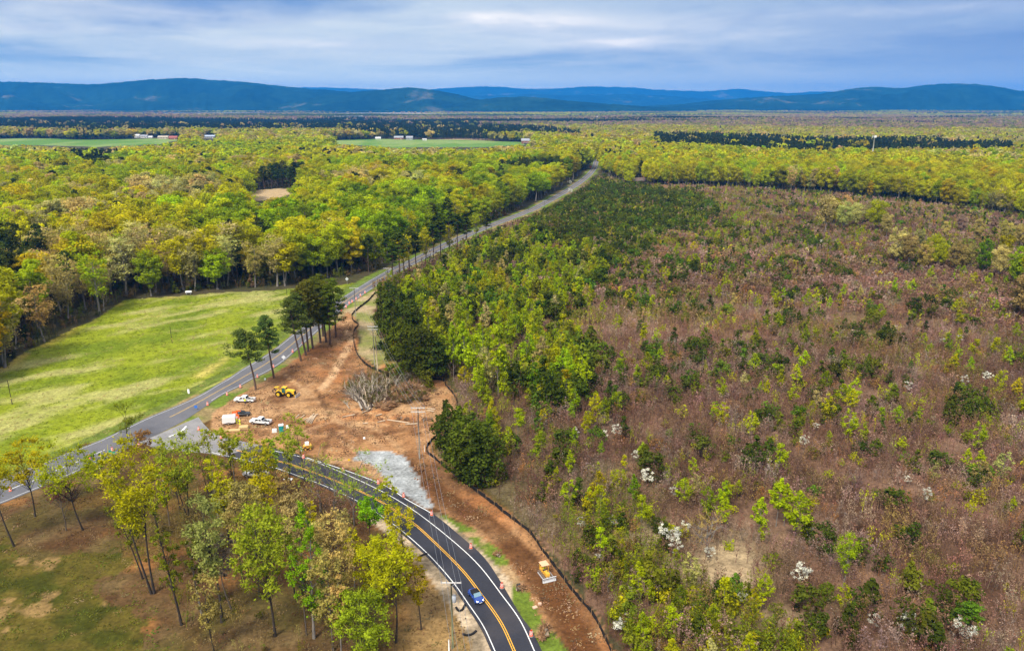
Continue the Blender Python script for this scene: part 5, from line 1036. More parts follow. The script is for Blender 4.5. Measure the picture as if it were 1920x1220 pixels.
def utility_pole(base, ty, arm_px, label, arms=1, arm_dz=0.75, ang=0.0, xf=False, ground_off=0.0, matp=None, h=None):
    g_ = G(*base); ht_ = h or hgt(*base, ty)[1]; o = empty('utility_pole', g_, ang, label, 'utility pole', 'utility poles along the roads'); half = arm_px / 2 / F * math.hypot(g_.y, H - ht_)
    MB().tube([(0, 0, -.4), (0, 0, ht_ + .25)], [.17, .11], 8).obj('pole', matp or M_WOODPOLE, o, True); tops = []
    for k in range(arms):
        z = ht_ - k * arm_dz; MB().box((0, -.14, z), (half * 2, .12, .15)).obj('crossarm', M_PALEARM, o, bevel=.01)
        MB().tube([(-half * .45, -.14, z - .05), (0, -.1, z - .75)], .025, 5).tube([(half * .45, -.14, z - .05), (0, -.1, z - .75)], .025, 5).obj('arm_brace', M_GALV, o)
        if k == 0:
            for q in (-.94, -.45, .45, .94): MB().tube([(half * q, -.14, z + .06), (half * q, -.14, z + .18), (half * q, -.14, z + .30)], [.04, .10, .06], 8).obj('insulator', M_PORC, o, True); tops.append(g_ + Vector((math.cos(ang) * half * q + .14 * math.sin(ang), math.sin(ang) * half * q - .14 * math.cos(ang), z + .3)))
    if xf:
        T_ = MB().tube([(.42, -.25, ht_ - 3.3), (.42, -.25, ht_ - 3.2), (.42, -.25, ht_ - 2.2), (.42, -.25, ht_ - 2.08)], [.27, .33, .33, .18], 14).obj('transformer', mat('transformer_grey', (.45, .48, .52), .4, .1), o, True)
        for q in (-.12, .12): MB().tube([(.42 + q, -.25, ht_ - 2.1), (.42 + q, -.25, ht_ - 1.8)], [.05, .03], 6).obj('bushing', M_PORC, T_)
        MB().box((.2, -.12, ht_ - 2.7), (.3, .1, .5)).obj('bracket', M_GALV, o)
    return o, tops
p4, t4 = utility_pole((849,1214), 1091, 37, 'tall mossy pole with a grey transformer can beside the blue car', 1, xf=True, matp=M_GREENPOLE)
p3, t3 = utility_pole((787,859), 764, 26, 'double-crossarm utility pole above the gravel apron', 2, 1.0)
p2, t2 = utility_pole((702.5,686), 612, 19, 'grey pole of the paired poles by the cedar belt, with two crossarms', 2, .9)
g_ = G(708, 697); o = empty('utility_pole', g_, 0, 'pale new-wood pole without arms close beside the grey one', 'utility pole', 'utility poles along the roads'); MB().tube([(0, 0, -.3), (-.15, 0, hgt(708, 697, 628)[1])], [.18, .12], 8).obj('pole', mat('new_pole', (.48, .38, .25), .8, noise=.15), o, True)
p1, t1 = utility_pole((667,594), 540, 17, 'utility pole rising through the bend of the silt fence near the old road', 1)
p0, t0 = utility_pole((728,545), 503, 14, 'shaded pole where the road enters the woods', 1)
pm1, tm1 = utility_pole((808,500), 475, 12, 'pole beside the shaded road, nearer one', 1); pm2, tm2 = utility_pole((921.5,443), 423, 9, 'pole beside the shaded road at the mid bend', 1); pm3, tm3 = utility_pole((1021,394), 376, 8, 'smallest pole beside the upper road', 1)
for bs, ty, lb in (((323,643), 612, 'thin dark pole alone in the middle of the meadow'), ((23,758), 713, 'thin dark pole at the left edge of the meadow'), ((539,561), 541, 'thin pole at the back corner of the meadow')):
    g_, ht_ = hgt(*bs, ty); o = empty('meadow_pole', g_, 0, lb, 'pole', 'thin poles in the meadow'); MB().tube([(0, 0, -.3), (-.1, 0, ht_)], [.11, .08], 7).obj('shaft', M_DARKBARK, o, True); MB().box((0, -.13, ht_ * .28), (.2, .05, .3)).obj('marker', mat('marker_yellow', (.7, .6, .1), .6), o)
def wire(a, b, sag, label, r=.022):
    a, b = Vector(a), Vector(b); n = 22; pts = [a.lerp(b, i / n) - Vector((0, 0, sag * 4 * (i / n) * (1 - i / n))) for i in range(n + 1)]
    o = MB().tube(pts, r, 4, cap=False).obj('power_line', M_WIRE); tag(o, label, 'power line', 'power lines between the poles')
gb = G(880, 1420); beyond = [Vector((gb.x + (i - 1.5) * .8, gb.y, 11.5)) for i in range(4)]
WN = ['outer left', 'inner left', 'inner right', 'outer right']
for nm_, ta, tb, sg in (('running out of the photo below the transformer pole', beyond, t4, 1.0), ('over the new road between the transformer pole and the gravel pole', t4, t3, 1.6), ('between the gravel pole and the paired poles', t3, t2, 1.6), ('between the paired poles and the silt-fence pole', t2, t1, 1.2), ('between the silt-fence pole and the woods pole', t1, t0, 1.2)):
    for i in range(4): wire(ta[i], tb[i], sg, f'{WN[i]} wire {nm_}', .022 if ta is not t4 else .026)
def silt_fence(px_list, label):
    path = resample(wpath(px_list, 6), max(8, int(len(px_list) * 9))); seg_ = np.hypot(*np.diff(path, axis=0).T); o = empty('silt_fence', (path[0][0], path[0][1], 0), 0, label, 'silt fence', 'black silt fence round the cleared ground')
    off = np.array([path[0][0], path[0][1]]); P_ = path - off; n = len(P_); rr = np.random.default_rng(3); hh_ = .85 + .12 * rr.normal(size=n); ln_ = rr.normal(0, .07, (n, 2)); v = []
    for i in range(n): v += [(*P_[i], -.1), (*(P_[i] + ln_[i]), max(.55, hh_[i]))]
    tn = np.gradient(P_, axis=0); tn /= np.hypot(tn[:, 0], tn[:, 1])[:, None]; nn = np.stack([-tn[:, 1], tn[:, 0]], -1) * .03
    v2 = [(a[0] + nn[i // 2][0], a[1] + nn[i // 2][1], a[2]) for i, a in enumerate(v)]; m_ = len(v)
    f = [[2 * i, 2 * i + 2, 2 * i + 3, 2 * i + 1] for i in range(n - 1)] + [[m_ + 2 * i + 1, m_ + 2 * i + 3, m_ + 2 * i + 2, m_ + 2 * i] for i in range(n - 1)] + [[2 * i + 1, 2 * i + 3, m_ + 2 * i + 3, m_ + 2 * i + 1] for i in range(n - 1)]
    link('fabric', mesh_np('fabric', v + v2, f, M_BLACKF), o); d_ = 0; last = -9; cnt = 0
    for i in range(n):
        if i: d_ += seg_[i - 1]
        if d_ - last > 3.2 and cnt < 60:
            cnt += 1; last = d_; s_ = (1 if cnt % 2 else 1) * -.1
            MB().tube([(P_[i][0] - nn[i][0] * 3, P_[i][1] - nn[i][1] * 3, -.1), (P_[i][0] - nn[i][0] * 3, P_[i][1] - nn[i][1] * 3, 1.15)], .035, 4).obj('stake', M_STAKE, o)
silt_fence(FENCE_A, 'black silt fence winding from the grassy knoll to the brush pile'); silt_fence(FENCE_B, 'long black silt fence edging the haul road down to the photo bottom')
for px_, lb in (([(784,1046),(792,1041),(801,1038)], 'short black curved sock on the bank left of the new road, topmost'), ([(855,1139),(860,1145),(867,1143),(872,1134)], 'short black curved sock on the bank beside the transformer pole'), ([(868,1189),(876,1191),(885,1189),(893,1183)], 'short black curved sock on the bank below the transformer pole')):
    pp = wpath(px_, 6); o = MB().tube([(a, b, .12) for a, b in pp], .20, 7).obj('erosion_sock', M_BLACKF, smooth_=True); tag(o, lb, 'erosion sock', 'erosion socks on the bank')

# ------------------------------------------------------------------ traffic drums, signs, posts
M_ORANGE = mat('drum_orange', (0.85, 0.10, 0.022), .5, noise=.08); M_REFL = mat('reflective_white', (0.82, 0.82, 0.80), .4); M_RUBBER = mat('rubber', (0.03, 0.03, 0.03), .9, noise=.2); M_RUBBERD = mat('dusty_rubber', (0.20, 0.19, 0.18), .9, noise=.2)
def drum():
    o = empty('traffic_drum', (0, 0, 0)); R_ = [(.0, .30), (.24, .295), (.25, .28), (.50, .275), (.51, .26), (.76, .255), (.77, .24), (1.0, .235), (1.03, .2)]
    MB().tube([(0, 0, z) for z, r_ in R_], [r_ for z, r_ in R_], 16).obj('barrel', M_ORANGE, o, True)
    for z, r_ in ((.42, .287), (.70, .268), (.93, .246)): MB().tube([(0, 0, z - .065), (0, 0, z + .065)], r_, 16).obj('white_band', M_REFL, o, True)
    MB().tube([(0, 0, 0.0), (0, 0, .07), (0, 0, .1)], [.44, .44, .33], 16).obj('rubber_base', M_RUBBERD, o, True)
    MB().box((0, 0, 1.07), (.16, .05, .08)).obj('handle', M_ORANGE, o); return o
DR = [(996,1192,"lowest traffic drum beside the new road's outer line"),(941,1102,'traffic drum across the new road from the blue car'),(883,1028,'traffic drum on the outer line above the blue car'),(809.5,966,"traffic drum at the gravel apron's lower tip"),(757,932,'traffic drum on the gravel apron edge of the new road'),(709.7,907,'traffic drum left of the gravel apron, nearer one'),(643.7,883,'traffic drum above the new road, left of the gravel apron'),(569.4,859,'traffic drum above the new road among thin trunks'),(415,822,'third drum on the corner kerb below the trailer'),(394,816,'second drum on the corner kerb below the trailer'),(373,807,'first drum on the corner kerb left of the trailer'),
 (389.5,760,'drum on the old road edge nearest the junction corner'),(426,741,'drum on the old road edge left of the white pickup'),(451,727,'drum on the old road edge just above the white pickup'),(483,708,'drum between the two lowest roadside pines'),(513,689,'drum beside the straight-trunked second pine'),(549,661,'drum before the third roadside pine'),(568,644,'drum under the roadside pine row'),(640,583,'drum just beyond the pine row, nearest of that line'),(649,577,'second drum of the line beyond the pine row'),(655,570,'third drum of the line beyond the pine row'),(660.5,567,'fourth drum of the line beyond the pine row'),(668,562,'drum right by the silt-fence utility pole'),(676,555.5,'second-last drum before the road enters the woods'),(684.5,550,'last drum before the road enters the woods'),
 (211,846,'drum standing behind the fallen green sign'),(168,860,'drum half hidden behind the yellow-green tree'),(20,921,'drum on the old road at the left edge of the photo'),(327,846,'drum at the tip of the grass below the stop line'),(261,838,'drum among the leaves at the junction mouth')]
d0 = drum()
for i, (a, b_, lb) in enumerate(DR):
    o = d0 if i == 0 else copy_tree(d0); g_ = G(a, b_); o.location = (g_.x, g_.y, .085); o.rotation_euler = (0, 0, i * .7); tag(o, lb, 'traffic drum', 'orange and white traffic drums')
    if g_.y > 240: o.scale = (1.12, 1.12, 1.12)
M_SIGNW = mat('sign_back', (0.62, 0.63, 0.65), .4, .2); M_SIGNO = mat('sign_orange', (0.85, 0.16, 0.03), .5); M_SIGNG = mat('sign_green', (0.01, 0.30, 0.20), .5)
def sign(base, label, size, m, hz_=1.7, rz=0, diamond=True, name='road_sign', group='signs by the roads', w=None):
    g_ = G(*base); o = empty(name, g_, rz, label, 'sign', group); MB().box((0, 0, hz_ / 2), (.07, .07, hz_)).obj('post', M_GALV, o)
    b_ = MB(); b_.box((0, 0, 0), (w or size, .03, size)); p_ = b_.obj('panel', m, o); p_.location = (0, -.06, hz_ + size * (.6 if diamond else .4)); p_.rotation_euler = (0, rad(45) if diamond else 0, 0); return o
sign((651,533), 'silver-backed diamond road sign on the far verge past the pines', 1.2, M_SIGNW, 1.9)
sign((532.5,679), 'white diamond road sign beside the second roadside pine', 1.0, mat('sign_white', (.75, .75, .78), .4), 1.2)
sign((899,449), 'small orange sign in the shade of the wooded road', 1.6, M_SIGNO, 1.2)
sign((654.8,868), 'tiny yellow marker sign beside the gravel apron', .5, mat('sign_yellow', (.8, .5, .02), .5), .7, diamond=False)
sign((368,768), 'small blue sign at the junction corner', .8, mat('sign_blue', (.05, .18, .6), .5), .6, diamond=False)
o = sign((207,854), 'green street-name sign tilted by a drum on the old road', .75, M_SIGNG, .7, diamond=False, w=1.5); o.rotation_euler = (0, rad(24), rad(10))
sign((1107,316), 'red and white sign at the road crest', 2.6, mat('sign_redwhite', (.6, .12, .08), .5), 1.0, diamond=False)
def post(base, ty, label, m=None, r_=.09):
    g_, h_ = hgt(*base, ty); o = MB().tube([(g_.x, g_.y, -.1), (g_.x, g_.y, h_ * .94), (g_.x, g_.y, h_)], [r_, r_, r_ * .5], 8).obj('marker_post', m or mat('post_white', (.78, .78, .76), .5), smooth_=True); tag(o, label, 'post', 'white marker posts')
post((308.5,918), 889, 'tall white post below the junction among the leaves'); post((187.5,880), 866, 'short white post beside the turn lane'); post((842,1221), 1198, 'white post at the foot of the transformer pole'); post((354,737), 729, 'low white post on the meadow side of the old road', r_=.3); post((796,846), 834, 'thin white post left of the kink in the silt fence', r_=.05)

# ------------------------------------------------------------------ vehicles
M_GLASS = mat('window_glass', (0.02, 0.025, 0.03), .1, spec=.6); M_CHROME = mat('bright_metal', (.65, .66, .68), .25, .8); M_TYRE = mat('tyre', (.02, .02, .02), .85); M_LAMP = mat('headlight', (.8, .8, .8), .2, emit=((1, .98, .92), 6.0)); M_RED = mat('tail_lamp', (.4, .02, .02), .3)
def wheel(parent, x, y, r_, w, rimm=M_CHROME, r2=.6, name='wheel'):
    s_ = 1 if y > 0 else -1; t_ = MB().tube([(x, y - w / 2, r_), (x, y - w * .42, r_), (x, y + w * .42, r_), (x, y + w / 2, r_)], [r_ * .88, r_, r_, r_ * .88], 20).obj(name, M_TYRE, parent, True)
    MB().tube([(x, y + s_ * w * .35, r_), (x, y + s_ * (w / 2 + .015), r_)], r_ * r2, 14).obj('rim', rimm, t_); return t_
def loft(secs, m, name, parent, smooth_=True, sub=1):
    """sections across the body: (x, half width, z bottom, z top, rounding)"""
    v = []; k = 12
    for x, hw, z0, z1, rd in secs:
        for i in range(k):
            t_ = 2 * math.pi * (i + .5) / k; c_, s_ = math.cos(t_), math.sin(t_); e = rd; v.append((x, hw * math.copysign(abs(c_) ** e, c_), (z0 + z1) / 2 + (z1 - z0) / 2 * math.copysign(abs(s_) ** e, s_)))
    n = len(secs); f = [[i * k + j, i * k + (j + 1) % k, (i + 1) * k + (j + 1) % k, (i + 1) * k + j] for i in range(n - 1) for j in range(k)] + [list(range(k))[::-1], [(n - 1) * k + j for j in range(k)]]
    b_ = MB(); b_.add(v, f); o = b_.obj(name, m, parent, smooth_)
    if sub: q = o.modifiers.new('round', 'SUBSURF'); q.levels = sub; q.render_levels = sub
    return o
# blue convertible, hood up, facing the camera's lower right
A_ = G(876, 1098); B_ = G(908, 1140); ang = math.atan2(B_.y - A_.y, B_.x - A_.x); cc = G(892.5, 1122)
car = empty('convertible_car', (cc.x, cc.y, .08), ang, 'small blue convertible with black soft top and lit headlights driving on the new road', 'car')
M_BLUE = mat('blue_paint', (0.006, 0.045, 0.26), .25, spec=.6, coat=.6)
loft([(-2.02, .55, .42, .80, .7), (-1.9, .72, .30, .92, .55), (-1.35, .83, .24, 1.02, .5), (-.6, .85, .22, .95, .45), (.3, .86, .22, .93, .45), (.8, .84, .22, .96, .48), (1.35, .80, .24, .90, .52), (1.82, .70, .28, .74, .6), (2.02, .5, .36, .6, .7)], M_BLUE, 'body', car)
for x in (-1.28, 1.28):
    for s_ in (-1, 1): MB().ball((x, s_ * .76, .52), (.45, .17, .36), 14, 10).obj('fender', M_BLUE, car, True)
top = loft([(-1.35, .55, .9, 1.06, .7), (-1.1, .66, .88, 1.32, .6), (-.5, .68, .88, 1.46, .55), (.15, .66, .88, 1.45, .55), (.32, .64, .88, 1.38, .6)], mat('soft_top', (.012, .012, .014), .8, noise=.3), 'soft_top', car)
MB().add([(.34, -.62, 1.36), (.34, .62, 1.36), (.92, .70, .95), (.92, -.70, .95), (.30, -.60, 1.33), (.30, .60, 1.33), (.86, .68, .90), (.86, -.68, .90)], [[0, 3, 2, 1], [4, 5, 6, 7], [0, 1, 5, 4], [2, 3, 7, 6], [0, 4, 7, 3], [1, 2, 6, 5]]).obj('windscreen', mat('windscreen_glass', (.16, .27, .33), .12, spec=.8), car)
for s_ in (-1, 1):
    MB().box((-.25, s_ * .69, 1.12), (.95, .03, .30)).obj('side_window', M_GLASS, car); MB().ball((1.80, s_ * .54, .66), (.10, .10, .11), 10, 8).obj('headlight', M_LAMP, car, True); MB().box((-1.98, s_ * .5, .62), (.08, .16, .16)).obj('tail_lamp', M_RED, car); MB().ball((.7, s_ * .95, .98), (.09, .11, .07), 8, 6).obj('wing_mirror', M_BLUE, car, True)
    for x in (-1.28, 1.28): wheel(car, x, s_ * .76, .33, .2)
MB().box((2.01, 0, .42), (.03, .52, .12)).obj('number_plate', M_REFL, car); MB().box((1.98, 0, .34), (.08, 1.1, .1)).obj('grille', M_RUBBER, car)
# pickup trucks
def pickup(loc, rz, label, body_m, open_doors=True, ladder=False):
    o = empty('pickup_truck', loc, rz, label, 'pickup truck', 'white work pickups'); Y0 = .95
    MB().box((1.95, 0, .82), (1.5, 1.86, .62)).box((1.98, 0, 1.16), (1.42, 1.7, .1), taper=.93).box((2.75, 0, .7), (.14, 1.9, .3)).obj('bonnet', body_m, o, bevel=.06)
    MB().prism([(-.95, .5), (1.22, .5), (1.22, 1.15), (.72, 1.78), (-.62, 1.84), (-.9, 1.2)], -Y0, Y0).obj('cab', body_m, o, bevel=.07)
    MB().box((-1.95, .9, .86), (2.0, .09, .62)).box((-1.95, -.9, .86), (2.0, .09, .62)).box((-2.93, 0, .86), (.08, 1.88, .62)).box((-1.95, 0, .58), (2.0, 1.8, .08)).obj('load_bed', body_m, o, bevel=.03)
    MB().box((-1.95, 0, .68), (1.86, 1.66, .1)).box((-1.4, .2, .95), (.5, 1.0, .45)).obj('bed_liner', M_RUBBER, o)
    MB().add([(1.235, -.82, 1.17), (1.235, .82, 1.17), (.76, .76, 1.76), (.76, -.76, 1.76)], [[0, 1, 2, 3]]).obj('windscreen', M_GLASS, o); MB().add([(-.925, -.7, 1.3), (-.925, .7, 1.3), (-.67, .68, 1.78), (-.67, -.68, 1.78)], [[3, 2, 1, 0]]).obj('rear_window', M_GLASS, o)
    for s_ in (-1, 1):
        for x, w in ((.55, .72), (-.32, .62)): MB().box((x, s_ * .962, 1.42), (w, .02, .42)).obj('side_window', M_GLASS, o)
        for x in (1.85, -1.95): wheel(o, x, s_ * .85, .42, .28)
        MB().box((2.83, s_ * .72, .85), (.05, .3, .2)).obj('headlight', M_REFL, o); MB().box((-2.98, s_ * .82, .95), (.04, .16, .3)).obj('tail_lamp', M_RED, o); MB().box((.95, s_ * 1.1, 1.25), (.12, .22, .2)).obj('wing_mirror', M_RUBBER, o)
    MB().box((0, 0, .48), (5.4, 1.5, .16)).obj('chassis', M_RUBBER, o); MB().box((2.84, 0, .72), (.05, 1.1, .28)).obj('grille', M_RUBBER, o)
    if open_doors:
        for x in (1.0, ):
            d_ = MB().box((-.42, 0, .0), (.9, .06, .62)).box((-.46, 0, .5), (.7, .03, .42), mi=1); dd = d_.obj('open_door', [body_m, M_GLASS], o, bevel=.02); dd.location = (x, -1.0, .92); dd.rotation_euler = (0, 0, rad(62)); MB().box((.5, -.957, 1.0), (.85, .02, .95)).obj('door_opening', M_GLASS, o)
    return o
M_WPAINT = mat('white_paint', (.80, .80, .79), .3, spec=.5, coat=.3)
g_ = G(459, 753); pickup(g_, rad(176), 'white crew-cab pickup with a door open on the dirt below the lowest pine', M_WPAINT); g_ = G(489, 794); pickup(g_, rad(168), 'white pickup half hidden by branches right of the yellow-clad workers', M_WPAINT, False)
g_ = G(480, 893); pickup(g_, rad(170), 'white pickup hidden under leaves below the new road', M_WPAINT, False)
# white enclosed trailer
g_ = G(430, 794); o = empty('cargo_trailer', g_, rad(12), 'small white enclosed trailer on the dirt beside orange signs', 'trailer')
MB().prism([(-1.55, .45), (1.35, .45), (1.75, .7), (1.75, 2.0), (1.5, 2.3), (-1.55, 2.3)], -.95, .95).obj('box_body', M_WPAINT, o, bevel=.08); MB().box((-1.6, 0, 1.35), (.04, 1.6, 1.6)).obj('rear_door', M_REFL, o); MB().box((-.1, -.98, .62), (1.1, .12, .3)).obj('mudguard', M_GALV, o)
for s_ in (-1, 1): wheel(o, -.1, s_ * .95, .33, .2)
MB().tube([(1.7, .5, .5), (2.7, 0, .5)], .05, 5).tube([(1.7, -.5, .5), (2.7, 0, .5)], .05, 5).obj('tow_bar', M_GALV, o)
# dark car behind the signs
g_ = G(455, 779); o = empty('parked_car', g_, rad(10), 'dark grey car parked behind the orange signs and workers', 'car'); md_ = mat('dark_paint', (.03, .032, .036), .25, spec=.6, coat=.5)
loft([(-2.2, .7, .4, .85, .6), (-1.9, .86, .3, 1.0, .45), (-.6, .9, .25, 1.0, .42), (.8, .9, .25, .98, .42), (1.8, .84, .28, .9, .48), (2.2, .66, .36, .7, .6)], md_, 'body', o); loft([(-1.7, .6, .95, 1.05, .6), (-1.2, .7, .9, 1.5, .5), (.2, .7, .9, 1.52, .5), (.95, .64, .9, 1.0, .6)], M_GLASS, 'cabin', o)
for s_ in (-1, 1):
    for x in (-1.4, 1.4): wheel(o, x, s_ * .82, .34, .22)
# orange roll-up signs and workers
for i, (a, b_, rz, lb) in enumerate(((441, 782, .15, 'left orange work sign leaning by the white trailer'), (448, 780, -.1, 'right orange work sign behind the yellow-clad workers'), (444, 788, .3, 'lower orange work sign against the trailer corner'))):
    g_ = G(a, b_); o = empty('work_sign', g_, rz, lb, 'sign', 'orange work signs'); MB().box((0, 0, 1.15), (1.4, .04, 1.2 - .1 * i)).obj('panel', M_SIGNO, o); MB().box((0, -.03, 1.15), (1.0, .02, .08)).box((0, -.03, .95), (.8, .02, .08)).obj('pale_lettering', M_REFL, o); MB().tube([(-.5, 0, 0), (0, 0, .7)], .03, 4).tube([(.5, 0, 0), (0, 0, .7)], .03, 4).tube([(0, .5, 0), (0, 0, .7)], .03, 4).obj('stand', M_RUBBER, o)
def skin_body(nodes, edges, rads, name, m, parent, root=0):
    me = bpy.data.meshes.new(name); me.from_pydata(nodes, edges, []); me.materials.append(m); o = link(name, me, parent); md_ = o.modifiers.new('skin', 'SKIN'); 
    for i, r_ in enumerate(rads): me.skin_vertices[0].data[i].radius = (r_, r_) if isinstance(r_, (int, float)) else r_
    me.skin_vertices[0].data[root].use_root = True; s_ = o.modifiers.new('smooth', 'SUBSURF'); s_.levels = 1; s_.render_levels = 2
    me.polygons.foreach_set('use_smooth', [True] * len(me.polygons)); md_.use_smooth_shade = True; return o
M_SKIN = mat('skin', (.45, .26, .18), .6); M_HIVIS = mat('hi_vis_yellow', (.75, .80, .03), .6); M_JEANS = mat('dark_trousers', (.03, .035, .06), .8); M_HELM = mat('white_helmet', (.8, .8, .78), .4)
def worker(base, rz, label, trousers=None, seated=False, loc=None, helm=True):
    g_ = loc or G(*base); o = empty('person', g_, rz, label, 'person', 'workers on the site'); k = .48 if seated else 1.0
    if seated: N_ = [(0,0,.0),(0,0,.28),(0,0,.5),(0,0,.58),(.02,0,.68),(0,.2,.48),(.15,.24,.25),(.38,.18,.2),(0,-.2,.48),(.15,-.24,.25),(.38,-.18,.2),(.42,.12,.02),(.5,.13,-.4),(.42,-.12,.02),(.5,-.13,-.4),(.62,.13,-.42),(.62,-.13,-.42)]
    else: N_ = [(0,0,.93),(0,0,1.2),(0,0,1.42),(0,0,1.5),(.02,0,1.62),(0,.2,1.4),(.03,.27,1.12),(.16,.22,.92),(0,-.2,1.4),(.0,-.28,1.12),(.12,-.25,.9),(.02,.1,.5),(-.03,.12,.08),(.06,-.1,.5),(.1,-.12,.08),(.12,.13,.04),(.25,-.13,.04)]
    E_ = [(0,1),(1,2),(2,3),(3,4),(2,5),(5,6),(6,7),(2,8),(8,9),(9,10),(0,11),(11,12),(0,13),(13,14),(12,15),(14,16)]
    R_ = [(.15,.12),(.15,.11),(.16,.1),.06,(.09,.1),.07,.05,.035,.07,.05,.035,.085,.05,.085,.05,.045,.045]
    skin_body(N_, E_, R_, 'body', M_SKIN, o); z0, z1 = (0., .52) if seated else (.9, 1.46)
    MB().tube([(0, 0, z0), (0, 0, (z0 + z1) / 2), (0, 0, z1 - .05), (0, 0, z1)], [.19, .2, .215, .12], 12).tube([N_[5], N_[6]], [.095, .075], 8).tube([N_[8], N_[9]], [.095, .075], 8).obj('shirt', M_HIVIS, o, True)
    MB().tube([N_[0], N_[11], N_[12]], [.13, .105, .08], 8).tube([N_[0], N_[13], N_[14]], [.13, .105, .08], 8).obj('trousers', trousers or M_JEANS, o, True)
    hz_ = N_[4][2] + .06; MB().ball((.02, 0, hz_), (.13, .12, .1), 10, 8).tube([(.03, 0, hz_ - .02), (.03, 0, hz_)], .16, 12).obj('hard_hat', M_HELM, o, True)
    for s_, q in ((1, N_[7]), (-1, N_[10])):
        for j in range(4): MB().tube([q, (q[0] + .05 + .01 * (j % 2), q[1] + (j - 1.5) * .018, q[2] - .07), (q[0] + .06, q[1] + (j - 1.5) * .016, q[2] - .1)], [.011, .009, .007], 5).obj('finger', M_SKIN, o, True)
        MB().tube([q, (q[0] + .05, q[1] - s_ * .045, q[2] - .04)], [.012, .008], 5).obj('thumb', M_SKIN, o, True)
    return o
worker((444,794), 1.2, 'worker in yellow clothes standing in front of the orange signs, left', M_HIVIS); worker((450,796), -1.9, 'worker in yellow clothes standing right of the other by the orange signs', M_HIVIS); worker((460,757), 1.9, 'worker in a yellow vest beside the open door of the white pickup')
# portable toilet
g_ = G(528, 811); o = empty('portable_toilet', g_, rad(12), 'teal portable toilet with a white roof on the dirt', 'portable toilet'); M_TEAL = mat('teal_plastic', (.01, .27, .27), .5, noise=.08)
MB().box((0, 0, 1.08), (1.15, 1.15, 2.1), taper=.97).obj('cabin', M_TEAL, o, bevel=.04); MB().box((0, 0, 2.2), (1.25, 1.25, .12)).box((0, 0, 2.32), (1.2, 1.2, .14), taper=.55).obj('roof', M_REFL, o, bevel=.03); MB().box((0, -.585, 1.0), (.72, .03, 1.75)).obj('door', M_TEAL, o); MB().tube([(.4, .4, 2.2), (.4, .4, 2.6)], .05, 8).obj('vent_pipe', M_REFL, o); MB().box((0, 0, .05), (1.3, 1.3, .1)).obj('skid_base', M_RUBBER, o)
def crate_like(name, base, size, m, label, cat, rz=.3, taper=.85):
    g_ = G(*base); b_ = MB().box((0, 0, size[2] / 2), size, taper=taper); o = b_.obj(name, m, bevel=min(size) * .12); o.location = g_; o.rotation_euler = (0, 0, rz); return tag(o, label, cat)
crate_like('water_tank', (515,810), (1.3, 1.0, .9), M_REFL, 'white tank on the ground left of the teal toilet', 'tank'); crate_like('water_tank', (539,802), (.8, .8, .7), M_REFL, 'small white tank right of the teal toilet', 'tank'); crate_like('bucket', (683,823), (.6, .6, .5), M_REFL, 'white bucket alone on the dirt above the gravel apron', 'bucket'); crate_like('bag', (973,1100), (.9, .7, .6), M_RUBBER, 'black bag in the verge beside the haul road', 'bag'); crate_like('box', (1003,1139), (.8, .6, .25), mat('card', (.62, .40, .28), .8), 'pinkish flat box on the verge, nearer the road', 'box', .5, 1); crate_like('box', (1012,1133), (.6, .5, .35), mat('card2', (.60, .38, .27), .8), 'pinkish box on the verge, nearer the haul road', 'box', .1, 1)
crate_like('bucket', (497,712), (.55, .55, .5), M_REFL, 'white bucket on the grass between the two lowest pines', 'bucket')
g_ = G(540, 898); o = MB().box((g_.x, g_.y, .06), (2.0, .9, .08), rz=-.2).obj('board', M_REFL); tag(o, 'white board lying on the rusty ground below the new road', 'board')
# propane tank at the meadow's back edge
g_ = G(354, 551); o = empty('storage_tank', g_, .1, 'white cylindrical tank at the meadow\'s back edge', 'tank'); MB().tube([(-1.4, 0, .9), (-1.25, 0, .9), (1.25, 0, .9), (1.4, 0, .9)], [.35, .55, .55, .35], 16).obj('vessel', M_WPAINT, o, True)
for x in (-.9, .9): MB().box((x, 0, .2), (.25, .8, .4)).obj('leg', M_GALV, o)
# lumber pallets and cut logs
M_LUMBER = mat('fresh_lumber', (.55, .38, .17), .8, noise=.2, nscale=3); M_CUT = mat('peeled_log', (.50, .38, .26), .8, noise=.2, nscale=2); M_LOG = mat('log_bark', (.25, .19, .13), .9, noise=.35, nscale=2)
g_ = G(457, 803); o = empty('lumber_stack', g_, rad(12), 'stack of fresh tan lumber below the workers', 'lumber stack')
for k in range(3): MB().box((0, (k - 1) * .0, .12 + k * .22), (2.6 - .2 * k, 1.8, .18)).obj('board_layer', M_LUMBER, o)
g_ = G(436, 808); o = empty('lumber_stack', g_, rad(8), 'lower long stack of tan boards behind leaves left of the lumber', 'lumber stack')
for k in range(2): MB().box((0, 0, .12 + k * .2), (4.0, 1.2, .16)).obj('board_layer', M_LUMBER, o)
def log(a, b, r_, label, m=M_CUT, grp='cut logs on the dirt', z=0.0):
    A0, B0 = G(*a), G(*b); A0.z = B0.z = r_ + z; o = empty('cut_log', A0, 0, label, 'log', grp); d_ = B0 - A0; MB().tube([(0, 0, 0), d_ * .5 + Vector((0, 0, .04)), d_], [r_, r_ * .93, r_ * .85], 8).obj('stem', m, o, True)
    nrm_ = d_.normalized() * .012; MB().tube([-nrm_, nrm_ * .5], r_ * .92, 8).obj('cut_end', M_LUMBER, o)
LG = [((554,785),(561,778)),((561,787),(571,779)),((569,790),(577,784)),((574,791),(584,780)),((577,793),(587,781)),((580,794),(590,780)),((583,795),(593,778)),((575,793),(589,776)),((590,780),(596,777))]
for i, (a, b_) in enumerate(LG): log(a, b_, .17, f"{NUMS[i]} pale log {'from left ' if i else ''}of the row laid out above the airy yellow tree")
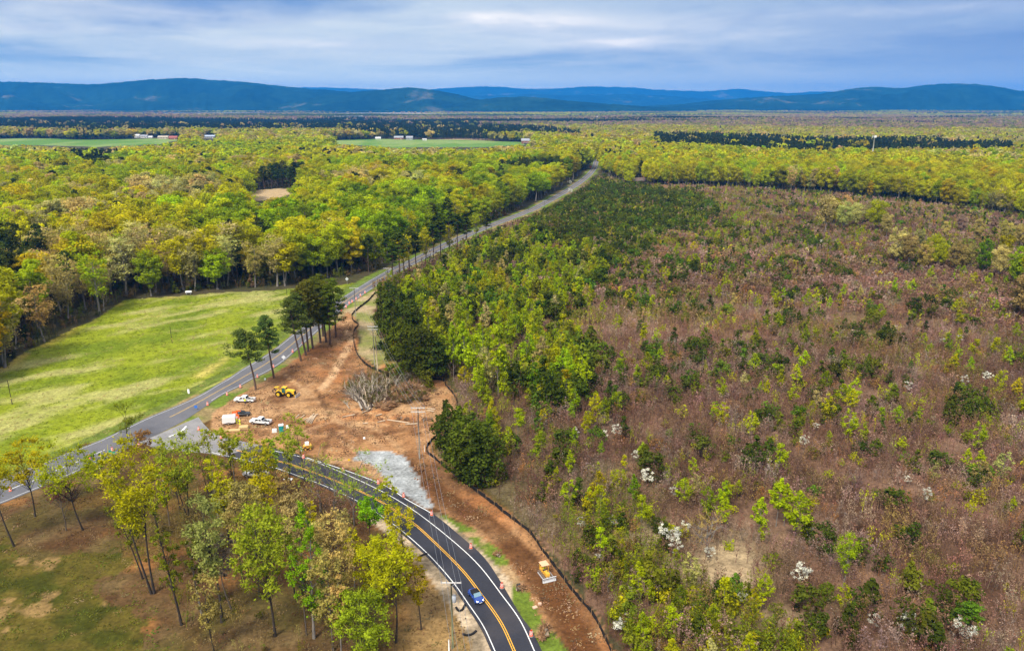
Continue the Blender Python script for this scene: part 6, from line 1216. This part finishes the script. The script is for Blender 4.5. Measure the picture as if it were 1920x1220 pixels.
for (a, b_, lb) in (((726,788),(768,794),'long pale log above the gravel apron'), ((760,797),(783,795),'pale log left of the lone utility pole'), ((707,793),(722,789),'short thick pale log below the brush pile'), ((680,795),(690,794),'small pale log at the left below the brush pile'), ((704,781),(716,777),'split pale log just below the brush pile'), ((642,783),(665,778),'slim pale log left of the brush pile\'s foot'), ((679,775),(698,767),'pale log leaning at the brush pile\'s foot'), ((801,767),(816,768),'slim log right of the lone pole\'s crossarms'), ((801,770.5),(814,772),'lower slim log right of the lone pole\'s crossarms')): log(a, b_, .2, lb, grp='scattered logs')
# ------------------------------------------------------------------ the brush pile: felled trees and root wads, each a thing
RP = np.random.default_rng(77); M_FELL = mat('felled_bark', (.36, .30, .235), .9, noise=.3, nscale=1.5)
def felled(foot, top, h_top, label, seed, col=M_PALEBARK, foli=None):
    A0, B0 = G(*foot), G(*top); A0.z = .4; B0.z = h_top; d_ = B0 - A0; ln = d_.length; T = baretree(seed, ln * .9, ln * .12, 2, 8, .034, buds=5 if foli is not None else 0, bsize=.35, first=.35)
    o = empty('felled_tree', A0, 0, label, 'felled tree', 'felled trees of the brush pile'); o.rotation_mode = 'QUATERNION'; o.rotation_quaternion = d_.to_track_quat('Z', 'Y'); o.scale = (.5, .5, 1); link('trunk', T.wood_mesh('trunk', col), o); c = link('branches', T.crown_mesh('branches', M_LEAF), o); c['tint'] = foli or [.30, .27, .22]
FEL = [((676,760),(636,716)),((684,752),(644,708)),((716,762),(702,716)),((726,762),(744,712)),((706,740),(668,704)),((666,764),(640,745)),((688,768),(648,722)),((690,770),(655,713)),((694,768),(664,716)),((697,770),(672,712)),((692,766),(638,733)),((699,764),(683,708)),((702,766),(695,706)),((705,768),(704,712)),((712,762),(716,708)),((721,754),(727,705)),((724,750),(740,710)),((730,752),(752,708)),((735,740),(770,706)),((745,728),(790,702)),((760,722),(782,698)),((700,752),(680,722)),((672,752),(640,738)),((710,748),(690,718))]
for i, (a, b_) in enumerate(FEL): felled((a[0] + RP.normal(0, 9), a[1] + RP.normal(0, 3)), b_, RP.uniform(.5, 1.8), f"pale felled tree in the brush pile, {NUMS[i] + ' counted from its left end' if i < 20 else ['low at the middle', 'crossing the middle', 'half buried in the middle', 'farthest right'][i - 20]}", 700 + i, M_FELL if i % 3 else M_CUT if i % 2 else M_BARK, [.22, .22, .07] if i % 2 else None)
M_ROOT = mat('root_and_clay', (.17, .095, .045), .95, noise=.5, nscale=1.5, bump=.6)
def rootwad(px_, z, s_, label, seed):
    g_ = G(*px_); r = random.Random(seed); o = empty('root_wad', (g_.x, g_.y, 0), r.uniform(0, 6), label, 'root wad', 'root wads of the brush pile'); b_ = MB(); b_.ball((0, 0, z + s_ * .5), (s_, s_ * .8, s_ * .75), 12, 9, jit=.22, rng=r); b_.obj('clod', M_ROOT, o)
    T = TB(seed); nn_ = 46; d = T.r.normal(size=(nn_, 3)); d[:, 2] = abs(d[:, 2]) * .8; d /= np.linalg.norm(d, axis=1)[:, None]; T.spikes(d * s_ * .6 + [0, 0, z + s_ * .4], d * s_ * 1.6 + [0, 0, z + s_ * .4], .2); T.leaves([[0, 0, z + s_ * .5]], s_ * .7, 30, .5); c = link('roots', T.crown_mesh('roots', M_TWIG), o); c['tint'] = [.30, .17, .09]
    q = (s_ * 1.5 * math.cos(seed), s_ * 1.5 * math.sin(seed), z + s_ * .9); MB().tube([(0, 0, z + s_ * .5), q], [.35, .28], 8).obj('stump', M_LOG, o, True)
RW = [(746,747),(755,741),(765,750),(775,744),(785,748),(793,742),(760,734),(772,731),(783,735),(750,752),(797,750),(740,740),(712,764),(722,768),(735,763)]
for i, (a, b_) in enumerate(RW): rootwad((a, b_), 0 if b_ > 745 else 1.0, RP.uniform(1.0, 1.6), f"brown root wad in the brush pile's dark right part, {NUMS[i]} {'root wad' if i == 0 else 'from its left'}" if False else f"brown clay-caked root wad, {['low left', 'left of centre', 'lowest centre', 'right of centre', 'lower right', 'outer right', 'upper left', 'topmost', 'upper right', 'lowest left', 'rightmost low', 'leftmost of the dark heap', 'among the pale trunks left', 'among the pale trunks middle', 'among the pale trunks right'][i]} in the brush pile", 800 + i)
for px_, lb, s_ in (((748,786), 'small brown root clump below the brush pile, left one', .8), ((762,788), 'small brown root clump below the brush pile, right one', .9), ((797,787), 'root clump just right of the lone utility pole', .9), ((806,788), 'dark root clump farther right of the lone utility pole', .8), ((1022,1180), 'large tan root clump on the verge near the lowest drum', 1.1), ((1016,1196), 'lower tan root clump on the verge near the lowest drum', 1.0), ((978,1104), 'brown root clump beside the black bag', .9), ((932,1040), 'thin brown root clump on the upper verge', .8)): rootwad(px_, -.2, s_ * .8, lb, int(px_[0]))
for i, (a, b_) in enumerate([(790,712),(800,722),(806,735),(772,706),(752,712),(735,712)]): 
    g_ = G(a, b_); plant('slash_pine', PB['small_evergreen'][i % 4], g_.x, g_.y, 1.0, .9, tints(['olive-green'])[0], i); o = SC.objects[-1] if False else None
for i, o in enumerate([o for o in COL.objects if o.name.startswith('slash_pine')]): tag(o, f"cut evergreen bough heap on the brush pile's far side, {['rightmost upper', 'right edge', 'right lower', 'centre right', 'centre left', 'leftmost'][i]}", 'cut boughs', 'cut evergreen boughs')

hp = grid_pts([(640,728),(668,712),(700,704),(740,700),(796,700),(804,730),(798,754),(740,762),(700,768),(672,750)], 1.25, 0, 400, seed=88)
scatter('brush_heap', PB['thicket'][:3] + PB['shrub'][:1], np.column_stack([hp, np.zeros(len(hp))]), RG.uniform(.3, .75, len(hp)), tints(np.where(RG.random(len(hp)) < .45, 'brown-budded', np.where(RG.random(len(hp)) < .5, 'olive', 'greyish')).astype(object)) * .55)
# ------------------------------------------------------------------ bulldozer
M_CAT = mat('machine_yellow', (.72, .38, .045), .5, noise=.12, nscale=2, spec=.4); M_CANOPY = mat('faded_canopy', (.72, .42, .25), .6, noise=.1); M_STEEL = mat('worn_steel', (.58, .59, .60), .45, .4, noise=.15, nscale=2); M_TRACK = mat('muddy_track', (.14, .10, .075), .9, noise=.4, nscale=3)
A_ = G(1016, 1062); B_ = G(1030, 1088); ang = math.atan2(B_.y - A_.y, B_.x - A_.x) + .12; c0 = G(1022, 1080)
dz = empty('bulldozer', (c0.x, c0.y, .05), ang, 'small yellow bulldozer with a pinkish canopy and white blade on the haul road', 'bulldozer')
for s_ in (-1, 1):
    trk = MB().prism([(-1.35, .15), (-1.1, .0), (1.0, .0), (1.3, .15), (1.4, .42), (1.2, .68), (-1.25, .72), (-1.5, .45)], s_ * .68 - .22, s_ * .68 + .22).obj('track', M_TRACK, dz, bevel=.03)
    for x in (-1.1, -.5, .1, .7, 1.05): MB().tube([(x, s_ * .9 - .02, .3), (x, s_ * .9 + .03, .3)], .17, 10).obj('roller', M_CAT, trk)
    MB().box((.45, s_ * 1.0, .42), (2.9, .12, .16)).obj('push_arm', M_STEEL, dz)
MB().box((.75, 0, .95), (1.3, .78, .72), taper=.93).box((1.35, 0, .85), (.15, .72, .55)).obj('engine_cover', M_CAT, dz, bevel=.05)
MB().box((-.45, 0, .72), (1.3, .95, .3)).box((-.95, .42, 1.02), (.75, .3, .4)).box((-.95, -.42, 1.02), (.75, .3, .4)).box((-1.25, 0, 1.05), (.35, .9, .55)).obj('hull', M_CAT, dz, bevel=.04)
MB().box((-.6, 0, 1.0), (.5, .5, .14)).box((-.85, 0, 1.28), (.12, .5, .5)).obj('seat', M_RUBBER, dz, bevel=.03)
for x in (-1.15, .08):
    for s_ in (-1, 1): MB().box((x, s_ * .58, 1.55), (.09, .09, 1.45)).obj('canopy_post', M_CAT, dz)
MB().box((-.53, 0, 2.3), (1.6, 1.45, .09)).obj('canopy', M_CANOPY, dz, bevel=.02); MB().tube([(.7, .15, 1.25), (.7, .15, 1.75)], .05, 8).obj('exhaust', M_RUBBER, dz); MB().tube([(1.1, .3, .9), (1.65, .3, .75)], .05, 6).tube([(1.1, -.3, .9), (1.65, -.3, .75)], .05, 6).obj('hydraulic_ram', M_STEEL, dz)
bl = MB().prism([(1.85, .0), (1.95, .0), (1.83, .3), (1.83, .6), (1.98, .88), (1.88, .9), (1.73, .6), (1.73, .3)], -1.3, 1.3).obj('blade', mat('bright_blade', (.74, .75, .76), .4, .25, noise=.1, nscale=2), dz); 
worker(None, ang, 'bulldozer driver sitting under the pinkish canopy in dark trousers', loc=Vector((c0.x - .6 * math.cos(ang), c0.y - .6 * math.sin(ang), 1.14)), seated=True)
# ------------------------------------------------------------------ yellow log skidder
g_ = G(535, 742); an = rad(-12); sk = empty('log_skidder', g_, an, 'yellow four-wheeled log skidder with a rear grapple under the straight pine', 'log skidder')
M_YEL = mat('skidder_yellow', (.78, .48, .03), .5, noise=.12, nscale=2)
for x in (-1.5, 1.75):
    for s_ in (-1, 1): wheel(sk, x, s_ * 1.1, .88, .65, M_YEL, .55)
MB().prism([(.4, .9), (3.1, .9), (3.2, 1.5), (2.9, 2.0), (.5, 2.2)], -.6, .6).obj('engine_cover', M_YEL, sk, bevel=.08); MB().box((3.22, 0, 1.35), (.08, 1.05, .9)).obj('radiator_grille', M_RUBBER, sk); MB().box((-1.4, 0, 1.15), (2.4, 1.2, .8)).obj('rear_frame', M_YEL, sk, bevel=.06)
MB().box((-.1, 0, 1.95), (1.25, 1.3, 1.5), taper=.9).obj('cab', mat('cab_glass', (.02, .10, .10), .2, spec=.6), sk, bevel=.04); MB().box((-.1, 0, 2.75), (1.4, 1.35, .1)).obj('cab_roof', M_YEL, sk, bevel=.03)
for x in (-.7, .5):
    for s_ in (-1, 1): MB().box((x, s_ * .64, 1.95), (.1, .1, 1.55)).obj('cab_pillar', M_YEL, sk)
MB().tube([(-1.6, .45, 1.5), (-2.0, .45, 2.6), (-3.2, .3, 2.5)], .13, 6).tube([(-1.6, -.45, 1.5), (-2.0, -.45, 2.6), (-3.2, -.3, 2.5)], .13, 6).tube([(-2.0, .5, 2.6), (-2.0, -.5, 2.6)], .14, 6).obj('boom', M_YEL, sk); MB().tube([(-3.2, -.3, 2.5), (-3.2, .3, 2.5)], .13, 6).tube([(-3.2, 0, 2.5), (-3.3, 0, 1.9)], .15, 6).tube([(-3.3, 0, 1.9), (-3.9, 0, 1.5), (-3.8, 0, .8), (-3.4, 0, .6)], [.14, .14, .1, .06], 6).tube([(-3.3, 0, 1.9), (-2.8, 0, 1.4), (-2.9, 0, .8), (-3.3, 0, .6)], [.14, .14, .1, .06], 6).obj('grapple', M_RUBBER, sk)
MB().prism([(3.95, .15), (4.05, .15), (3.95, .5), (4.0, .95), (3.9, .95), (3.82, .5)], -1.4, 1.4).obj('blade', M_STEEL, sk); MB().box((3.5, .6, .6), (.9, .14, .2)).box((3.5, -.6, .6), (.9, .14, .2)).obj('blade_arm', M_YEL, sk)
# orange log loader head half hidden by the airy trees
g_ = G(577, 842); o = empty('skid_steer', g_, rad(200), 'small orange and white loader behind trunks left of the gravel apron', 'loader')
MB().box((0, 0, .85), (1.9, 1.1, .8)).obj('hull', M_CAT, o, bevel=.06); MB().box((.1, 0, 1.55), (1.0, 1.0, .8), taper=.9).obj('cab', M_REFL, o, bevel=.05); MB().box((1.5, 0, .4), (.5, 1.7, .6), taper=.8).obj('bucket', M_STEEL, o, bevel=.03)
for x in (-.6, .6):
    for s_ in (-1, 1): wheel(o, x, s_ * .7, .4, .28, M_CAT)
for s_ in (-1, 1): MB().tube([(-.9, s_ * .6, 1.2), (.6, s_ * .6, 1.25), (1.35, s_ * .6, .5)], .09, 6).obj('lift_arm', M_CAT, o)

# ------------------------------------------------------------------ far buildings, tower
M_RGREY = mat('grey_roof', (.30, .31, .34), .7, noise=.12, nscale=.6); M_RRED = mat('red_roof', (.33, .10, .075), .7, noise=.15, nscale=.6); M_RBROWN = mat('brown_roof', (.14, .10, .085), .8, noise=.2, nscale=1); M_RBLUE = mat('blue_grey_roof', (.36, .41, .50), .5, noise=.1, nscale=.6); M_RTAN = mat('tan_roof', (.42, .35, .27), .7, noise=.1)
M_WWALL = mat('white_wall', (.74, .73, .70), .8, noise=.05); M_BRICK = mat('brick_wall', (.30, .13, .085), .85, noise=.2, nscale=5); M_TWALL = mat('tan_wall', (.46, .38, .29), .85, noise=.08); M_GWALL = mat('grey_wall', (.34, .33, .32), .85, noise=.08)
def house(base, w, d, h, rh, wall, roof, label, name='farmhouse', rz=0.0, nwin=4, chimney=True, porch=False, cat='house', door=True, z=None):
    g_ = G(*base); g_.z = float(ground_z(np.array([g_.x]), np.array([g_.y]))[0]) if z is None else z
    s_ = 1; o = empty(name, g_, rz, label, cat, 'far farm buildings'); MB().box((0, 0, h / 2 - 1), (w, d, h + 2)).prism([(-w / 2, h), (w / 2, h), (w / 2, h + .02), (-w / 2, h + .02)], -d / 2, d / 2).obj('wall', wall, o)
    M_ = Matrix.Rotation(rad(90), 4, 'Z'); ov = .6
    rf = MB().prism([(-d / 2 - ov, h - .1), (0, h + rh), (d / 2 + ov, h - .1), (d / 2 + ov, h + .12), (0, h + rh + .25), (-d / 2 - ov, h + .12)], -w / 2 - ov, w / 2 + ov, M=M_).obj('roof', roof, o); MB().prism([(-d / 2, h), (0, h + rh - .05), (d / 2, h)], -w / 2 + .02, w / 2 - .02, M=M_).obj('gable', wall, o)
    if chimney: MB().box((w * .22, 0, h + rh + .5), (1.0, .9, 1.8)).obj('chimney', M_BRICK, rf)
    for i in range(nwin): x = -w / 2 + w * (i + .5) / nwin; MB().box((x, -d / 2 - .03, h * .55), (min(1.4, w / nwin * .5), .1, h * .35)).obj('window', M_GLASS, o)
    if door: MB().box((w / 2 - w / nwin, -d / 2 - .06, 1.05), (1.1, .08, 2.1)).obj('door', M_REFL if wall is not M_WWALL else M_RBROWN, o)
    if porch:
        MB().box((-w * .1, -d / 2 - 1.3, 2.7), (w * .5, 2.7, .18)).obj('porch_roof', M_WWALL, o)
        for k in (-1, 0, 1): MB().box((-w * .1 + k * w * .22, -d / 2 - 2.4, 1.3), (.22, .22, 2.6)).obj('porch_post', M_WWALL, o)
    return o
house((258,258), 12, 9, 5, 3.2, M_WWALL, M_WWALL, 'white farmhouse at the left of the far farm, by the pale tree'); house((271,258.5), 17, 9, 4.2, 3, M_WWALL, M_RGREY, 'long white farmhouse with a pale grey roof on the left far field'); house((283,259), 9, 7, 3, 1.8, M_WWALL, M_WWALL, 'small white shed at the right end of the white farmhouse', 'shed', chimney=False, nwin=2)
house((307,260.5), 24, 12, 4, 3.2, M_TWALL, M_RTAN, 'tan-roofed barn between white and red far farm buildings', 'barn', chimney=False); house((326,261.5), 19, 12, 4, 4, M_BRICK, M_RRED, 'red-roofed barn at the far left field', 'barn', chimney=False); house((391,259), 34, 13, 4.5, 3.2, M_GWALL, M_RBLUE, 'long barn with a pale blue-grey roof behind the far field', 'barn', chimney=False, nwin=7); house((434,260), 10, 5, 3, 1.2, M_WWALL, M_WWALL, 'tiny white building right of the blue-roofed barn', 'shed', chimney=False, nwin=2)
house((748,259), 22, 11, 4.5, 3.8, M_BRICK, M_RGREY, 'grey-roofed house at the left of the middle far farm'); house((768,259.5), 16, 11, 5, 3.8, M_GWALL, M_RGREY, 'dark-walled grey-roofed house at the right of the middle far farm'); house((709,259), 13, 7, 3.4, 2, M_WWALL, M_WWALL, 'white outbuilding left of the middle far farm', 'shed', chimney=False, nwin=3)
house((796,261), 10, 4, 3.2, .8, M_WWALL, M_WWALL, 'white box van by the middle far farm', 'box_van', chimney=False, nwin=1, cat='van'); house((989,268), 26, 12, 6.5, 4.5, M_BRICK, M_RGREY, 'brick house with a white porch at the right end of the middle field', porch=True)
house((1200,345), 17, 11, 3.6, 3.0, M_BRICK, M_RBROWN, 'brown-roofed brick house in the trees beyond the evergreen scrub', 'brick_house', .15, porch=False, z=0)
for x_, lb in ((1195, 'white car parked left in front of the brick house'), (1206, 'white car parked right in front of the brick house')):
    g_ = G(x_, 348.5); o = empty('parked_car', g_, .1, lb, 'car', 'cars by the brick house'); MB().box((0, 0, .65), (4.3, 1.8, .75)).obj('body', M_WPAINT, o, bevel=.15); MB().box((-.2, 0, 1.25), (2.2, 1.6, .55), taper=.8).obj('cabin', M_GLASS, o, bevel=.08)
    for x in (-1.3, 1.3):
        for s_ in (-1, 1): wheel(o, x, s_ * .82, .34, .22)
house((1240,343), 14, 9, 3.4, 2.6, M_BRICK, M_RBROWN, 'second brown house deeper in the trees right of the brick house', 'brick_house', -.1, z=0)
house((1681,228), 70, 22, 9, 3, M_WWALL, M_WWALL, 'long white building standing above the far yellow woods', 'warehouse', chimney=False, nwin=8); 
for (a, b_, w, lb) in ((1118,222,42,'white barn in the far valley left of centre'),(1182,230,40,'small white barn in the far valley above the road'),(1858,222,60,'white farm in the far right valley'),(1884,221,40,'smaller white farm at the far right valley'),(1478,205,60,'white speck of a house under the right hills')): house((a, b_), w, 20, 9, 6, M_WWALL, M_WWALL, lb, 'farmhouse', chimney=False, nwin=5)
g_ = G(1637, 302); ht_ = 44.0; g_.y = 1000; g_.x = (1640 - 960) / F * (1000 * CP + 40 * SP) ; o = empty('cell_tower', (g_.x, 1000, 0), 0, 'slim white communications tower above the right-hand woods', 'tower'); MB().tube([(0, 0, 0), (0, 0, 43)], [.9, .55], 10).obj('mast', M_PALEARM, o, True)
for k in range(3):
    a = k * 2.094 + .5; MB().box((math.cos(a) * 2.0, math.sin(a) * 2.0, 42), (.5, 2.6, 2.6), rz=a).obj('antenna_panel', M_REFL, o)
MB().tube([(0, 0, 41.2), (0, 0, 41.5)], 2.3, 12).obj('platform', M_GALV, o)
# ------------------------------------------------------------------ the air
m = bpy.data.materials.new('air'); m.use_nodes = True; t = m.node_tree; t.nodes.clear()
pv = N(t, 'ShaderNodeVolumePrincipled'); pv.inputs['Color'].default_value = (*HAZE_COL, 1); pv.inputs['Density'].default_value = HAZE_DENS; pv.inputs['Anisotropy'].default_value = 0.0
L(t, pv.outputs[0], N(t, 'ShaderNodeOutputMaterial').inputs['Volume'])
hz = MB().box((0, 12000, 344.75), (76000, 33000, 710.5)).obj('haze', m); hz['kind'] = 'stuff'
